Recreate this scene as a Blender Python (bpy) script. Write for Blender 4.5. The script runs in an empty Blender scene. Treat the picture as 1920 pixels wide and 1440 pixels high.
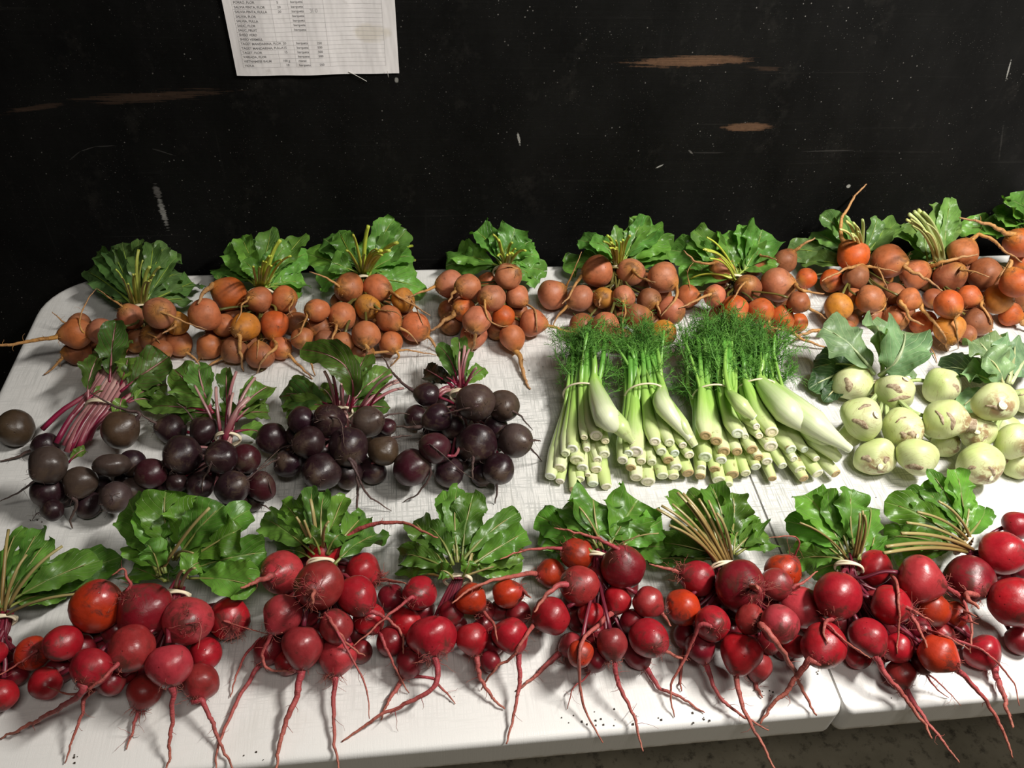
import bpy, math, random
import numpy as np
from mathutils import Matrix, Vector

scene = bpy.context.scene
COL = scene.collection
TZ = 0.74                                    # height of the table top above the floor
TD = 0.7300                                  # table depth
TL = 1.83                                    # table length

# ------------------------------------------------------------------ camera, light, exposure
CAM_LOC=(0.5247,-1.0415,0.7521);CAM_ROT=(0.80761,-0.04810,-0.10845);CAM_LENS=29.0556
cd = bpy.data.cameras.new('camera')
cd.sensor_width = 36.0
cd.lens = CAM_LENS
cd.clip_start = 0.02
cam = bpy.data.objects.new('camera', cd)
COL.objects.link(cam)
cam.location = (CAM_LOC[0], CAM_LOC[1], CAM_LOC[2] + TZ)
cam.rotation_euler = CAM_ROT
scene.camera = cam

world = bpy.data.worlds.new('world')
scene.world = world
world.use_nodes = True
bg = world.node_tree.nodes['Background']
bg.inputs[0].default_value = (1.0, 0.96, 0.90, 1)
bg.inputs[1].default_value = 0.014

def area_lamp(name, loc, target, size, size_y, energy, color):
    l = bpy.data.lights.new(name, 'AREA')
    l.shape = 'RECTANGLE'
    l.size = size
    l.size_y = size_y
    l.energy = energy
    l.color = color
    o = bpy.data.objects.new(name, l)
    COL.objects.link(o)
    o.location = loc
    o.rotation_euler = (Vector(target) - Vector(loc)).to_track_quat('-Z', 'Y').to_euler()
    return o

area_lamp('ceiling_lamp', (1.42, -0.62, TZ + 1.30), (1.40, -0.6, TZ), 0.45, 0.10, 35.0, (1.0, 0.965, 0.91))
area_lamp('far_ceiling_lamp', (0.9, -1.7, TZ + 2.4), (0.9, -0.7, TZ - 0.3), 0.9, 0.25, 16.0, (1.0, 0.95, 0.88))

vs = scene.view_settings
vs.view_transform = 'Standard'
vs.look = 'None'
vs.gamma = 1.0
vs.use_curve_mapping = False
vs.exposure = 0.0
scene.display_settings.display_device = 'sRGB'

# ------------------------------------------------------------------ node helpers
def hexc(r, g, b):
    return (r, g, b, 1.0)

class NT:
    """A small wrapper round a material's node tree."""
    def __init__(self, name):
        self.m = bpy.data.materials.new(name)
        self.m.use_nodes = True
        self.t = self.m.node_tree
        self.b = self.t.nodes['Principled BSDF']
        self.out = self.t.nodes['Material Output']
    def n(self, kind, **kw):
        x = self.t.nodes.new(kind)
        for k, v in kw.items():
            setattr(x, k, v)
        return x
    def link(self, a, b):
        self.t.links.new(a, b)
    def set(self, sock, v):
        if isinstance(v, bpy.types.NodeSocket):
            self.link(v, sock)
        else:
            sock.default_value = v
    def coord(self, which='Object'):
        return self.n('ShaderNodeTexCoord').outputs[which]
    def mapping(self, vec, scale=(1, 1, 1), loc=(0, 0, 0), rot=(0, 0, 0)):
        m = self.n('ShaderNodeMapping')
        self.link(vec, m.inputs[0])
        self.set(m.inputs[1], loc)
        m.inputs[2].default_value = rot
        m.inputs[3].default_value = scale
        return m.outputs[0]
    def noise(self, vec, scale=5.0, detail=3.0, rough=0.5, dist=0.0):
        x = self.n('ShaderNodeTexNoise')
        self.link(vec, x.inputs['Vector'])
        x.inputs['Scale'].default_value = scale
        x.inputs['Detail'].default_value = detail
        x.inputs['Roughness'].default_value = rough
        x.inputs['Distortion'].default_value = dist
        return x.outputs[0]
    def voronoi(self, vec, scale=5.0, feature='F1'):
        x = self.n('ShaderNodeTexVoronoi', feature=feature)
        self.link(vec, x.inputs['Vector'])
        x.inputs['Scale'].default_value = scale
        return x.outputs[0]
    def ramp(self, fac, lo, hi, a=0.0, b=1.0):
        x = self.n('ShaderNodeMapRange', clamp=True)
        self.set(x.inputs[0], fac)
        for i, v in ((1, lo), (2, hi), (3, a), (4, b)):
            self.set(x.inputs[i], v)
        return x.outputs[0]
    def math(self, op, a, b=0.0, c=0.0):
        x = self.n('ShaderNodeMath', operation=op)
        self.set(x.inputs[0], a)
        self.set(x.inputs[1], b)
        self.set(x.inputs[2], c)
        return x.outputs[0]
    def mix(self, fac, a, b, blend='MIX'):
        x = self.n('ShaderNodeMix', data_type='RGBA', blend_type=blend)
        self.set(x.inputs[0], fac)
        self.set(x.inputs[6], a)
        self.set(x.inputs[7], b)
        return x.outputs[2]
    def sep(self, vec):
        x = self.n('ShaderNodeSeparateXYZ')
        self.link(vec, x.inputs[0])
        return x.outputs
    def info(self):
        return self.n('ShaderNodeObjectInfo').outputs
    def shift(self, vec, rnd, k=37.0):
        """Coordinates moved by each object's own random number."""
        x = self.n('ShaderNodeVectorMath', operation='ADD')
        self.link(vec, x.inputs[0])
        c = self.n('ShaderNodeCombineXYZ')
        r = self.math('MULTIPLY', rnd, k)
        for i in range(3):
            self.link(r, c.inputs[i])
        self.link(c.outputs[0], x.inputs[1])
        return x.outputs[0]
    def bump(self, h, strength=0.3, dist=0.002):
        x = self.n('ShaderNodeBump')
        x.inputs['Strength'].default_value = strength
        x.inputs['Distance'].default_value = dist
        self.link(h, x.inputs['Height'])
        self.link(x.outputs[0], self.b.inputs['Normal'])
    def done(self, color=None, rough=None, spec=None):
        if color is not None:
            self.set(self.b.inputs['Base Color'], color)
        if rough is not None:
            self.set(self.b.inputs['Roughness'], rough)
        if spec is not None:
            self.b.inputs['Specular IOR Level'].default_value = spec
        return self.m

# ------------------------------------------------------------------ materials
def mat_root_body(name, tip, dirt, dirt_amt, rough, dust, dust_amt, spec=0.5, lo=0.60, hi=0.80):
    """Skin of a beet: own colour per object, soil in patches, paler rings, a tinted root end. UV u runs crown to root."""
    k = NT(name)
    inf = k.info()
    co = k.shift(k.coord(), inf['Random'])
    uv = k.sep(k.coord('UV'))
    col = inf['Color']
    v1 = k.noise(co, 45, 3, 0.55)
    col = k.mix(k.ramp(v1, 0.35, 0.7, 0.0, 0.45), col, dust, 'MIX') if dust_amt > 0.9 else k.mix(k.ramp(v1, 0.42, 0.72, 0.0, dust_amt), col, dust)
    v2 = k.noise(co, 120, 4, 0.6)
    col = k.mix(k.ramp(v2, 0.42, 0.72, 0.0, 0.50), col, k.mix(1.0, col, (0.45, 0.42, 0.4, 1), 'MULTIPLY'))
    col = k.mix(k.ramp(uv[0], 0.72, 0.97, 0.0, 0.75), col, tip)
    # soil: strongest near the root and the crown
    soil = k.noise(co, 75, 5, 0.65, 0.6)
    near = k.math('ADD', k.ramp(uv[0], 0.58, 0.93, 0.0, 0.20), k.ramp(uv[0], 0.25, 0.05, 0.0, 0.14))
    sm = k.ramp(k.math('ADD', soil, near), lo, hi, 0.0, dirt_amt)
    col = k.mix(sm, col, dirt)
    # fine scars round the body
    w = k.noise(k.mapping(k.coord('UV'), (150, 7, 1)), 1.0, 2, 0.5)
    sc = k.ramp(w, 0.66, 0.72, 0.0, 0.45)
    col = k.mix(sc, col, k.mix(1.0, col, (0.42, 0.36, 0.32, 1), 'MULTIPLY'))
    pit = k.voronoi(co, 95)
    pm = k.ramp(pit, 0.09, 0.05, 0.0, 0.7)
    col = k.mix(pm, col, k.mix(1.0, col, (0.25, 0.18, 0.15, 1), 'MULTIPLY'))
    h = k.math('ADD', k.math('MULTIPLY', soil, 0.6), k.math('MULTIPLY', k.noise(co, 260, 3), 0.35))
    h = k.math('SUBTRACT', h, k.math('MULTIPLY', pm, 0.4))
    k.bump(h, 0.35, 0.0015)
    r = k.ramp(soil, 0.35, 0.7, rough - 0.04, rough + 0.17)
    return k.done(col, r, spec)

M = {}
M['golden_beet'] = mat_root_body('golden_beet_skin', (0.52, 0.24, 0.045, 1), (0.10, 0.042, 0.018, 1), 0.75, 0.48, (0.42, 0.19, 0.10, 1), 0.40, 0.35)
M['dark_beet'] = mat_root_body('dark_beet_skin', (0.055, 0.03, 0.028, 1), (0.080, 0.052, 0.034, 1), 0.65, 0.30, (0.062, 0.040, 0.034, 1), 0.42, 0.40, 0.58, 0.74)
M['red_beet'] = mat_root_body('red_beet_skin', (0.36, 0.035, 0.05, 1), (0.075, 0.022, 0.015, 1), 0.85, 0.31, (0.33, 0.040, 0.038, 1), 0.30, 0.42, 0.575, 0.73)

def mat_taproot(name, c0, c1, dirt):
    k = NT(name)
    inf = k.info()
    uv = k.sep(k.coord('UV'))
    co = k.shift(k.coord(), inf['Random'])
    col = k.mix(k.ramp(uv[0], 0.1, 0.95), c0, c1)
    col = k.mix(k.ramp(inf['Random'], 0.5, 1.0, 0.0, 0.5), col, c1)
    nz = k.noise(co, 160, 4, 0.65)
    col = k.mix(k.ramp(nz, 0.5, 0.66, 0.0, 0.7), col, dirt)
    w = k.noise(k.mapping(k.coord('UV'), (60, 1.5, 1)), 1.0, 2, 0.5)
    k.bump(k.math('ADD', nz, w), 0.5, 0.0012)
    return k.done(col, 0.55, 0.35)

M['golden_root'] = mat_taproot('golden_taproot', (0.54, 0.26, 0.06, 1), (0.42, 0.23, 0.11, 1), (0.17, 0.075, 0.032, 1))
M['dark_root'] = mat_taproot('dark_taproot', (0.075, 0.04, 0.04, 1), (0.11, 0.07, 0.055, 1), (0.03, 0.018, 0.015, 1))
M['red_root'] = mat_taproot('red_taproot', (0.37, 0.045, 0.060, 1), (0.40, 0.135, 0.090, 1), (0.14, 0.035, 0.025, 1))

def mat_leaf(name, vein, amount, rough, trans=0.25):
    """Leaf blade: own colour per object, midrib and side veins in UV (u along, v across), crinkled."""
    k = NT(name)
    inf = k.info()
    co = k.shift(k.coord(), inf['Random'])
    uv = k.sep(k.coord('UV'))
    col = inf['Color']
    n1 = k.noise(co, 55, 3, 0.5)
    col = k.mix(k.ramp(n1, 0.3, 0.7), k.mix(1.0, col, (0.62, 0.66, 0.6, 1), 'MULTIPLY'), k.mix(1.0, col, (1.3, 1.25, 1.1, 1), 'MULTIPLY'))
    a = k.math('ABSOLUTE', k.math('SUBTRACT', uv[1], 0.5))
    mid = k.ramp(a, 0.035, 0.012)
    lat = k.math('SUBTRACT', k.math('MULTIPLY', uv[0], 8.0), k.math('MULTIPLY', a, 7.0))
    lat = k.math('ADD', lat, k.math('MULTIPLY', n1, 0.6))
    fr = k.math('ABSOLUTE', k.math('SUBTRACT', k.math('FRACT', lat), 0.5))
    side = k.ramp(fr, 0.075, 0.025, 0.0, 0.75)
    veins = k.math('MAXIMUM', mid, side)
    col = k.mix(k.math('MULTIPLY', veins, amount), col, vein)
    cr = k.voronoi(co, 110, 'SMOOTH_F1')
    h = k.math('ADD', k.math('MULTIPLY', cr, 1.2), k.math('MULTIPLY', n1, 0.8))
    h = k.math('SUBTRACT', h, k.math('MULTIPLY', veins, 0.5))
    k.bump(h, 0.55, 0.003)
    k.done(col, rough, 0.45)
    tr = k.n('ShaderNodeBsdfTranslucent')
    k.link(k.mix(1.0, col, (1.1, 1.25, 0.5, 1), 'MULTIPLY'), tr.inputs[0])
    ms = k.n('ShaderNodeMixShader')
    ms.inputs[0].default_value = trans
    k.link(k.b.outputs[0], ms.inputs[1])
    k.link(tr.outputs[0], ms.inputs[2])
    k.link(ms.outputs[0], k.out.inputs['Surface'])
    return k.m

M['leaf_pale'] = mat_leaf('leaf_pale_veins', (0.34, 0.44, 0.14, 1), 0.40, 0.36)
M['leaf_red'] = mat_leaf('leaf_red_veins', (0.20, 0.03, 0.06, 1), 0.60, 0.38)
M['leaf_kohlrabi'] = mat_leaf('leaf_kohlrabi_veins', (0.50, 0.62, 0.36, 1), 0.55, 0.42)

def mat_stalk(name, rough=0.35, c_end=None):
    k = NT(name)
    inf = k.info()
    uv = k.sep(k.coord('UV'))
    col = inf['Color']
    st = k.noise(k.mapping(k.coord('UV'), (3, 9, 1)), 1.0, 3, 0.6)
    col = k.mix(k.ramp(st, 0.35, 0.7), k.mix(1.0, col, (0.6, 0.55, 0.5, 1), 'MULTIPLY'), k.mix(1.0, col, (1.25, 1.2, 1.15, 1), 'MULTIPLY'))
    if c_end:
        col = k.mix(k.ramp(k.math('ADD', uv[0], k.math('MULTIPLY', inf['Random'], 0.7)), 0.45, 1.4), col, c_end)
    k.bump(st, 0.3, 0.001)
    return k.done(col, rough, 0.45)

M['stalk'] = mat_stalk('leaf_stalk')
M['stalk_red'] = mat_stalk('leaf_stalk_red', 0.35, (0.36, 0.30, 0.12, 1))
M['stalk_magenta'] = mat_stalk('leaf_stalk_magenta', 0.33, (0.48, 0.29, 0.26, 1))
M['stalk_crown'] = mat_stalk('leaf_stalk_crown', 0.4)

k = NT('rubber_band_cream')
M['rubber'] = k.done((0.80, 0.70, 0.50, 1), 0.5, 0.3)

def mat_fennel():
    k = NT('fennel_flesh')
    inf = k.info()
    uvv = k.coord('UV')
    uv = k.sep(uvv)
    st = k.noise(k.mapping(k.shift(uvv, inf['Random']), (4, 16, 1)), 1.0, 3, 0.6)
    base = k.mix(k.ramp(inf['Random'], 0, 1), (0.52, 0.62, 0.24, 1), (0.68, 0.72, 0.44, 1))
    base = k.mix(k.ramp(inf['Color'], 0.6, 1.0, 0.0, 0.55), base, (0.80, 0.80, 0.66, 1))
    mid = (0.34, 0.54, 0.11, 1)
    top = (0.115, 0.31, 0.045, 1)
    s = k.math('ADD', k.math('MULTIPLY', uv[0], k.ramp(inf['Color'], 0.0, 1.0, 1.0, 0.66)), k.ramp(st, 0.2, 0.8, -0.07, 0.07))
    col = k.mix(k.ramp(s, 0.10, 0.36), base, mid)
    col = k.mix(k.ramp(s, 0.34, 0.68), col, top)
    col = k.mix(k.ramp(st, 0.55, 0.8, 0.0, 0.30), col, k.mix(1.0, col, (0.75, 0.85, 0.55, 1), 'MULTIPLY'))
    co = k.shift(k.coord(), inf['Random'])
    br = k.math('MULTIPLY', k.ramp(k.noise(co, 70, 3, 0.6), 0.63, 0.72, 0.0, 0.8), k.ramp(uv[0], 0.20, 0.05))
    col = k.mix(br, col, (0.20, 0.09, 0.03, 1))
    k.bump(st, 0.25, 0.0012)
    k.b.inputs['Subsurface Weight'].default_value = 0.12
    k.b.inputs['Subsurface Radius'].default_value = (0.004, 0.005, 0.002)
    return k.done(col, 0.34, 0.45)
M['fennel'] = mat_fennel()

def mat_cut():
    k = NT('cut_end_flesh')
    inf = k.info()
    uv = k.sep(k.coord('UV'))
    n = k.noise(k.shift(k.coord(), inf['Random']), 420, 4, 0.6)
    col = k.mix(k.ramp(uv[0], 0.45, 0.62), (0.88, 0.86, 0.66, 1), (0.50, 0.56, 0.27, 1))
    col = k.mix(k.ramp(uv[0], 0.62, 0.72), col, (0.86, 0.86, 0.68, 1))
    col = k.mix(k.ramp(n, 0.45, 0.7, 0.0, 0.35), col, (0.45, 0.40, 0.22, 1))
    col = k.mix(1.0, col, inf['Color'], 'MULTIPLY')
    k.bump(n, 0.3, 0.001)
    return k.done(col, 0.5, 0.3)
M['cut'] = mat_cut()

k = NT('fennel_frond_green')
inf = k.info()
nz = k.noise(k.coord(), 60, 2)
M['frond'] = k.done(k.mix(k.ramp(nz, 0.3, 0.7), (0.06, 0.19, 0.025, 1), (0.14, 0.33, 0.05, 1)), 0.5, 0.3)

def mat_kohlrabi():
    k = NT('kohlrabi_skin')
    inf = k.info()
    co = k.shift(k.coord(), inf['Random'])
    uv = k.sep(k.coord('UV'))
    n1 = k.noise(co, 40, 3, 0.5)
    col = k.mix(k.ramp(n1, 0.3, 0.7), (0.47, 0.56, 0.20, 1), (0.61, 0.64, 0.32, 1))
    col = k.mix(k.ramp(uv[0], 0.55, 0.85, 0.0, 0.6), col, (0.74, 0.74, 0.47, 1))
    corky = k.noise(co, 85, 5, 0.65, 0.5)
    cm = k.math('MULTIPLY', k.ramp(corky, 0.44, 0.56), k.ramp(uv[0], 0.66, 0.82))
    cm = k.math('MULTIPLY', cm, k.ramp(inf['Color'], 0.0, 1.0, 0.15, 0.9))
    col = k.mix(cm, col, (0.30, 0.17, 0.08, 1))
    line = k.noise(k.mapping(k.shift(k.coord('UV'), inf['Random']), (16, 3.0, 1)), 1.0, 2, 0.5, 0.5)
    lm = k.math('MULTIPLY', k.ramp(k.math('ABSOLUTE', k.math('SUBTRACT', line, 0.5)), 0.014, 0.004), 0.45)
    col = k.mix(lm, col, (0.34, 0.27, 0.11, 1))
    k.bump(k.math('ADD', k.math('MULTIPLY', n1, 0.5), k.math('MULTIPLY', corky, 0.5)), 0.25, 0.002)
    k.b.inputs['Subsurface Weight'].default_value = 0.1
    k.b.inputs['Subsurface Radius'].default_value = (0.005, 0.006, 0.003)
    return k.done(col, 0.42, 0.4)
M['kohlrabi'] = mat_kohlrabi()

k = NT('corky_scar')
inf = k.info()
uv = k.sep(k.coord('UV'))
n = k.noise(k.coord(), 260, 4, 0.65)
c = k.mix(k.ramp(n, 0.35, 0.65), (0.20, 0.125, 0.07, 1), (0.52, 0.42, 0.29, 1))
k.bump(n, 0.6, 0.0015)
M['cork'] = k.done(c, 0.7, 0.2)

def mat_table():
    k = NT('scratched_white_plastic')
    co = k.coord()
    big = k.noise(co, 2.6, 4, 0.6)
    xyz = k.sep(co)
    s1 = k.ramp(k.noise(k.mapping(co, (560, 24, 1), rot=(0, 0, 0.03)), 1.0, 4, 0.65, 0.3), 0.485, 0.58)
    s2 = k.ramp(k.noise(k.mapping(co, (34, 480, 1), rot=(0, 0, -0.05)), 1.0, 4, 0.65, 0.3), 0.485, 0.58)
    s3 = k.ramp(k.noise(k.mapping(co, (330, 26, 1), rot=(0, 0, 0.5)), 1.0, 3, 0.6, 0.4), 0.57, 0.67)
    s4 = k.ramp(k.noise(k.mapping(co, (350, 24, 1), rot=(0, 0, -0.62)), 1.0, 3, 0.6, 0.4), 0.57, 0.67)
    gate1 = k.ramp(k.noise(k.mapping(co, (60, 12, 1)), 1.0, 3, 0.6), 0.34, 0.60, 0.25, 1.0)
    gate2 = k.ramp(k.noise(k.mapping(co, (14, 50, 1), loc=(3, 1, 0)), 1.0, 3, 0.6), 0.38, 0.62, 0.15, 1.0)
    scr = k.math('MAXIMUM', k.math('MAXIMUM', k.math('MULTIPLY', s1, gate1), k.math('MULTIPLY', s2, gate2)), k.math('MULTIPLY', k.math('MAXIMUM', s3, s4), 0.7))
    # wear is strongest in the working area away from the rim
    inner = k.math('MULTIPLY', k.ramp(xyz[1], -0.722, -0.61), k.ramp(xyz[1], 0.0, -0.10))
    inner = k.math('MULTIPLY', inner, k.ramp(xyz[0], 0.10, 0.42, 0.35, 1.0))
    wear = k.math('MULTIPLY', inner, k.ramp(big, 0.3, 0.7, 0.45, 1.0))
    col = k.mix(k.math('MULTIPLY', wear, 0.25), (0.77, 0.757, 0.73, 1), (0.54, 0.527, 0.50, 1))
    col = k.mix(k.math('MULTIPLY', scr, k.math('MULTIPLY', wear, 0.80)), col, (0.25, 0.26, 0.245, 1))
    sm = k.noise(co, 9, 5, 0.65, 0.4)
    col = k.mix(k.ramp(sm, 0.58, 0.75, 0.0, 0.16), col, (0.42, 0.36, 0.27, 1))
    # soil under the rim
    rim = k.math('MULTIPLY', k.ramp(xyz[2], -0.034, -0.043), k.ramp(k.noise(co, 60, 4, 0.7), 0.42, 0.56))
    col = k.mix(rim, col, (0.19, 0.13, 0.07, 1))
    k.bump(k.math('SUBTRACT', k.noise(co, 900, 2), k.math('MULTIPLY', scr, 0.8)), 0.15, 0.0006)
    return k.done(col, k.ramp(wear, 0, 1, 0.34, 0.5), 0.4)
M['table'] = mat_table()

k = NT('grey_metal')
M['metal'] = k.done((0.18, 0.18, 0.19, 1), 0.45)
k.b.inputs['Metallic'].default_value = 0.7

def mat_wall():
    """Black painted board: rubbed patches, specks, bare wood scrapes and white chips, each at its own place on the board (x, z in metres)."""
    k = NT('black_painted_board')
    co = k.coord()
    xyz = k.sep(co)
    fine = k.noise(co, 140, 5, 0.7)
    mid = k.noise(k.mapping(co, (9, 1, 5)), 1.0, 5, 0.65)
    col = k.mix(k.ramp(mid, 0.35, 0.75), (0.0028, 0.0028, 0.0027, 1), (0.0085, 0.0083, 0.0078, 1))
    hz = k.noise(k.mapping(co, (3, 1, 160)), 1.0, 3, 0.6, 0.3)
    vz = k.noise(k.mapping(co, (170, 1, 4)), 1.0, 3, 0.6, 0.3)
    sc = k.math('MULTIPLY', k.math('MAXIMUM', k.ramp(hz, 0.64, 0.72), k.ramp(vz, 0.66, 0.74)), k.ramp(mid, 0.4, 0.7, 0.05, 0.6))
    col = k.mix(sc, col, (0.022, 0.021, 0.019, 1))
    sp = k.voronoi(co, 95)
    spm = k.math('MULTIPLY', k.ramp(sp, 0.10, 0.05), k.ramp(k.noise(co, 18, 3, 0.6), 0.46, 0.60, 0.0, 0.9))
    col = k.mix(spm, col, (0.20, 0.19, 0.175, 1))
    sp2 = k.voronoi(k.mapping(co, (1.0, 1.0, 1.5)), 230)
    spm2 = k.math('MULTIPLY', k.ramp(sp2, 0.13, 0.07), k.ramp(k.noise(co, 30, 4, 0.7), 0.44, 0.58, 0.0, 0.9))
    col = k.mix(spm2, col, (0.10, 0.095, 0.088, 1))
    smear = k.ramp(k.math('ADD', k.noise(k.mapping(co, (14, 1, 10), rot=(0, 0.6, 0)), 1.0, 5, 0.7), k.math('MULTIPLY', fine, 0.25)), 0.70, 0.90, 0.0, 0.5)
    col = k.mix(smear, col, (0.026, 0.024, 0.021, 1))
    def mark(col, x, z, half_w, half_h, tilt, colour, strength, edge=0.9, streak=True):
        c, s = math.cos(tilt), math.sin(tilt)
        dx = k.math('SUBTRACT', xyz[0], x)
        dz = k.math('SUBTRACT', xyz[2], z)
        u = k.math('DIVIDE', k.math('ADD', k.math('MULTIPLY', dx, c), k.math('MULTIPLY', dz, s)), half_w)
        w = k.math('DIVIDE', k.math('SUBTRACT', k.math('MULTIPLY', dz, c), k.math('MULTIPLY', dx, s)), half_h)
        d = k.math('SQRT', k.math('ADD', k.math('MULTIPLY', u, u), k.math('MULTIPLY', w, w)))
        sx, sz = (12, 420) if half_w > half_h else (420, 12)
        nz = k.noise(k.mapping(co, (sx, 1, sz), rot=(0, -tilt, 0)), 1.0, 4, 0.65) if streak else k.noise(co, 320, 4, 0.7)
        d = k.math('ADD', d, k.math('MULTIPLY', k.math('SUBTRACT', nz, 0.5), 3.0 * edge))
        d = k.math('ADD', d, k.math('MULTIPLY', k.math('SUBTRACT', fine, 0.5), 0.9))
        body = k.ramp(d, 1.0, 0.70, 0.0, strength)
        if streak:
            body = k.math('MULTIPLY', body, k.ramp(k.math('ADD', nz, k.math('MULTIPLY', fine, 0.5)), 0.55, 0.85, 0.45, 1.0))
        return k.mix(body, col, colour)
    brown = (0.150, 0.082, 0.048, 1)
    for x, z, a, b, t, cc, st, ed in MARKS:
        col = mark(col, x, z - 0.0, a, b, t, {'b': brown, 'd': (0.060, 0.036, 0.024, 1), 'w': (0.42, 0.41, 0.38, 1), 'g': (0.16, 0.15, 0.14, 1)}[cc], st, ed)
    k.bump(k.math('ADD', k.math('MULTIPLY', fine, 0.5), hz), 0.3, 0.001)
    return k.done(col, k.ramp(fine, 0.3, 0.7, 0.55, 0.72), 0.12)
# bare-wood scrapes and chips of the board: x, z above the table top, half length, half height, tilt, colour, strength, raggedness
MARKS = [
    (0.9012, 0.3123, 0.0846, 0.0076, 0.029, 'b', 0.95, 0.80),
    (1.0040, 0.2177, 0.0383, 0.0071, 0.026, 'b', 0.90, 0.45),
    (0.1981, 0.2646, 0.0892, 0.0073, 0.071, 'd', 0.75, 1.10),
    (0.0487, 0.2489, 0.0415, 0.0038, 0.145, 'd', 0.70, 1.00),
    (1.0108, 0.3024, 0.0295, 0.0036, -0.074, 'd', 0.50, 1.20),
    (0.1728, 0.1271, 0.0114, 0.0051, -1.581, 'g', 0.80, 0.90),
    (0.1728, 0.0934, 0.0233, 0.0043, -1.565, 'w', 0.70, 1.10),
    (0.6763, 0.2033, 0.0112, 0.0019, -1.341, 'w', 0.90, 0.60),
    (1.3660, 0.3016, 0.0153, 0.0014, 1.787, 'w', 0.70, 0.70),
    (1.1915, 0.1199, 0.0036, 0.0036, -0.319, 'w', 1.00, 0.15),
    (0.9295, 0.1793, 0.0063, 0.0015, -0.721, 'g', 0.80, 0.60),
    (0.9575, 0.1782, 0.0328, 0.0010, -0.023, 'g', 0.16, 1.30),
    (1.1471, 0.1798, 0.0439, 0.0010, 0.020, 'g', 0.20, 1.30),
    (0.0795, 0.1819, 0.0123, 0.0009, 0.628, 'g', 0.18, 0.90),
    (0.0994, 0.1922, 0.0115, 0.0009, 0.313, 'g', 0.25, 0.90),
    (0.1232, 0.1962, 0.0139, 0.0009, 0.049, 'g', 0.25, 0.90),
    (0.1938, 0.1874, 0.0168, 0.0009, -0.379, 'g', 0.25, 0.90),
    (0.8865, 0.1571, 0.0076, 0.0015, 0.498, 'w', 0.80, 0.50),
    (0.5111, 0.2865, 0.0029, 0.0039, 0.001, 'w', 0.70, 0.60),
    (1.4090, 0.1920, 0.0329, 0.0015, 1.921, 'g', 0.10, 1.40),
]
M['wall'] = mat_wall()

k = NT('dirty_concrete')
co = k.coord()
n1 = k.noise(co, 3.5, 5, 0.6)
n2 = k.noise(co, 45, 5, 0.7)
c = k.mix(k.ramp(n1, 0.35, 0.65), (0.22, 0.195, 0.135, 1), (0.40, 0.355, 0.26, 1))
c = k.mix(k.ramp(n2, 0.52, 0.68, 0.0, 0.75), c, (0.035, 0.028, 0.02, 1))
c = k.mix(k.ramp(k.noise(co, 170, 3, 0.6), 0.62, 0.7, 0.0, 0.5), c, (0.30, 0.28, 0.23, 1))
k.bump(n2, 0.4, 0.003)
M['floor'] = k.done(c, 0.75, 0.3)

k = NT('printed_paper')
co = k.coord()
n1 = k.noise(k.mapping(co, (30, 1, 9), rot=(0, 0.4, 0)), 1.0, 3, 0.5)
n2 = k.noise(co, 40, 4, 0.6)
xyz = k.sep(co)
st = k.math('SQRT', k.math('ADD', k.math('POWER', k.math('DIVIDE', k.math('SUBTRACT', xyz[0], 0.173), 0.024), 2.0), k.math('POWER', k.math('DIVIDE', k.math('SUBTRACT', xyz[2], 0.052), 0.013), 2.0)))
st = k.ramp(k.math('ADD', st, k.math('MULTIPLY', k.math('SUBTRACT', n2, 0.5), 1.6)), 1.0, 0.6, 0.0, 0.5)
c = k.mix(st, (0.92, 0.885, 0.88, 1), (0.70, 0.63, 0.50, 1))
c = k.mix(k.ramp(n2, 0.64, 0.74, 0.0, 0.4), c, (0.45, 0.41, 0.38, 1))
k.bump(n1, 0.5, 0.006)
M['paper'] = k.done(c, 0.6, 0.3)
k = NT('grey_print')
M['ink'] = k.done((0.22, 0.21, 0.215, 1), 0.7)
k = NT('ruled_line_print')
M['rule'] = k.done((0.52, 0.50, 0.50, 1), 0.7)
k = NT('soil_crumb')
M['soil'] = k.done((0.045, 0.032, 0.022, 1), 0.85)
k = NT('white_thread')
M['thread'] = k.done((0.6, 0.58, 0.54, 1), 0.6)

# ------------------------------------------------------------------ mesh helpers (all numpy, all local coordinates)
def mesh_obj(name, verts, faces, mat, parent=None, uvs=None, smooth=True, color=None, kind=None, label=None):
    me = bpy.data.meshes.new(name)
    me.from_pydata([tuple(v) for v in np.asarray(verts, float)], [], [tuple(int(i) for i in f) for f in faces])
    if smooth:
        me.polygons.foreach_set('use_smooth', np.ones(len(me.polygons), bool))
    if uvs is not None:
        lay = me.uv_layers.new(name='UVMap')
        idx = np.empty(len(me.loops), np.int32)
        me.loops.foreach_get('vertex_index', idx)
        lay.data.foreach_set('uv', np.asarray(uvs, np.float32)[idx].ravel())
    me.materials.append(mat)
    o = bpy.data.objects.new(name, me)
    COL.objects.link(o)
    if parent is not None:
        o.parent = parent
    if color is not None:
        o.color = color
    if kind:
        o['kind'] = kind
    if label:
        o['label'] = label
    return o

def empty(name, loc, label, cat, group=None):
    o = bpy.data.objects.new(name, None)
    o.empty_display_size = 0.03
    COL.objects.link(o)
    o.location = loc
    o['label'] = label
    o['category'] = cat
    if group:
        o['group'] = group
    return o

def frames(p):
    """Tangents and two transported normals along a polyline."""
    t = np.gradient(p, axis=0)
    t /= np.linalg.norm(t, axis=1)[:, None] + 1e-12
    n = np.cross(t[0], [0.3, 0.2, 1.0])
    n /= np.linalg.norm(n) + 1e-12
    N = [n]
    for i in range(1, len(p)):
        n = n - t[i] * (n @ t[i])
        n = n / (np.linalg.norm(n) + 1e-12)
        N.append(n)
    N = np.array(N)
    return t, N, np.cross(t, N)

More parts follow.
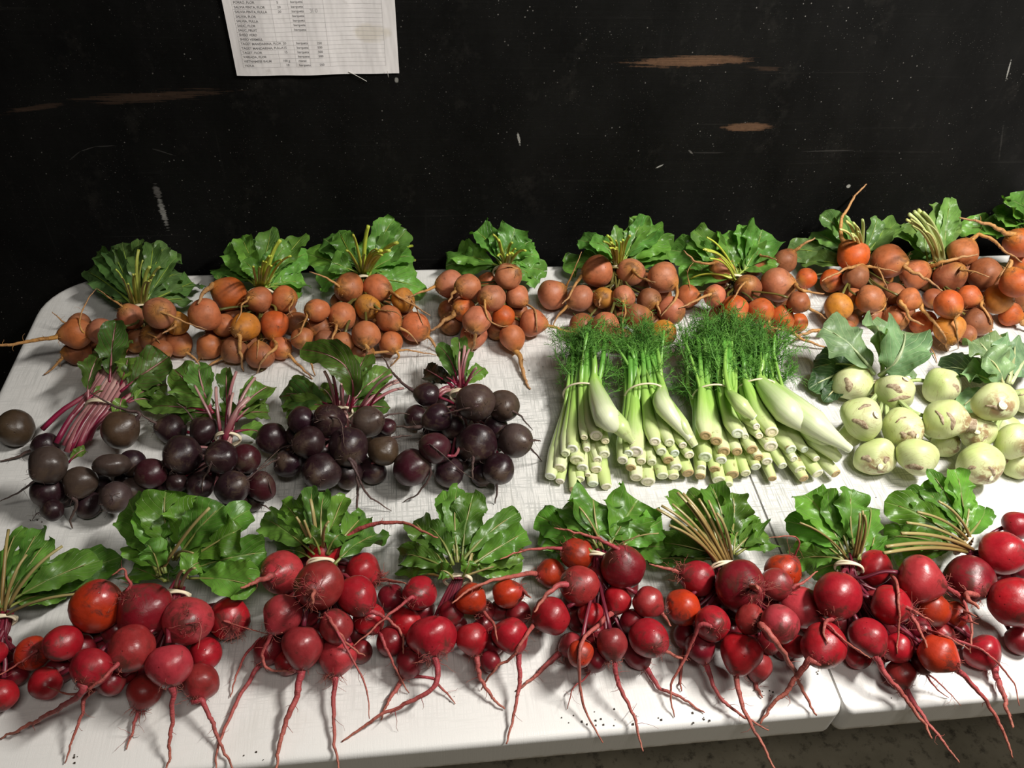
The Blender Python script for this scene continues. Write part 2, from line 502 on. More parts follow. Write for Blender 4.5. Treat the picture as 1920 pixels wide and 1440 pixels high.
def smooth_path(p, n):
    p = np.asarray(p, float)
    if len(p) < 3:
        return np.array([p[0] + (p[-1] - p[0]) * u for u in np.linspace(0, 1, n)])
    q = np.vstack([2 * p[0] - p[1], p, 2 * p[-1] - p[-2]])
    out = []
    m = len(p) - 1
    for s in np.linspace(0, m, n):
        i = min(int(s), m - 1)
        u = s - i
        a, b, c, d = q[i:i + 4]
        out.append(.5 * ((2 * b) + (c - a) * u + (2 * a - 5 * b + 4 * c - d) * u * u + (3 * b - a - 3 * c + d) * u ** 3))
    return np.array(out)

def tube(p, rad, sides=7, flat=1.0, cap=True):
    p = np.asarray(p, float)
    rad = np.broadcast_to(np.asarray(rad, float), (len(p),))
    t, N, B = frames(p)
    a = np.linspace(0, 2 * math.pi, sides, endpoint=False)
    V = (p[:, None] + rad[:, None, None] * (np.cos(a)[None, :, None] * N[:, None] + flat * np.sin(a)[None, :, None] * B[:, None])).reshape(-1, 3)
    n = len(p)
    F = [(i * sides + j, i * sides + (j + 1) % sides, (i + 1) * sides + (j + 1) % sides, (i + 1) * sides + j) for i in range(n - 1) for j in range(sides)]
    U = np.array([(i / (n - 1), j / sides) for i in range(n) for j in range(sides)])
    if cap:
        F.append(tuple(range(sides - 1, -1, -1)))
        F.append(tuple((n - 1) * sides + j for j in range(sides)))
    return V, F, U

def join(parts):
    V, F, U, k = [], [], [], 0
    for v, f, u in parts:
        V.append(v)
        U.append(u)
        F += [tuple(i + k for i in q) for q in f]
        k += len(v)
    return np.vstack(V), F, np.vstack(U)

def box(x0, x1, y0, y1, z0, z1):
    v = np.array([(x, y, z) for x in (x0, x1) for y in (y0, y1) for z in (z0, z1)])
    f = [(0, 1, 3, 2), (4, 6, 7, 5), (0, 4, 5, 1), (2, 3, 7, 6), (0, 2, 6, 4), (1, 5, 7, 3)]
    return v, f, np.zeros((8, 2))

def basis(axis):
    """Rotation whose -Z points along the given direction."""
    z = -np.asarray(axis, float)
    z /= np.linalg.norm(z)
    x = np.cross([0.13, 1.0, 0.2], z)
    x /= np.linalg.norm(x)
    return np.stack([x, np.cross(z, x), z], 1)

# ------------------------------------------------------------------ the setting: wall, floor
WALL_Y = 0.02
v, f, u = box(-3.0, 4.5, WALL_Y, WALL_Y + 0.04, -TZ, 1.9)
wall = mesh_obj('wall_back', v, f, M['wall'], smooth=False, kind='structure', label='black painted board wall with scrapes and specks')
wall.location = (0, 0, TZ)
v, f, u = box(-3.0, 4.5, -4.0, WALL_Y, -0.05, 0.0)
mesh_obj('floor', v, f, M['floor'], smooth=False, kind='structure', label='dirty grey concrete floor')

# ------------------------------------------------------------------ the folding table
table = empty('folding_table', (0, 0, TZ), 'white plastic folding table with scratched top, covered in rows of vegetables', 'table')

def outline(x0, x1, y0, y1, radii, inset, seam, seg=10):
    """Counter-clockwise rounded rectangle; radii for the corners (x0,y0),(x1,y0),(x1,y1),(x0,y1)."""
    pts = []
    for (cx, cy, a0), r in zip(((x0, y0, math.pi), (x1, y0, 1.5 * math.pi), (x1, y1, 0.0), (x0, y1, 0.5 * math.pi)), radii):
        sx = 1 if cx == x0 else -1
        sy = 1 if cy == y0 else -1
        ox, oy = cx + sx * r, cy + sy * r
        rr = max(r - inset, 0.0005)
        ins = max(inset - r, 0)
        for i in range(seg + 1):
            a = a0 + 0.5 * math.pi * i / seg
            px, py = ox + sx * ins + rr * math.cos(a), oy + sy * ins + rr * math.sin(a)
            if sx == seam:                                   # the two halves meet with a tight edge
                base = outline_x(cx, sx, r, a)
                px = base + sx * min(inset, 0.0007) * abs(math.cos(a))
            pts.append((px, py))
    return pts

def outline_x(cx, sx, r, a):
    return cx + sx * r + r * math.cos(a)

def panel(name, x0, x1, radii, seam):
    prof = [(0.014, -0.0425), (0.003, -0.0425), (0.0006, -0.0415), (0.0, -0.039), (0.0, -0.037), (0.0, -0.0075), (0.0, -0.0058), (0.0010, -0.0030), (0.0030, -0.0009), (0.0062, -0.0001), (0.0085, 0.0), (0.0120, 0.0)]
    V, F = [], []
    n = None
    for ins, z in prof:
        o = outline(x0, x1, -TD, 0.0, radii, ins, seam)
        n = len(o)
        V += [(x, y, z) for x, y in o]
    for i in range(len(prof) - 1):
        for j in range(n):
            F.append((i * n + j, i * n + (j + 1) % n, (i + 1) * n + (j + 1) % n, (i + 1) * n + j))
    F.append(tuple(range(n - 1, -1, -1)))
    F.append(tuple((len(prof) - 1) * n + j for j in range(n)))
    o = mesh_obj(name, V, F, M['table'], table)
    return o

GAP = 0.0005
panel('tabletop_panel', 0.0, 0.915 - GAP, (0.085, 0.012, 0.006, 0.085), -1)
panel('tabletop_panel', 0.915 + GAP, TL, (0.010, 0.085, 0.085, 0.006), 1)
for x in (0.22, 1.61):
    for y in (-TD + 0.10, -0.10):
        v, f, u = tube([(x, y, -0.045), (x, y, -TZ)], 0.014, 10)
        mesh_obj('leg', v, f, M['metal'], table)
    v, f, u = tube([(x, -TD + 0.10, -0.45), (x, -0.10, -0.45)], 0.010, 8)
    mesh_obj('crossbar', v, f, M['metal'], table)
for y in (-TD + 0.06, -0.06):
    v, f, u = box(0.06, TL - 0.06, y - 0.012, y + 0.012, -0.066, -0.044)
    mesh_obj('side_rail', v, f, M['metal'], table, smooth=False)

# ------------------------------------------------------------------ the price list on the wall
PX0, PZ0, PW, PH = 0.3105, 0.2935, 0.2045, 0.290
paper = empty('price_list', (PX0, WALL_Y - 0.0015, TZ + PZ0), 'white printed crop list with ruled rows, hanging on the black wall', 'paper')
paper.rotation_euler = (0, math.radians(-0.8), 0)
nx, nz = 30, 40
def paper_y(x, z):
    """The sheet's gentle buckle off the wall."""
    u, w = x / PW, z / PH
    return -(0.0016 + 0.0016 * math.sin(5.2 * u + 3 * w) * (1 - w * 0.5) + 0.0008 * math.sin(17 * u - 9 * w) + 0.004 * max(0, u - 0.75) ** 2 * 4 * (1 - w))
P = [(x, paper_y(x, z), z) for z in np.linspace(0, PH, nz) for x in np.linspace(0, PW, nx)]
F = [(j * nx + i, j * nx + i + 1, (j + 1) * nx + i + 1, (j + 1) * nx + i) for j in range(nz - 1) for i in range(nx - 1)]
sheet = mesh_obj('sheet', P, F, M['paper'], paper)
md = sheet.modifiers.new('thickness', 'SOLIDIFY')
md.thickness = 0.0002
md.use_rim = False
md.offset = 1.0

ROWH = 0.00545
ROWS = [('VIOLA', '10', 'barqueta', '250'), ('VIETNAMESE BALM', '100 g', 'manat', ''), ('VARIADA, FLOR', '', 'barqueta', '500'), ('TAGET, FLOR', '15', 'barqueta', '500'),
        ('TAGET MANDARINA, FULLA', '15', 'barqueta', '500'), ('TAGET MANDARINA, FLOR', '20', 'barqueta', '250'), ('SHISO VERMELL', '', '', ''), ('SHISO VERD', '', '', ''),
        ('SAUC, FRUIT', '', 'barqueta', ''), ('SAUC, FLOR', '', 'barqueta', ''), ('SALVIA, FULLA', '', 'barqueta', ''), ('SALVIA, FLOR', '', 'barqueta', ''),
        ('SALVIA PINTA, FULLA', '20', 'barqueta', ''), ('SALVIA PINTA, FLOR', '20', 'barqueta', ''), ('PORRO, FLOR', '5', 'barqueta', ''), ('PIMPINELA', '20', 'barqueta', '750'), ('PENSAMENTS', '', '', '')]
ZB = 0.0105
def text_on(body, x, z, size, mat, name='lettering', rot=0.0):
    c = bpy.data.curves.new(name, 'FONT')
    c.body = body
    c.size = size
    c.offset = 0.00004
    c.materials.append(mat)
    t = bpy.data.objects.new(name, c)
    COL.objects.link(t)
    dg = bpy.context.evaluated_depsgraph_get()
    me = bpy.data.meshes.new_from_object(t.evaluated_get(dg))
    bpy.data.objects.remove(t)
    n = len(me.vertices)
    co = np.empty(n * 3, np.float32)
    me.vertices.foreach_get('co', co)
    co = co.reshape(-1, 3)
    cr, sr = math.cos(rot), math.sin(rot)
    out = []
    for a, b, _ in co:
        X, Z = x + a * cr - b * sr, z + a * sr + b * cr
        out.append((X, paper_y(X, Z) - 0.00035, Z))
    me.vertices.foreach_set('co', np.array(out, np.float32).ravel())
    me.update()
    o = bpy.data.objects.new(name, me)
    COL.objects.link(o)
    o.parent = paper
    return o
for i, row in enumerate(ROWS):
    z = ZB + i * ROWH
    for body, x in zip(row, (0.0125, 0.0600, 0.0795, 0.1050)):
        if body:
            text_on(body, x + (0.0034 if len(body) < 3 else 0), z + 0.0014, 0.0040, M['ink'])
text_on('3l 0', 0.1010, ZB + 12 * ROWH + 0.0008, 0.0066, M['rule'], 'handwriting', 0.06)
strips = []
for i in range(44):
    z = ZB + i * ROWH
    xs = np.linspace(0.0105, 0.188, 16)
    strips.append((np.array([(x, paper_y(x, z + d) - 0.0003, z + d) for x in xs for d in (0.0, 0.00028)]), [(2 * j, 2 * j + 2, 2 * j + 3, 2 * j + 1) for j in range(15)], np.zeros((32, 2))))
for x in (0.0105, 0.0560, 0.0760, 0.0940, 0.1180, 0.188):
    zs = np.linspace(ZB, ZB + 43 * ROWH, 24)
    strips.append((np.array([(x + d, paper_y(x + d, z) - 0.0003, z) for z in zs for d in (0.0, 0.00028)]), [(2 * j, 2 * j + 1, 2 * j + 3, 2 * j + 2) for j in range(23)], np.zeros((48, 2))))
v, f, u = join(strips)
mesh_obj('ruled_grid', v, f, M['rule'], paper, kind='stuff')
v, f, u = tube(smooth_path([(0.140, -0.001, 0.003), (0.150, -0.002, -0.002), (0.162, -0.001, -0.010)], 8), 0.0004, 5)
mesh_obj('loose_thread', v, f, M['thread'], paper)
v, f, u = tube(smooth_path([(0.1895, -0.004, 0.006), (0.1900, -0.004, 0.000), (0.1905, -0.002, -0.005)], 6), 0.00035, 5)
mesh_obj('loose_thread', v, f, M['thread'], paper)

# ------------------------------------------------------------------ the vegetables' own builders
S4 = 1e-4
TONES = {
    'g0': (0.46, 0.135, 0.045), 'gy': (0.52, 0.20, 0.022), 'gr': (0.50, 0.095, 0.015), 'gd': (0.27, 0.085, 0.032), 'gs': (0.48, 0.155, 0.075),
    'd0': (0.021, 0.0072, 0.011), 'dg': (0.066, 0.044, 0.038), 'db': (0.066, 0.043, 0.026), 'dr': (0.050, 0.008, 0.014),
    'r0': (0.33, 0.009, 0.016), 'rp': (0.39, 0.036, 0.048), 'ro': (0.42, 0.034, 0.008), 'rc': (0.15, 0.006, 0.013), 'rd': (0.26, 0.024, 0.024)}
LEAF = {   # leaf tone, spread, blade material, frill
    'dk': ((0.100, 0.195, 0.060), 0.30, 'leaf_pale', 1.5), 'md': ((0.135, 0.315, 0.055), 0.32, 'leaf_pale', 1.0), 'lt': ((0.170, 0.310, 0.085), 0.28, 'leaf_pale', 0.7),
    'dkb': ((0.105, 0.205, 0.038), 0.40, 'leaf_red', 0.9), 'bk': ((0.022, 0.024, 0.016), 0.2, 'leaf_red', 1.8),
    'rl': ((0.105, 0.225, 0.034), 0.32, 'leaf_pale', 1.2), 'rl2': ((0.110, 0.265, 0.036), 0.30, 'leaf_pale', 0.9),
    'kb': ((0.215, 0.345, 0.175), 0.18, 'leaf_kohlrabi', 0.9), 'kd': ((0.060, 0.115, 0.055), 0.2, 'leaf_kohlrabi', 1.3)}
rng = np.random.default_rng(11)

def body_shape(r, asp, taper, neck, seed, nu=18, nv=26, lump=0.035):
    """A root vegetable: crown at +Z, root end at -Z; u runs from crown to root."""
    g = np.random.default_rng(seed)
    u = np.linspace(0, 1, nu)
    th = u * math.pi
    z = np.cos(th)
    rad = np.sin(th) ** 0.92
    # the root end draws out into a short neck
    low = np.clip(-z, 0, 1)
    rad = rad * (1 - taper * low ** 2 * 0.55)
    z = z - neck * np.clip(low - 0.55, 0, 1) ** 1.5 * 1.6
    rad = np.where(u > 0.90, np.maximum(rad, 0.13 * (1 - (u - 0.9) * 4)), rad)
    rad[0] = 0.0
    z = np.where(z > 0.86, 0.86 + (z - 0.86) * 0.5, z)
    a = np.linspace(0, 2 * math.pi, nv, endpoint=False)
    ph = g.uniform(0, 6.28, 6)
    am = g.uniform(0.3, 1.0, 6) * lump
    V, U = [], []
    for i in range(nu):
        wob = 1 + am[0] * np.sin(2 * a + ph[0] + 1.5 * z[i]) + am[1] * np.sin(3 * a + ph[1] - 2 * z[i]) + 0.6 * am[2] * np.sin(5 * a + ph[2] + 4 * z[i]) + am[3] * 1.2 * math.sin(3.2 * z[i] + ph[3])
        R_ = rad[i] * wob * r
        off = am[4] * np.array([math.cos(ph[4]), math.sin(ph[4])]) * z[i] * r * 2
        V.append(np.stack([R_ * np.cos(a) + off[0], R_ * np.sin(a) + off[1], np.full(nv, z[i] * r * asp)], 1))
        U.append(np.stack([np.full(nv, u[i]), a / (2 * math.pi)], 1))
    V = np.vstack(V)
    U = np.vstack(U)
    F = [(i * nv + j, (i + 1) * nv + j, (i + 1) * nv + (j + 1) % nv, i * nv + (j + 1) % nv) for i in range(nu - 1) for j in range(nv)]
    F.append(tuple((nu - 1) * nv + j for j in range(nv - 1, -1, -1)))
    return V, F, U

ODD = {'gy': 'yellow-orange beet', 'gr': 'bright orange-red beet', 'ro': 'orange-red beet', 'rc': 'dark crimson beet', 'rp': 'pinkish dusty beet',
       'db': 'brown soil-coated beet', 'dg': 'greyish beet', 'dr': 'wine-red beet'}

def vary(c, g, amt):
    k = 1 + g.uniform(-amt, amt)
    return (c[0] * k * (1 + g.uniform(-.12, .12)), c[1] * k, c[2] * k * (1 + g.uniform(-.15, .15)), 1.0)

def rootlets(p, rad, g, n, length, rfac=0.11):
    """Fine side hairs along the first stretch of a root."""
    out = []
    t, N, B = frames(p)
    for _ in range(n):
        i = int(g.integers(0, max(1, int(len(p) * 0.75))))
        a = g.uniform(0, 6.28)
        d = math.cos(a) * N[i] + math.sin(a) * B[i] + t[i] * g.uniform(0.1, 0.9)
        L = length * g.uniform(0.4, 1.2)
        q = [p[i]]
        for s in range(4):
            d = d + g.normal(0, 0.35, 3) + np.array([0, 0, -0.12])
            d /= np.linalg.norm(d)
            q.append(q[-1] + d * L / 4)
        out.append(tube(np.array(q), np.linspace(1, 0.35, 5) * max(rad[-1] * 0.5, 0.00022), 4))
    return out

def above(v, R_, c, low=0.0004):
    """Local points lifted so that none lies below the table top (bunch coordinates have it at z = 0)."""
    w = v @ R_.T + c
    w[:, 2] = np.maximum(w[:, 2], low)
    return (w - c) @ R_

def build_beet(rec, root_empty, kind, seed):
    c, r, asp, ax, tone, hair, neck, roots = rec  # beets with no hair are dark fillers, added so the gaps look shaded
    g = np.random.default_rng(seed)
    r *= S4
    c = np.array(c) * S4
    R_ = basis(ax)
    v, f, u = body_shape(r, asp, g.uniform(0.15, 0.5) if roots else g.uniform(0, 0.2), (0.55 if neck else (min(0.55, 0.10 + 1.7 * roots[0][0] * 1e-5 / r) if roots else 0.05)), seed)
    v = above(v, R_, c)
    o = mesh_obj('beet', v, f, M[kind + '_beet'], root_empty, u, color=vary(TONES[tone], g, 0.10))
    o.matrix_local = Matrix([[*R_[i], c[i]] for i in range(3)] + [[0, 0, 0, 1]])
    if hair and tone in ODD:
        o['label'] = ODD[tone]
    tip = np.array([0, 0, -r * asp * 1.02])
    for j, q in enumerate(roots):
        rr = q[0] * 1e-5
        p = np.array(q[1:], float).reshape(-1, 3) * S4
        n = max(10, min(34, len(p) * 2 + 4))
        p = smooth_path(p, n)
        s = np.linspace(0, 1, n)
        wob = g.normal(0, 1, (n, 3))
        wob = (wob + np.roll(wob, 1, 0) + np.roll(wob, -1, 0)) / 3 * rr * 0.35
        wob[0] = 0
        p = p + wob * np.minimum(1, s * 4)[:, None]
        rad = rr * (0.26 + 0.74 * (1 - s) ** 0.75) * (1 + 0.06 * g.normal(0, 1, n))
        if j == 0:
            rad = rad + rr * 0.8 * np.exp(-s * 13)
        rad = np.maximum(rad, 0.00035)
        parts = [tube(p, rad, 7)]
        parts += rootlets(p, rad, g, 2 + 3 * hair, 0.007 + 0.006 * hair)
        parts = [((np.column_stack([a[:, :2], np.maximum(a[:, 2], 0.0004)]) - c) @ R_, b_, c_) for a, b_, c_ in parts]
        vv, ff, uu = join(parts)
        mesh_obj('taproot' if j == 0 else 'side_root', vv, ff, M[kind + '_root'], o, uu)
    if hair and roots:
        tufts = []
        for _ in range(9 + 26 * (hair - 1) + (7 if kind == 'red' else 0)):
            a = g.uniform(0, 6.28)
            q = [np.array([math.cos(a), math.sin(a), 0]) * r * g.uniform(0.10, 0.42)]
            q[0] = np.array([q[0][0], q[0][1], -math.sqrt(max(0.01, 1 - (np.linalg.norm(q[0]) / r) ** 2)) * r * asp * 0.99])
            d = np.array([math.cos(a), math.sin(a), -0.9])
            L = r * g.uniform(0.25, 0.6) * (1.5 if hair > 1 else 1)
            for s in range(4):
                d = d + g.normal(0, 0.5, 3)
                d /= np.linalg.norm(d)
                q.append(q[-1] + d * L / 4)
            tufts.append(tube(np.array(q), np.linspace(1, 0.5, 5) * 0.00026, 4))
        vv, ff, uu = join(tufts)
        vv = above(vv, R_, c)
        mesh_obj('root_hairs', vv, ff, M[kind + '_root'], o, uu, kind='stuff')
    return o

def bez(p, n):
    u = np.linspace(0, 1, n)[:, None]
    return (1 - u) ** 2 * p[0] + 2 * u * (1 - u) * p[1] + u * u * p[2]

def build_leaf(rec, parent, stalk_mat, stalk_col, petiole=0.22, stalk_r=0.0022, big=False):
    """A leaf: a blade with folded, waved edges, its stalk running into the midrib as a sub-part."""
    w, seed, cut, tone = rec[:4]
    g = np.random.default_rng(seed)
    w *= S4
    p = np.array(rec[4:], float).reshape(3, 3) * S4
    base, spread, bm, frill = LEAF[tone]
    n, m = 26, 13
    mid = bez(p, 60)
    s = np.linspace(petiole, 1, n)
    c = np.stack([np.interp(s, np.linspace(0, 1, 60), mid[:, i]) for i in range(3)], 1)
    length = np.linalg.norm(np.diff(mid, axis=0), axis=1).sum()
    t = np.gradient(c, axis=0)
    t /= np.linalg.norm(t, axis=1)[:, None] + 1e-9
    roll = g.uniform(-0.5, 0.5)
    up = np.array([0.3 * math.sin(roll * 2), -0.5 + 0.25 * math.cos(seed), 0.85])
    side = np.cross(t, up)
    side /= np.linalg.norm(side, axis=1)[:, None] + 1e-9
    nor = np.cross(side, t)
    x = np.linspace(0, 1, n)
    if cut:
        prof = np.minimum(1, (x / 0.40) ** 0.7) * (0.90 + 0.10 * np.sin(x * 3))
        prof = np.maximum(prof, 0.06)
    else:
        prof = (x ** g.uniform(0.55, 0.8)) * (np.maximum(1 - x, 0) ** g.uniform(0.30, 0.5))
        prof = prof / prof.max()
        prof = np.maximum(prof, 0.03)
    fold = g.uniform(-0.1, 0.8)
    f1, f2, f3 = g.uniform(8, 14), g.uniform(17, 26), g.uniform(36, 52)
    ph = g.uniform(0, 6.28, 8)
    dip = g.uniform(-0.02, 0.10) * length
    V, U = [], []
    for i in range(n):
        xi = x[i]
        for j in range(m):
            y = j / (m - 1) * 2 - 1
            e = abs(y)
            sg = 0 if y > 0 else 1
            edge = 1 + 0.08 * math.sin(f1 * xi + ph[sg]) * e + 0.05 * frill * math.sin(f3 * xi + ph[2 + sg]) * e ** 3
            hw = 0.5 * w * prof[i] * edge
            grow = min(1, 3 * xi)
            ruf = frill * w * grow * (0.12 * e ** 1.6 * math.sin(f1 * xi * 1.2 + ph[4 + sg]) + 0.06 * e ** 2 * math.sin(f2 * xi + ph[6 + sg]) + 0.022 * e ** 3 * math.sin(f3 * xi + ph[sg]))
            ruf += 0.035 * w * math.sin(f1 * 0.8 * xi + 3.0 * y + ph[5])
            h = fold * hw * e ** 1.3 * 0.75 + ruf - dip * xi ** 3
            q = c[i] + side[i] * y * hw * (1 - 0.12 * abs(fold)) + nor[i] * h + t[i] * (0.05 * w * e * math.sin(f2 * 0.7 * xi + ph[1]) - (0.10 * w * e ** 2 if cut and i == n - 1 else 0))
            V.append(q)
            U.append((xi, j / (m - 1)))
    V = np.array(V)
    floor_z = 0.0012
    V[:, 2] = np.maximum(V[:, 2], floor_z + 0.002 * g.random(len(V)))
    F = [(i * m + j, i * m + j + 1, (i + 1) * m + j + 1, (i + 1) * m + j) for i in range(n - 1) for j in range(m - 1)]
    wy = WALL_Y - 0.002 - parent.location.y
    V[:, 1] = np.minimum(V[:, 1], wy)
    o = mesh_obj('leaf', V, F, M[bm], parent, np.array(U), color=vary(base, g, spread))
    if tone == 'bk':
        o['label'] = 'blackened withered leaf'
    k = 16
    ss = np.linspace(0, 0.82, k)
    cc = np.stack([np.interp(ss, np.linspace(0, 1, 60), mid[:, i]) for i in range(3)], 1)
    cc[:, 1] = np.minimum(cc[:, 1], wy)
    rad = stalk_r * (1.0 - 0.80 * np.linspace(0, 1, k)) * g.uniform(0.8, 1.2)
    v, f, u = tube(cc, np.maximum(rad, 0.0004), 7, 0.8)
    v[:, 2] = np.maximum(v[:, 2], 0.0006)
    mesh_obj('stalk', v, f, M[stalk_mat], o, u, color=vary(stalk_col, g, 0.2))
    return o

def band_loop(c, d, r, parent, g, wraps=2, flat=0.8):
    """A rubber band: loops lying close together round a bundle that runs along d."""
    d = np.asarray(d, float)
    d /= np.linalg.norm(d)
    x = np.cross(d, [0, 0, 1.0])
    x /= np.linalg.norm(x)
    y = np.cross(x, d)
    n = 36 * wraps
    p = []
    for i in range(n + 1):
        a = 2 * math.pi * i / 36
        k = (i / n - 0.5) * 0.0042 + 0.0008 * math.sin(a * 2.3)
        p.append(c + r * math.cos(a) * x + r * flat * math.sin(a) * y + d * k)
    v, f, u = tube(np.array(p), 0.0013, 6, 1.0)
    v[:, 2] = np.maximum(v[:, 2], 0.0005)
    return mesh_obj('rubber_band', v, f, M['rubber'], parent, u)

STALKCOL = {'g': (0.52, 0.62, 0.085), 'd': (0.22, 0.012, 0.045), 'r': (0.26, 0.17, 0.06)}
KIND = {'g': 'golden', 'd': 'dark', 'r': 'red'}
GROUP = {'g': 'golden beet bunches along the wall', 'd': 'dark beet bunches in the middle row', 'r': 'red beet bunches along the front edge'}

def build_beet_bunch(rec, no):
    k = rec['k']
    ox, oy, oz = np.array(rec['o']) * S4
    e = empty(KIND[k] + '_beet_bunch', (ox, oy, TZ), rec['label'], 'beets', GROUP[k])
    g = np.random.default_rng(100 + no)
    for i, b in enumerate(rec['beets']):
        build_beet(b, e, KIND[k], 1000 * no + i)
    sm = {'g': 'stalk', 'd': 'stalk_magenta', 'r': 'stalk_red'}[k]
    lt = rec['lt']
    for lf in rec['leaves']:
        build_leaf(lf, e, sm if k != 'g' else 'stalk', {'g': (0.26, 0.38, 0.06), 'd': STALKCOL['d'], 'r': (0.20, 0.24, 0.06)}[k], 0.16 if k == 'r' else 0.14, 0.0017 if k != 'd' else 0.0018)
    for st in rec['stalks']:
        r = st[0] * S4 * 0.95
        p = np.array(st[2:], float).reshape(-1, 3) * S4
        p = smooth_path(p, 12)
        p[:, 1] = np.minimum(p[:, 1], WALL_Y - 0.004 - oy)
        s = np.linspace(0, 1, 12)
        rad = r * (1.05 - 0.25 * s) if st[1] != 1 else r * (0.75 + 0.3 * np.exp(-s * 8))
        v, f, u = tube(p, rad, 8, 0.8)
        sm2 = sm
        colr = STALKCOL[k] if lt != 'dk' else (0.44, 0.52, 0.10)
        if lt == 'lt':
            colr = (0.56, 0.62, 0.24)
        if st[1]:                                     # the stretch between a crown and the band
            sm2 = 'stalk_crown' if k != 'd' else sm
            colr = {'g': (0.13, 0.12, 0.03), 'd': (0.20, 0.012, 0.04), 'r': (0.15, 0.014, 0.03)}[k]
        v[:, 2] = np.maximum(v[:, 2], 0.0005)
        mesh_obj('stalk', v, f, M[sm2], e, u, color=vary(colr, g, 0.25))
    b = np.array(rec['band'], float) * S4
    band_loop(b[:3], b[3:6], b[6], e, g)
    return e

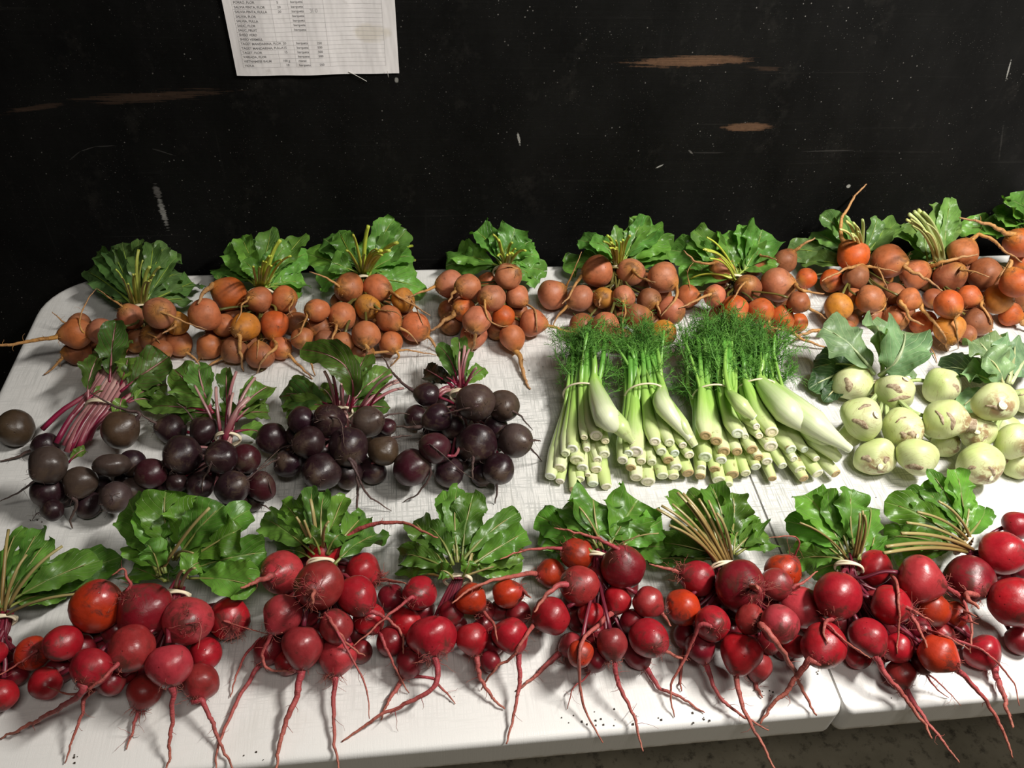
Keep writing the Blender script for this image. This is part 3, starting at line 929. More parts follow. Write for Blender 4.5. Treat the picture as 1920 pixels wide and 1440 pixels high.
BEETS=[{"k":"g","label":"golden beet bunch on the rounded back corner of the table, dark frilly tops","o":[1503,-1676,0],"lt":"dk","band":[118,357,380,-1996,9799,0,128],"beets":[[[-547,-213,489],189,1.02,[-0.912,-0.36,0.197],"g0",1,0,[[304,-687,-269,520,-726,-284,528,-738,-313,525,-809,-333,523,-879,-350,521,-951,-365,519,-1024,-377,517,-1096,-388,515,-1168,-399,513,-1235,-408,513,-1303,-418,514,-1384,-430,511,-1445,-446,510,-1514,-462,507,-1585,-481,505,-1657,-499,502,-1726,-518,500]]],[[-222,-252,535],168,0.97,[-0.976,-0.142,-0.165],"gs",1,0,[[134,-355,-272,512,-393,-277,506,-411,-319,602,-437,-282,648,-449,-217,680,-443,-157,711,-427,-93,749,-406,-34,787,-384,20,819,-349,71,854,-310,114,880,-276,166,900]]],[[-625,-205,170],172,1.0,[-0.827,-0.382,0.412],"gd",1,0,[[275,-741,-259,228,-774,-274,244,-764,-321,194,-821,-359,145,-880,-394,100,-944,-426,59,-1008,-457,20]]],[[18,163,430],167,1.02,[-0.271,-0.136,0.953],"gs",1,0,[[174,-19,144,560,-29,139,596,-33,160,613,-102,200,637,-173,249,658,-245,305,675,-320,367,690,-397,435,700]]],[[517,-169,741],195,0.99,[0.31,-0.695,0.648],"gs",1,0,[[168,567,-279,843,580,-310,872,702,-332,826,753,-336,787,805,-338,751,860,-341,717,917,-345,685,974,-349,655,1032,-352,627,1091,-356,600]]],[[651,-51,471],159,1.02,[0.15,-0.748,0.647],"gy",1,0,[[242,670,-147,555,676,-175,579,692,-247,583,647,-301,591,600,-352,596,554,-401,600]]],[[314,-96,280],174,1.0,[-0.098,-0.528,0.843],"gd",1,0,[[139,300,-171,399,296,-192,432,402,-254,426,431,-299,425,461,-343,424,487,-379,416]]],[[460,-347,271],144,0.96,[0.292,-0.905,-0.309],"gd",1,0,[]],[[621,-107,173],175,0.97,[0.562,-0.815,-0.138],"g0",1,0,[[210,702,-223,154,724,-256,148,798,-289,122,842,-323,93,877,-362,57,908,-403,20]]],[[-765,420,142],143,0.98,[-0.999,-0.007,-0.04],"gs",1,0,[[143,-882,419,137,-915,419,136,-981,423,185,-1013,433,233,-1050,454,273,-1095,490,300]]],[[-154,-190,245],165,0.93,[-0.609,-0.788,-0.093],"g0",1,0,[]],[[57,-10,153],154,1.03,[-0.219,-0.968,-0.124],"gd",1,0,[]],[[60,422,125],126,1.0,[0.083,-0.99,-0.117],"gd",0,0,[]],[[-217,341,124],125,1.0,[-0.72,-0.69,-0.071],"gd",0,0,[]],[[394,215,124],125,0.97,[0.585,-0.81,-0.047],"gd",0,0,[]],[[-562,81,121],123,1.03,[-0.829,-0.557,-0.038],"gd",0,0,[]]],"leaves":[[293,9414,0,"dk",51,349,450,-305,974,651,-747,1599,500],[308,4012,0,"dk",51,349,450,-458,919,492,-988,1488,300],[339,4253,0,"dk",133,379,450,512,819,416,708,1258,200],[334,4021,0,"dk",152,356,450,309,573,432,665,790,200],[290,6154,0,"dk",17,351,450,-254,696,515,-578,1041,200],[277,9235,0,"dk",92,381,450,-248,979,723,-519,1576,600],[336,118,0,"dk",133,379,450,256,789,597,504,1198,400],[291,1573,0,"dk",92,381,450,-143,974,627,-339,1567,700],[291,5717,0,"dk",147,379,450,374,822,698,457,1265,600],[261,1398,0,"dk",113,380,450,26,931,681,-72,1483,750],[276,7044,0,"dk",133,379,450,225,917,729,320,1455,750],[246,1063,0,"dk",133,379,450,217,877,710,154,1374,800],[170,1900,0,"dk",11,416,398,-244,892,425,-636,1369,198],[183,4805,0,"dk",65,373,431,-307,763,422,-646,1154,231],[233,3065,0,"dk",93,381,450,75,809,433,205,1237,340],[216,2136,0,"dk",184,354,450,192,730,453,248,1105,329],[247,162,0,"dk",-6,382,426,-309,785,387,-678,1188,226],[214,8239,0,"dk",95,381,450,-248,829,439,-532,1276,269],[207,3808,0,"dk",161,378,450,-12,756,543,-32,1134,462],[198,4906,0,"dk",92,381,450,24,941,550,-81,1500,551],[255,9836,0,"dk",168,378,450,28,908,416,-258,1437,272],[162,4435,0,"dk",125,424,415,-142,804,418,-302,1183,215]],"stalks":[[24,1,-392,-152,456,-245,-97,429,-95,-26,408,30,77,392,105,210,337,99,433,334],[24,1,-74,-231,560,46,-188,557,118,-101,514,146,34,455,91,172,453,51,409,431],[24,1,-497,-146,106,-347,-89,95,-172,-20,158,-13,81,254,83,281,382,91,504,420],[24,1,59,183,286,97,182,204,128,167,216,142,179,278,134,279,302,97,473,335],[24,1,463,-47,626,404,30,539,327,78,470,243,138,420,201,206,408,136,411,398],[24,1,629,57,379,568,127,317,452,151,309,313,178,333,224,300,315,138,493,331],[24,1,330,-14,147,324,44,91,284,81,138,225,138,237,159,243,305,98,449,350],[24,1,422,-229,311,369,-114,348,302,-18,369,229,89,378,140,201,400,79,419,400],[24,1,532,22,195,442,103,227,344,136,275,249,171,325,137,242,395,71,437,410],[24,1,-636,420,147,-455,382,175,-244,306,233,-50,253,301,53,233,401,71,406,424],[24,1,-63,-73,258,21,15,280,85,71,311,124,136,344,117,296,359,84,501,370],[24,1,88,125,170,118,210,204,141,219,257,149,218,315,110,299,379,71,480,398],[24,1,50,534,138,56,579,175,84,486,236,114,364,303,97,332,317,69,470,340],[24,1,-136,419,132,-34,446,164,50,379,227,106,302,298,112,329,325,85,486,349],[24,1,328,306,129,256,357,160,209,319,222,175,271,295,130,312,366,85,477,391],[24,1,-470,143,126,-323,186,156,-155,186,219,-4,195,293,116,298,319,120,487,344],[27,0,92,381,450,104,449,644,118,516,806,134,584,936,153,651,1034,174,719,1100],[27,0,133,379,450,188,370,644,241,360,806,292,351,936,342,341,1034,390,331,1100],[23,0,161,378,450,232,368,644,303,357,806,374,347,936,445,337,1034,515,326,1100],[19,0,65,383,450,91,342,644,122,301,806,158,260,936,200,219,1034,246,178,1100],[19,0,24,384,450,22,366,644,17,347,806,9,328,936,-2,310,1034,-17,291,1100],[15,0,-11,386,450,18,332,644,43,278,806,64,225,936,80,171,1034,92,117,1100],[18,0,161,378,450,224,331,644,287,284,806,350,237,936,413,190,1034,476,144,1100],[16,0,108,380,450,138,401,644,170,421,806,203,442,936,238,462,1034,274,482,1100],[21,0,59,383,450,102,341,644,140,300,806,171,258,936,197,217,1034,218,175,1100],[16,0,115,380,450,177,308,644,240,236,806,305,165,936,371,93,1034,439,21,1100],[19,0,157,378,450,227,311,644,293,244,806,353,177,936,408,110,1034,459,43,1100],[20,0,31,384,450,63,303,644,96,221,806,130,140,936,165,58,1034,201,-23,1100]]},
{"k":"g","label":"golden beet bunch second from the rounded corner, biggest beet perched at its shoulder","o":[3001,-1497,0],"lt":"md","band":[123,447,349,-773,9970,0,183],"beets":[[[-280,415,434],232,0.96,[-0.79,-0.049,0.611],"gr",1,0,[[436,-430,405,549,-472,403,582,-455,191,695,-473,-19,804,-459,-256,891,-479,-372,878]]],[[138,184,497],179,0.95,[-0.458,-0.57,0.682],"g0",1,0,[[179,71,101,597,52,78,625,35,-14,644,-7,-108,657,-3,-236,647,-20,-354,645,-59,-420,605]]],[[472,267,430],181,0.92,[0.679,-0.622,0.391],"g0",1,0,[[145,572,175,488,600,149,504,599,13,531,580,-105,561,599,-222,584,642,-330,600]]],[[-448,-308,661],211,0.96,[-0.893,-0.449,-0.028],"g0",1,0,[]],[[23,-327,452],187,1.02,[-0.478,-0.794,0.376],"gy",1,0,[[347,-49,-448,510,-70,-482,526,-24,-530,461,-29,-571,396,-25,-611,334,-20,-649,264,-21,-670,183,-22,-694,102,-24,-717,20]]],[[361,-156,324],192,1.0,[-0.079,-0.91,-0.408],"gr",1,0,[[284,349,-298,260,346,-338,242,403,-524,307,389,-640,323,347,-730,334,297,-790,311,255,-824,260,210,-829,176,143,-757,20]]],[[-480,-352,166],168,1.03,[-0.72,-0.503,-0.478],"g0",1,0,[[210,-579,-421,101,-606,-441,82,-614,-459,63,-622,-471,48,-629,-484,34,-637,-497,20]]],[[-135,-489,205],181,0.94,[-0.843,-0.367,-0.393],"gd",1,0,[[209,-259,-543,147,-294,-558,131,-400,-597,89,-453,-621,71,-500,-653,47,-546,-687,20]]],[[207,-631,212],187,0.94,[-0.021,0.633,0.774],"gd",1,0,[[138,204,-535,329,203,-508,362,210,-567,406,212,-674,401,206,-745,366,194,-792,310]]],[[438,-429,153],155,1.0,[0.65,-0.76,-0.001],"g0",1,0,[[247,520,-525,153,543,-552,153,609,-614,127,659,-674,101,710,-733,77,766,-790,56,824,-846,38,882,-901,20]]],[[610,56,165],167,0.93,[0.612,-0.79,-0.04],"gd",1,0,[]],[[-273,-210,395],154,0.99,[-0.739,-0.67,-0.066],"g0",1,0,[]],[[199,233,197],161,0.95,[0.183,-0.977,-0.11],"g0",1,0,[]],[[-169,577,136],138,1.04,[-0.799,-0.6,-0.049],"gd",0,0,[]],[[226,558,137],138,0.98,[0.56,-0.827,-0.053],"gd",0,0,[]],[[-482,486,135],137,0.95,[-0.895,-0.447,-0.008],"gd",0,0,[]],[[442,336,135],137,1.01,[0.63,-0.776,-0.035],"gd",0,0,[]],[[-260,267,133],135,1.0,[-0.721,-0.689,-0.07],"gd",0,0,[]],[[-473,-25,131],132,0.96,[-0.755,-0.653,-0.062],"gd",0,0,[]],[[159,-58,131],133,0.94,[-0.03,-0.992,-0.123],"gd",0,0,[]],[[-267,-148,142],131,0.92,[-0.607,-0.789,-0.093],"gd",0,0,[]],[[-9,-245,130],131,1.02,[-0.308,-0.944,-0.121],"gd",0,0,[]]],"leaves":[[472,5952,0,"md",61,558,450,-334,1031,459,-635,1505,200],[421,2048,0,"md",205,552,450,543,732,424,692,912,200],[328,9690,0,"md",210,503,450,442,608,457,646,713,200],[380,2817,0,"md",201,589,450,505,985,624,715,1382,400],[450,7260,0,"md",61,558,450,-146,994,578,-392,1430,600],[317,8079,0,"md",201,589,450,488,1023,693,708,1458,700],[329,4296,0,"md",93,593,450,-24,984,682,-202,1374,750],[297,3038,0,"md",129,592,450,313,866,676,492,1140,800],[329,2718,0,"md",100,593,450,196,988,719,256,1382,850],[250,2539,0,"md",90,557,450,73,674,709,-103,792,700],[249,7109,0,"md",155,554,450,216,655,777,381,756,800],[316,9965,0,"md",32,714,333,-137,1023,336,-174,1332,133],[229,7962,0,"md",180,553,450,244,831,453,151,1110,345],[160,2553,0,"md",192,504,450,266,737,499,418,971,470],[205,4548,0,"md",164,590,450,328,849,573,541,1108,530],[256,3802,0,"md",38,559,450,100,816,558,31,1073,414],[247,8100,0,"md",241,587,450,307,898,558,526,1209,581],[224,4230,0,"md",70,594,450,54,1018,625,-11,1442,621],[240,2213,0,"md",114,592,450,85,962,436,71,1332,341],[184,7067,0,"md",83,594,450,194,783,622,309,971,652],[167,40,0,"md",61,558,450,-29,810,599,-124,1062,672]],"stalks":[[24,1,-115,425,306,-11,399,252,62,344,255,106,313,290,103,298,298,95,482,317],[24,1,212,276,387,249,316,318,237,304,300,197,299,314,86,366,328,51,553,341],[24,1,361,368,366,273,403,327,211,369,318,168,335,327,87,432,288,65,608,296],[24,1,-278,-222,667,-148,-142,636,-33,-32,558,56,114,463,175,248,370,181,490,336],[24,1,104,-192,389,154,-82,349,170,24,334,161,150,336,69,253,407,45,483,412],[24,1,375,1,394,359,102,429,302,162,422,227,226,394,123,336,327,80,544,313],[24,1,-371,-276,239,-248,-185,296,-112,-61,329,11,99,345,161,238,353,181,484,353],[24,1,3,-429,269,99,-335,315,143,-175,340,151,36,349,123,317,382,101,582,381],[24,1,211,-737,81,206,-708,40,190,-483,92,166,-145,199,115,215,286,91,536,333],[24,1,347,-323,153,264,-203,174,205,-64,222,165,101,280,179,278,320,157,522,341],[24,1,518,175,171,420,247,194,320,262,238,228,279,290,136,420,332,96,612,350],[24,1,-170,-117,404,-66,-27,405,20,60,392,83,167,374,132,331,401,131,556,394],[24,1,172,375,213,152,444,238,142,412,273,137,363,309,103,436,338,88,603,349],[24,1,-70,652,142,30,655,168,92,550,220,123,433,280,76,441,325,62,588,345],[24,1,156,661,143,102,686,170,91,581,222,104,453,281,175,352,331,171,492,351],[24,1,-372,541,136,-232,542,159,-94,462,212,23,383,275,76,431,312,92,593,334],[24,1,365,431,139,282,475,165,219,426,217,173,368,278,68,454,395,44,620,416],[24,1,-172,351,142,-70,394,170,17,365,223,81,333,281,72,393,284,71,569,304],[24,1,-383,53,138,-256,124,166,-116,168,219,9,226,279,27,276,279,47,484,299],[24,1,162,61,146,164,164,179,159,210,231,149,253,287,184,310,379,165,509,397],[24,1,-195,-55,153,-101,41,183,-10,113,232,65,198,287,46,266,394,51,482,413],[24,1,28,-133,144,70,-15,177,102,79,229,122,181,286,56,389,291,44,610,309],[32,0,169,553,450,234,567,654,298,580,826,361,593,966,424,607,1074,485,620,1150],[24,0,133,555,450,194,495,654,249,436,826,297,376,966,340,316,1074,376,257,1150],[20,0,205,552,450,299,491,654,391,429,826,480,368,966,565,307,1074,648,246,1150],[20,0,75,558,450,99,452,654,123,346,826,148,240,966,173,134,1074,199,29,1150],[18,0,176,553,450,246,476,654,317,399,826,389,322,966,461,245,1074,534,167,1150],[22,0,162,554,450,223,450,654,280,346,826,332,243,966,379,139,1074,421,36,1150],[16,0,148,554,450,176,467,654,211,380,826,252,293,966,299,206,1074,352,119,1150],[18,0,132,555,450,178,496,654,228,437,826,282,379,966,339,320,1074,401,261,1150],[17,0,114,556,450,165,473,654,210,391,826,250,308,966,283,225,1074,311,143,1150],[16,0,104,556,450,144,448,654,183,340,826,219,232,966,254,124,1074,286,16,1150]]},
{"k":"g","label":"golden beet bunch third from the rounded corner, with tall yellow-green cut stalks","o":[4514,-1530,0],"lt":"md","band":[21,725,380,398,9992,0,128],"beets":[[[-185,471,462],207,1.02,[-0.495,-0.662,0.563],"g0",1,0,[[221,-268,360,556,-292,328,583,-304,323,613,-362,340,656,-419,354,695,-481,371,730,-546,381,759,-614,387,783,-684,401,800]]],[[208,482,431],200,1.0,[0.829,-0.536,0.159],"g0",1,0,[[223,343,394,457,381,370,464,456,134,579,521,76,568,588,33,550,657,-11,537,727,-57,524,793,-112,515,859,-168,506,923,-228,500]]],[[558,201,430],168,0.93,[0.657,-0.59,0.468],"gy",1,0,[[146,648,121,494,674,98,512,718,-15,490,752,-124,470,785,-235,449,819,-298,386]]],[[-560,-172,594],161,1.03,[-0.734,-0.5,0.46],"g0",1,0,[[175,-656,-237,654,-683,-256,671,-680,-309,618,-712,-351,571,-740,-398,525,-766,-446,478,-809,-484,443,-880,-483,396,-957,-429,333,-1031,-344,302]]],[[-261,-106,430],192,0.98,[-0.329,-0.943,0.049],"g0",1,0,[[249,-312,-254,438,-326,-295,440,-319,-455,474,-340,-610,509,-368,-661,455,-395,-714,400]]],[[75,72,430],181,1.02,[0.207,-0.813,0.545],"gy",1,0,[[144,105,-48,510,114,-81,533,232,-219,606,318,-289,645,409,-348,678,487,-413,702,546,-500,700]]],[[364,-237,475],170,1.03,[0.694,-0.613,-0.376],"g0",1,0,[[213,460,-322,423,487,-346,408,575,-367,363,637,-382,318,685,-408,261,731,-438,200]]],[[704,-167,254],210,0.96,[0.785,-0.555,-0.275],"g0",1,0,[[290,838,-262,207,876,-288,194,913,-321,158,951,-363,114,986,-409,68,1021,-456,20]]],[[70,-598,497],196,0.85,[-0.005,-0.998,-0.06],"g0",1,0,[[310,70,-733,489,70,-771,487,87,-794,439,81,-794,412,73,-762,356,65,-730,300]]],[[378,-453,220],163,0.95,[0.383,-0.923,-0.042],"g0",1,0,[[213,429,-576,214,443,-610,213,474,-639,160,459,-658,109,412,-667,65,360,-677,20]]],[[-567,-172,285],178,0.98,[-0.691,-0.718,-0.077],"gd",1,0,[]],[[-773,-394,306],154,0.96,[0.305,-0.95,0.073],"g0",1,0,[[245,-734,-513,315,-724,-547,317,-685,-602,254,-671,-655,193,-654,-708,133,-634,-763,76,-614,-818,20]]],[[-232,-600,385],145,0.97,[-0.177,-0.912,-0.371],"g0",1,0,[[207,-253,-708,341,-259,-738,329,-260,-680,253,-275,-623,175,-289,-568,97,-304,-513,20]]],[[-30,-593,173],176,1.0,[0.986,-0.077,0.146],"gd",1,0,[[176,111,-604,194,151,-607,200,500,-589,218,581,-558,186,658,-536,147,742,-523,110,823,-511,77,903,-503,48,983,-497,20]]],[[-460,-456,298],154,0.92,[-0.566,-0.819,-0.099],"gd",1,0,[]],[[-23,782,136],138,0.97,[-0.174,-0.977,-0.124],"gd",0,0,[]],[[-346,584,134],136,0.93,[-0.731,-0.679,-0.068],"gd",0,0,[]],[[244,555,135],136,0.93,[0.459,-0.885,-0.074],"gd",0,0,[]],[[-144,443,154],135,0.97,[-0.416,-0.902,-0.115],"gd",0,0,[]],[[181,246,132],133,0.98,[0.214,-0.971,-0.107],"gd",0,0,[]],[[568,227,132],134,0.92,[0.595,-0.803,-0.045],"gd",0,0,[]],[[-74,158,131],132,0.93,[-0.222,-0.967,-0.124],"gd",0,0,[]],[[-384,-25,129],131,1.01,[-0.546,-0.832,-0.102],"gd",0,0,[]],[[253,-180,232],129,1.02,[0.216,-0.971,-0.107],"gd",0,0,[]],[[436,-68,130],131,0.93,[0.402,-0.912,-0.084],"gd",0,0,[]]],"leaves":[[380,7748,0,"md",-77,792,450,-404,814,509,-634,836,200],[386,3866,0,"md",72,786,450,534,974,420,797,1162,200],[411,4890,0,"md",111,658,450,415,714,462,893,770,150],[430,9467,0,"md",-64,830,450,-421,1110,502,-835,1390,400],[260,8297,0,"md",71,824,450,417,984,664,744,1144,500],[429,305,0,"md",-41,829,450,-239,1155,581,-566,1482,600],[428,2373,0,"md",71,837,450,423,1104,670,636,1371,800],[351,2602,0,"md",-34,841,450,-259,1147,787,-336,1454,750],[398,8105,0,"md",71,837,450,223,1183,769,474,1530,900],[376,9992,0,"md",-64,830,450,-340,838,610,-431,847,650],[306,113,0,"md",-94,970,320,-38,1047,319,-14,1123,120],[218,9565,0,"md",38,787,450,310,1029,436,661,1271,272],[242,7242,0,"md",68,660,450,153,878,560,219,1095,404],[272,231,0,"md",-103,876,418,-325,982,347,-552,1089,218],[287,703,0,"md",46,825,450,60,1053,454,-83,1281,334],[341,5628,0,"md",-10,827,450,-115,1077,652,-107,1327,599],[221,1198,0,"md",82,836,450,78,1039,553,134,1242,480],[269,2348,0,"md",-35,841,450,163,938,546,289,1035,364],[268,3339,0,"md",93,836,450,18,1216,461,-142,1596,407],[257,6911,0,"md",-60,829,450,-22,958,684,83,1087,746]],"stalks":[[24,1,-93,594,357,-35,639,305,-3,617,304,11,597,331,21,597,367,28,778,383],[24,1,58,579,402,-27,613,384,-49,594,377,-31,582,376,-41,637,423,-17,823,425],[24,1,458,291,359,349,360,316,230,413,316,122,485,339,1,570,385,-22,784,398],[24,1,-454,-99,527,-335,2,468,-211,151,426,-99,341,398,-49,603,355,-10,860,351],[24,1,-203,57,422,-150,184,412,-93,300,401,-40,428,391,29,556,380,52,785,377],[24,1,41,204,341,18,304,293,8,381,296,8,471,327,0,637,358,10,855,375],[24,1,257,-143,533,165,-27,553,95,134,519,49,334,461,15,599,361,15,858,336],[24,1,556,-62,306,423,41,340,279,181,362,147,358,374,18,563,369,-12,815,370],[24,1,71,-422,508,65,-240,500,50,-5,469,34,263,429,15,565,402,16,843,388],[24,1,321,-317,226,252,-153,246,170,55,285,94,295,329,61,577,357,46,846,372],[24,1,-456,-57,297,-341,61,313,-217,201,335,-102,372,356,-49,612,358,-9,859,365],[24,1,-815,-262,295,-759,-101,297,-557,93,317,-301,316,345,-33,542,338,69,805,349],[24,1,-209,-481,434,-169,-301,464,-113,-52,455,-52,236,425,-1,550,384,26,836,369],[24,1,-381,-342,312,-286,-185,328,-182,28,346,-85,279,363,33,546,370,68,821,374],[24,1,-1,904,152,16,946,187,21,852,245,20,729,308,-4,716,354,2,857,375],[24,1,-256,667,142,-159,705,174,-84,666,233,-29,624,301,-9,650,342,9,823,365],[24,1,187,664,144,125,723,175,75,687,235,41,638,302,64,621,380,65,789,403],[24,1,-94,552,168,-43,624,201,-12,616,255,5,599,313,15,663,311,24,843,330],[24,1,155,363,145,119,461,180,81,501,239,47,538,305,22,620,307,21,817,328],[24,1,496,324,138,388,410,167,261,457,228,140,512,298,52,615,339,24,820,363],[24,1,-48,274,146,-21,381,182,-3,442,241,7,506,306,2,636,391,11,842,412],[24,1,-320,73,141,-233,188,176,-145,298,236,-65,426,303,-56,577,356,-26,808,378],[24,1,228,-66,244,184,76,269,128,223,303,73,387,340,40,613,387,31,855,399],[24,1,389,41,140,311,167,173,212,286,233,116,420,301,95,598,367,74,830,390],[37,0,11,826,450,29,838,664,50,849,846,74,861,996,101,872,1114,131,883,1200],[33,0,34,825,450,163,986,493,295,1147,504,431,1308,483,569,1469,430,710,1630,345],[33,0,57,799,450,201,903,484,341,1007,486,478,1112,456,611,1216,394,741,1320,300],[37,0,71,824,450,162,751,664,253,678,846,342,605,996,430,532,1114,517,459,1200],[25,0,-4,827,450,-17,796,664,-30,764,846,-43,733,996,-57,702,1114,-71,670,1200],[37,0,41,825,450,117,716,664,192,606,846,266,497,996,339,388,1114,411,278,1200],[33,0,26,826,450,72,717,664,124,608,846,180,500,996,241,391,1114,307,282,1200],[24,0,-34,828,450,-65,723,664,-92,617,846,-114,511,996,-131,405,1114,-143,300,1200],[19,0,32,825,450,96,721,664,154,617,846,205,513,996,250,408,1114,290,304,1200],[22,0,13,826,450,72,940,484,129,1053,486,183,1166,456,234,1279,394,283,1393,300],[18,0,35,825,450,85,712,664,133,599,846,180,486,996,226,373,1114,270,260,1200],[16,0,-10,827,450,14,702,664,38,577,846,61,452,996,83,327,1114,104,202,1200],[16,0,6,827,450,47,726,664,92,625,846,139,524,996,190,424,1114,245,323,1200],[22,0,48,825,450,93,696,664,142,567,846,196,438,996,254,309,1114,316,181,1200]]},
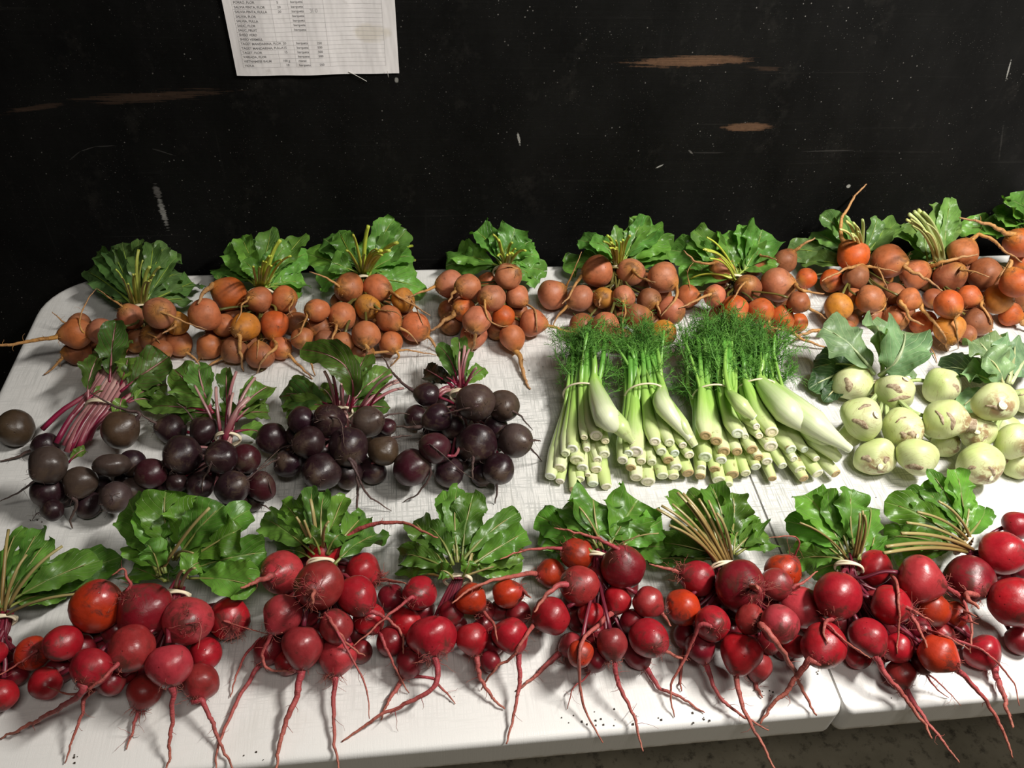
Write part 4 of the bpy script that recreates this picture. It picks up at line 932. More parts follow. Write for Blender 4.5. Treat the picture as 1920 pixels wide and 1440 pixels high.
{"k":"g","label":"golden beet bunch fourth from the rounded corner, long tapered root reaching down the table","o":[6257,-1363,0],"lt":"md","band":[277,690,365,1596,9872,0,155],"beets":[[[-520,386,417],203,0.99,[-0.964,-0.251,0.088],"gs",1,0,[[264,-680,344,432,-725,333,436,-798,248,457,-878,171,484,-961,90,511,-1038,10,538,-1115,-67,561]]],[[-304,-46,689],181,1.03,[-0.797,-0.515,0.316],"gs",1,0,[[326,-421,-122,736,-454,-143,749,-489,-171,710,-532,-190,680,-556,-222,641,-569,-259,600]]],[[278,202,667],192,0.98,[0.597,-0.227,0.77],"gs",1,0,[[148,371,167,787,398,157,821,339,150,843,286,152,874,226,139,890,164,121,900]]],[[3,-279,667],186,1.02,[-0.562,-0.702,0.437],"gs",1,0,[[179,-82,-385,733,-106,-415,752,-114,-523,724,-112,-621,707,-88,-678,656,-30,-665,575,44,-645,504,124,-610,451,209,-563,411]]],[[405,78,394],164,1.02,[0.66,-0.736,-0.15],"gs",1,0,[[187,493,-20,374,518,-48,368,573,-187,425,600,-339,465,603,-436,431,606,-498,367,608,-527,279,646,-360,20]]],[[163,-369,411],159,0.98,[-0.091,-0.918,-0.385],"gr",1,0,[]],[[-368,-173,405],168,1.04,[-0.573,-0.576,0.583],"gr",1,0,[[438,-446,-251,484,-468,-274,507,-508,-303,448,-568,-323,397,-629,-345,356,-694,-368,318,-764,-398,283,-832,-429,250]]],[[-565,133,149],151,0.96,[-0.803,-0.595,-0.047],"gd",1,0,[]],[[-218,-568,525],198,0.97,[-0.212,-0.976,-0.043],"gs",1,0,[[318,-252,-726,518,-262,-770,516,-251,-747,390,-254,-722,266,-272,-695,143,-296,-668,20]]],[[-544,-178,160],162,0.92,[-0.719,-0.691,-0.071],"gd",1,0,[]],[[-248,-475,186],189,1.0,[-0.48,-0.871,-0.109],"gs",1,0,[]],[[264,-599,241],173,0.99,[0.225,-0.771,-0.596],"g0",1,0,[[397,295,-708,157,304,-738,134,331,-825,122,351,-920,103,359,-1014,83,367,-1112,60,380,-1207,43,400,-1299,30,420,-1389,20]]],[[582,-327,256],191,1.0,[0.95,-0.311,-0.006],"gs",1,0,[[221,730,-375,255,772,-389,255,849,-415,241,924,-441,229,994,-471,224,1061,-501,223,1136,-534,231,1201,-565,240,1272,-580,216,1351,-558,143,1446,-482,20]]],[[90,-319,146],147,0.99,[-0.197,-0.972,-0.124],"gd",1,0,[]],[[57,748,155],157,0.98,[-0.759,-0.648,-0.061],"g0",1,0,[]],[[307,599,132],134,1.0,[-0.007,-0.993,-0.122],"gd",0,0,[]],[[-93,512,131],133,0.93,[-0.721,-0.69,-0.071],"gd",0,0,[]],[[-422,424,130],132,0.99,[-0.836,-0.548,-0.035],"gd",0,0,[]],[[275,288,130],131,1.04,[-0.038,-0.992,-0.123],"gd",0,0,[]],[[64,96,128],130,0.93,[-0.336,-0.934,-0.12],"gd",0,0,[]],[[444,78,128],130,0.95,[0.23,-0.967,-0.106],"gd",0,0,[]],[[349,-212,126],128,1.03,[0.092,-0.989,-0.117],"gd",0,0,[]]],"leaves":[[409,7022,1,"md",242,731,450,-169,928,479,-552,1126,200],[343,446,0,"md",355,687,450,569,658,511,795,629,200],[344,5890,0,"md",356,700,450,678,753,437,899,805,300],[408,1617,1,"md",227,732,450,-147,975,476,-395,1219,400],[344,6036,1,"md",320,728,450,488,850,577,835,972,500],[422,3287,1,"md",258,731,450,125,1026,659,-74,1320,700],[342,2418,0,"md",323,754,450,518,870,750,704,986,700],[311,3303,0,"md",291,756,450,301,958,683,138,1160,800],[466,564,1,"md",307,755,450,367,935,699,468,1114,850],[286,7022,0,"md",234,848,366,269,906,314,250,963,166],[230,8854,0,"md",341,741,412,587,881,348,742,1020,212],[237,3154,0,"md",362,700,450,364,801,517,479,903,520],[237,6051,0,"md",184,751,437,167,929,413,109,1107,237],[200,7335,0,"md",363,726,450,643,894,531,787,1063,406],[240,1225,0,"md",254,731,450,243,993,552,140,1256,479],[193,9072,0,"md",360,753,450,559,822,562,649,891,415],[253,9513,0,"md",289,756,450,261,840,689,362,924,655],[310,6839,0,"md",286,756,450,241,923,657,290,1090,637],[290,5662,0,"md",232,828,381,161,891,421,134,954,181]],"stalks":[[24,1,-343,432,401,-191,451,389,-36,457,379,107,490,371,164,568,377,234,770,376],[24,1,-174,38,638,-56,123,579,56,230,507,155,370,438,212,609,361,269,845,340],[24,1,174,241,533,123,278,442,131,331,391,177,421,369,182,518,303,236,740,304],[24,1,98,-161,594,165,-37,528,206,122,466,234,313,414,281,530,378,315,783,364],[24,1,307,187,416,236,278,426,210,351,415,220,438,394,202,595,316,244,810,307],[24,1,177,-237,466,191,-85,493,207,96,472,228,302,428,246,562,427,284,817,407],[24,1,-281,-86,316,-174,18,266,-38,157,271,101,331,306,259,596,332,333,843,351],[24,1,-456,214,155,-308,288,182,-126,353,234,56,438,295,201,518,309,287,734,330],[24,1,-180,-394,533,-117,-220,520,-11,0,478,111,251,427,254,514,409,326,785,390],[24,1,-439,-76,171,-301,37,198,-124,175,247,56,342,302,239,485,328,325,729,346],[24,1,-166,-326,205,-79,-169,232,26,32,273,135,267,316,267,582,386,331,848,400],[24,1,228,-479,334,207,-315,395,206,-77,409,223,207,397,308,562,355,347,846,344],[24,1,418,-273,257,307,-175,269,251,7,296,238,246,327,307,461,327,344,734,339],[24,1,116,-190,162,147,-37,195,179,132,247,214,323,302,242,522,367,283,771,386],[24,1,165,840,164,244,854,191,271,764,241,272,662,298,285,667,286,308,817,305],[24,1,308,719,147,300,779,181,283,723,237,268,644,297,222,670,380,248,824,400],[24,1,-6,595,140,87,639,170,156,610,227,208,578,291,228,599,404,270,773,426],[24,1,-322,489,134,-185,530,162,-36,526,219,105,531,286,258,587,296,330,776,319],[24,1,279,406,144,277,498,179,268,520,235,260,534,296,315,662,341,343,848,361],[24,1,104,206,142,149,313,177,186,384,234,219,459,295,259,616,406,298,825,427],[24,1,417,191,141,375,303,174,328,378,231,289,456,294,332,518,401,353,728,422],[24,1,338,-98,140,317,47,174,291,193,231,271,356,294,256,513,356,281,752,377],[25,0,273,730,450,243,686,654,208,642,826,170,598,966,128,554,1074,82,510,1150],[29,0,297,729,450,253,659,654,217,589,826,186,519,966,161,449,1074,143,379,1150],[25,0,320,728,450,311,644,654,307,560,826,306,476,966,310,392,1074,318,308,1150],[25,0,343,727,450,372,604,654,399,481,826,426,359,966,452,236,1074,478,113,1150],[21,0,250,731,450,202,857,484,152,984,486,99,1110,456,44,1236,394,-15,1362,300],[20,0,330,728,450,320,584,654,304,441,826,281,298,966,253,155,1074,218,12,1150],[18,0,341,727,450,344,613,654,346,499,826,348,386,966,349,272,1074,349,158,1150],[23,0,347,727,450,333,592,654,320,457,826,307,322,966,294,187,1074,282,52,1150],[23,0,304,729,450,291,593,654,285,457,826,284,321,966,290,186,1074,302,50,1150],[20,0,276,730,450,238,585,654,201,440,826,164,295,966,129,150,1074,94,5,1150],[23,0,316,728,450,313,592,654,306,456,826,295,320,966,278,183,1074,257,47,1150]]},
{"k":"g","label":"golden beet bunch fifth from the rounded corner, pale smooth beets behind the first fennel bunches","o":[8197,-1358,0],"lt":"md","band":[22,615,355,2290,9734,0,172],"beets":[[[-325,491,494],239,0.93,[-0.963,-0.243,-0.115],"gs",1,0,[[270,-512,443,471,-565,430,465,-639,312,477,-712,193,487,-767,68,489,-820,-55,492,-890,-159,497,-963,-245,500]]],[[183,530,430],210,0.96,[-0.073,-0.692,0.718],"gs",1,0,[[273,171,412,553,167,379,587,144,128,676,167,-73,773,205,-221,848,258,-335,900]]],[[610,312,481],231,0.97,[0.66,-0.749,-0.059],"gs",1,0,[[269,734,171,470,769,132,467,716,-78,521,638,-279,579,573,-367,555,509,-405,502,449,-437,449,396,-467,400]]],[[-991,322,221],223,0.96,[0.848,0.048,0.528],"gs",1,0,[[154,-837,331,316,-794,333,344,-776,324,421,-746,335,503,-720,350,579,-685,389,649,-655,422,710,-618,476,764,-575,554,800]]],[[-615,104,318],190,1.01,[-0.911,-0.337,-0.236],"gs",1,0,[[266,-756,52,281,-795,38,271,-868,-2,213,-938,-45,153,-997,-97,89,-1036,-157,20]]],[[-303,25,368],158,1.01,[-0.481,-0.62,0.62],"gy",1,0,[[226,-365,-55,448,-383,-78,471,-401,-117,444,-405,-146,429,-408,-175,415,-412,-204,400]]],[[-58,-99,474],164,1.03,[-0.296,-0.918,0.265],"gs",1,0,[[186,-98,-221,510,-109,-256,520,-107,-389,533,-131,-520,544,-156,-569,481,-175,-620,421,-170,-674,362,-159,-728,308]]],[[336,-63,366],181,0.92,[0.439,-0.805,0.4],"gd",1,0,[[265,401,-182,425,419,-215,441,395,-278,426,403,-329,417,417,-368,397,434,-396,369]]],[[611,-279,354],202,0.93,[0.643,-0.759,-0.101],"gs",1,0,[]],[[-404,-609,379],203,0.95,[-0.469,-0.821,-0.326],"gs",1,0,[[290,-481,-744,326,-503,-782,310,-508,-762,238,-506,-744,165,-506,-728,93,-505,-712,20]]],[[-669,-380,190],193,1.01,[-0.585,-0.805,-0.096],"gd",1,0,[]],[[49,-501,442],190,0.95,[0.931,0.066,0.359],"gd",1,0,[[146,193,-491,497,233,-488,513,260,-501,473,255,-518,424,249,-538,376,243,-558,329]]],[[380,-736,329],182,1.03,[0.449,-0.89,-0.076],"gy",1,0,[]],[[-157,-644,160],161,0.97,[-0.051,-0.991,-0.123],"gd",1,0,[]],[[208,-531,163],163,1.03,[0.279,-0.955,-0.1],"gd",1,0,[]],[[18,712,146],147,0.94,[-0.399,-0.909,-0.116],"gd",0,0,[]],[[456,692,146],148,0.96,[0.744,-0.668,0.003],"gd",0,0,[]],[[-315,494,143],145,1.0,[-0.745,-0.664,-0.064],"gd",0,0,[]],[[665,334,143],145,0.96,[0.708,-0.706,-0.011],"gd",0,0,[]],[[-376,160,141],142,0.94,[-0.592,-0.8,-0.095],"gd",0,0,[]],[[-95,146,141],142,1.02,[-0.203,-0.971,-0.124],"gd",0,0,[]],[[514,6,140],142,0.92,[0.557,-0.829,-0.054],"gd",0,0,[]],[[-91,-179,138],140,0.97,[-0.08,-0.989,-0.124],"gd",0,0,[]],[[369,-308,138],139,1.03,[0.409,-0.909,-0.082],"gd",0,0,[]]],"leaves":[[447,1609,0,"md",-44,684,450,-309,899,409,-678,1114,200],[399,8928,0,"md",70,653,450,542,817,422,865,980,300],[316,1324,0,"md",-44,684,450,-195,929,688,-528,1173,600],[477,8535,0,"md",76,679,450,486,867,642,905,1055,500],[282,5406,0,"md",-4,683,450,-100,815,759,-361,948,700],[507,2769,0,"md",116,678,450,410,884,694,837,1091,650],[475,5934,0,"md",76,679,450,356,946,802,659,1213,800],[205,4513,0,"md",39,694,450,-10,928,725,77,1161,800],[363,2375,0,"md",63,693,450,350,984,852,452,1275,950],[287,1680,0,"md",-66,685,450,31,851,402,219,1017,255],[270,2349,0,"md",85,652,450,202,903,412,289,1153,273],[139,4199,0,"md",-54,685,450,-185,937,577,-182,1189,480],[366,8918,0,"md",39,681,450,396,891,408,653,1101,299],[172,4615,0,"md",0,683,450,-207,819,680,-296,956,631],[250,699,0,"md",102,678,450,256,916,619,465,1154,531],[291,1592,0,"md",29,681,450,308,953,534,643,1225,467],[177,6269,0,"md",-8,696,450,60,974,504,-16,1251,368],[236,7183,0,"md",49,694,450,114,1066,552,275,1437,511],[242,5768,0,"md",4,712,429,118,879,452,155,1046,229]],"stalks":[[24,1,-117,543,519,-18,542,513,14,503,474,13,481,421,74,596,308,107,776,289],[24,1,197,662,294,178,691,231,122,628,238,60,555,282,90,597,300,112,754,323],[24,1,473,468,494,355,523,485,221,509,451,104,491,408,-31,491,411,-20,667,395],[24,1,-1162,312,114,-1128,307,89,-858,322,142,-485,379,232,-84,532,367,102,743,405],[24,1,-459,162,358,-329,210,381,-213,266,383,-111,354,373,-68,522,368,2,739,362],[24,1,-235,113,280,-169,193,228,-114,265,239,-63,357,284,28,436,286,85,651,309],[24,1,-15,37,435,10,153,401,9,248,378,1,352,364,57,435,360,96,651,358],[24,1,265,69,300,190,171,268,110,256,277,46,355,307,-44,454,307,-17,670,322],[24,1,494,-140,372,376,-21,380,237,116,377,112,278,369,49,499,425,57,738,421],[24,1,-318,-459,439,-245,-300,462,-169,-84,445,-93,170,408,-48,485,393,18,756,377],[24,1,-567,-240,207,-457,-106,232,-318,56,270,-173,246,310,-94,461,398,-5,709,411],[24,1,-110,-513,380,-193,-434,343,-186,-215,333,-121,87,338,-5,397,377,73,694,383],[24,1,307,-590,341,227,-411,350,137,-161,354,61,129,356,-11,415,314,12,697,314],[24,1,-150,-500,177,-134,-321,208,-105,-92,253,-64,168,302,36,465,346,94,735,361],[24,1,167,-391,178,117,-226,206,64,-25,251,23,204,300,39,436,399,72,696,415],[24,1,71,833,161,97,866,193,75,763,242,39,631,295,-35,572,364,-8,706,381],[24,1,356,782,146,243,796,167,137,703,219,57,596,281,62,536,348,87,681,370],[24,1,-217,582,152,-128,617,179,-74,573,230,-38,525,288,17,564,387,66,730,406],[24,1,572,427,145,439,482,168,281,477,220,135,473,282,50,581,281,51,762,303],[24,1,-300,263,153,-217,344,183,-144,381,234,-78,423,291,51,553,280,112,748,299],[24,1,-69,271,157,-48,368,189,-37,405,240,-25,438,294,-67,461,303,-20,652,321],[24,1,442,113,147,338,213,174,213,287,226,100,372,286,-26,452,280,-15,663,300],[24,1,-81,-54,154,-70,78,187,-57,196,238,-38,325,293,34,492,277,84,717,295],[24,1,318,-194,148,240,-55,177,148,97,230,67,270,288,-43,506,353,-22,747,373],[25,0,-28,684,450,-92,574,674,-161,464,866,-234,355,1026,-312,245,1154,-395,135,1250],[30,0,4,682,450,-62,601,674,-128,519,866,-192,437,1026,-254,355,1154,-316,273,1250],[30,0,20,682,450,-49,567,674,-116,452,866,-181,336,1026,-244,221,1154,-304,106,1250],[25,0,68,680,450,43,596,674,23,513,866,8,429,1026,-1,346,1154,-5,262,1250],[25,0,36,681,450,9,577,674,-21,474,866,-53,370,1026,-87,267,1154,-123,163,1250],[23,0,-7,683,450,-54,536,674,-105,390,866,-161,243,1026,-219,97,1154,-282,-50,1250],[18,0,35,681,450,-2,569,674,-41,456,866,-81,343,1026,-124,231,1154,-167,118,1250],[18,0,-3,683,450,-63,561,674,-121,439,866,-176,316,1026,-228,194,1154,-277,72,1250],[17,0,5,682,450,-42,544,674,-92,405,866,-145,267,1026,-200,129,1154,-258,-10,1250],[19,0,39,681,450,-22,576,674,-79,471,866,-132,366,1026,-182,261,1154,-228,156,1250],[22,0,20,682,450,-44,541,674,-112,401,866,-184,260,1026,-260,119,1154,-340,-21,1250]]},
{"k":"g","label":"golden beet bunch behind the third and fourth fennel bunches, one broad pale round leaf","o":[10097,-1374,0],"lt":"md","band":[-143,334,364,3546,9350,0,156],"beets":[[[-335,541,430],197,1.03,[-0.688,-0.077,0.722],"gs",1,0,[[237,-446,529,546,-477,525,578,-632,429,636,-756,352,707,-865,301,769,-929,325,823,-990,360,869,-1049,409,900]]],[[200,667,430],191,1.03,[0.143,-0.181,0.973],"gd",1,0,[[239,222,639,582,229,631,624,190,499,702,201,367,788,209,227,855,232,111,900]]],[[707,728,430],185,1.02,[0.694,0.346,0.631],"gd",1,0,[[322,812,780,525,841,795,552,888,782,630,948,777,699,1015,775,759,1102,803,800]]],[[-75,100,430],200,0.97,[-0.43,-0.383,0.817],"gd",1,0,[[192,-145,38,563,-165,20,601,-336,-188,655,-449,-368,719,-549,-523,767,-639,-657,800]]],[[388,156,430],248,0.97,[0.777,-0.496,0.388],"gs",1,0,[[311,545,56,508,589,28,530,477,-225,664,416,-470,814,531,-429,748,649,-384,688,762,-341,639,875,-291,600]]],[[-893,221,220],171,1.0,[0.914,-0.398,0.078],"g0",1,0,[[156,-765,166,231,-729,150,234,-780,-10,363,-773,-73,419,-757,-117,460,-741,-160,500],[109,-911,152,367,-904,243,406,-897,350,435,-886,466,463,-832,567,484,-749,662,500]]],[[-600,-23,398],168,0.96,[-0.589,-0.499,0.636],"gs",1,0,[[267,-680,-91,485,-703,-110,509,-837,-172,495,-941,-228,492,-1048,-294,492,-1154,-356,497,-1256,-408,507]]],[[-424,-376,430],194,1.03,[0.132,-0.982,-0.133],"gr",1,0,[[298,-404,-531,409,-398,-574,403,-441,-575,384,-449,-577,370,-447,-559,338,-442,-534,300]]],[[-77,-459,455],193,0.93,[0.294,-0.938,-0.184],"gr",1,0,[[223,-31,-607,426,-18,-648,418,10,-668,357,95,-676,319,192,-677,290,320,-623,206,443,-577,114,564,-534,20]]],[[240,-511,369],172,1.0,[0.502,-0.709,-0.495],"gr",1,0,[[262,310,-610,300,330,-638,280,378,-686,238,436,-728,204,504,-750,172,581,-770,141,664,-788,111,744,-804,84,826,-815,61,908,-825,41,990,-834,20]]],[[396,-513,631],162,0.92,[0.843,-0.493,-0.214],"gd",1,0,[[258,507,-578,602,538,-597,594,638,-569,521,738,-541,450,834,-517,376,930,-496,300]]],[[590,-385,144],145,0.94,[0.655,-0.755,-0.028],"gr",1,0,[]],[[-311,-470,134],136,1.03,[-0.078,-0.989,-0.124],"gd",1,0,[]],[[83,-517,137],136,0.97,[0.363,-0.928,-0.089],"gd",1,0,[]],[[-501,-147,152],153,0.97,[-0.511,-0.853,-0.106],"gd",1,0,[]],[[-258,523,131],133,0.99,[-0.846,-0.533,-0.031],"gd",0,0,[]],[[306,391,131],133,0.97,[0.707,-0.707,-0.011],"gd",0,0,[]],[[-123,308,130],131,1.02,[-0.259,-0.958,-0.123],"gd",0,0,[]],[[566,172,130],131,1.02,[0.747,-0.665,0.004],"gd",0,0,[]],[[9,97,129],130,0.97,[0.237,-0.966,-0.105],"gd",0,0,[]],[[-86,-196,126],128,0.92,[0.141,-0.984,-0.114],"gd",0,0,[]],[[201,-308,126],127,0.96,[0.461,-0.885,-0.074],"gd",0,0,[]]],"leaves":[[395,4024,0,"md",-203,272,450,-583,488,430,-883,705,200],[527,7430,0,"md",-183,336,450,-534,755,528,-968,1174,400],[507,7185,0,"md",-122,398,450,147,573,573,526,747,500],[317,6873,0,"md",-163,400,450,-413,722,634,-773,1043,600],[397,5088,0,"md",-122,398,450,-389,786,630,-626,1173,700],[556,8052,0,"md",-70,436,450,-105,765,647,-143,1094,750],[364,1582,0,"md",-29,434,450,56,749,809,47,1064,850],[666,9703,0,"md",-54,435,450,239,725,785,344,1016,800],[378,3982,0,"md",-179,334,403,-380,651,385,-589,969,203],[337,5667,0,"md",-209,337,450,-262,858,470,-462,1380,300],[487,4962,0,"md",-121,398,450,125,700,524,367,1002,445],[288,7068,0,"md",-142,399,450,-39,682,466,17,966,399],[398,9092,0,"md",-136,399,450,-209,656,674,-298,913,701],[274,5453,0,"md",-45,435,450,-139,652,412,-393,870,334],[228,9965,0,"md",-70,436,450,-182,802,520,-221,1169,541],[423,5575,0,"md",-10,433,450,94,807,573,281,1181,578],[384,1996,0,"md",-201,271,450,-497,605,501,-762,939,285],[348,3491,0,"md",-200,336,450,-407,781,555,-495,1227,392]],"stalks":[[24,1,-213,555,302,-151,508,239,-147,397,246,-164,296,290,-150,275,319,-94,422,343],[24,1,175,698,262,117,647,179,14,501,193,-87,354,258,-106,330,282,-71,459,316],[24,1,591,670,325,437,572,268,224,426,270,20,306,305,-129,276,332,-124,421,352],[24,1,2,169,282,17,193,212,-36,180,223,-107,182,276,-171,206,368,-131,385,396],[24,1,214,267,343,90,291,308,-29,256,309,-119,225,329,-195,283,367,-148,449,378],[24,1,-1034,283,208,-1041,296,217,-852,255,255,-568,223,304,-340,263,289,-161,430,307],[24,1,-511,53,302,-428,99,247,-351,117,255,-276,150,296,-157,211,392,-68,400,414],[24,1,-447,-204,453,-440,-85,457,-388,3,436,-306,94,405,-215,239,374,-115,443,361],[24,1,-129,-296,487,-170,-171,492,-199,-61,464,-205,59,421,-136,173,374,-65,388,357],[24,1,162,-401,446,71,-287,485,-33,-154,471,-118,5,428,-142,205,338,-97,436,318],[24,1,273,-441,662,137,-344,651,2,-204,580,-103,-25,484,-133,194,460,-91,435,423],[24,1,504,-286,147,363,-179,173,172,-74,227,-8,49,290,-79,259,401,-66,476,423],[24,1,-302,-349,149,-289,-214,184,-271,-90,238,-239,44,297,-179,226,354,-99,445,373],[24,1,38,-403,148,-27,-268,179,-98,-132,233,-151,20,294,-128,143,396,-74,369,416],[24,1,-430,-28,166,-363,60,197,-307,103,247,-253,147,302,-131,258,317,-49,446,335],[24,1,-157,587,135,-86,581,162,-94,467,219,-133,340,286,-193,252,374,-147,384,397],[24,1,221,476,132,104,499,158,-17,414,215,-112,314,283,-169,302,356,-125,441,380],[24,1,-93,421,145,-85,473,179,-116,406,235,-152,312,296,-148,289,294,-95,428,313],[24,1,477,251,129,329,292,153,145,263,212,-24,231,281,-128,266,343,-109,430,367],[24,1,-19,210,141,-66,285,174,-122,270,231,-162,239,293,-125,251,376,-67,412,396],[24,1,-102,-83,139,-132,24,174,-165,82,231,-185,137,293,-141,256,293,-77,447,314],[24,1,148,-206,134,62,-96,165,-38,-9,223,-120,86,288,-114,172,299,-68,379,321],[21,0,-223,337,450,-342,423,484,-456,508,486,-564,594,456,-666,680,394,-763,765,300],[21,0,-243,273,450,-358,326,484,-470,379,486,-578,432,456,-682,485,394,-783,538,300],[21,0,-163,400,450,-292,390,654,-418,379,826,-540,369,966,-660,358,1074,-776,348,1150],[19,0,-228,273,450,-354,186,654,-482,99,826,-611,12,966,-741,-75,1074,-873,-161,1150],[20,0,-156,400,450,-308,323,654,-454,246,826,-596,168,966,-733,91,1074,-865,14,1150],[22,0,-180,401,450,-316,330,654,-455,260,826,-598,189,966,-744,119,1074,-893,48,1150],[20,0,-232,273,450,-313,337,484,-395,402,486,-478,466,456,-562,531,394,-648,595,300],[22,0,-174,401,450,-316,335,654,-458,268,826,-603,202,966,-748,136,1074,-895,70,1150],[18,0,-204,337,450,-338,280,654,-475,224,826,-617,168,966,-763,111,1074,-913,55,1150]]},
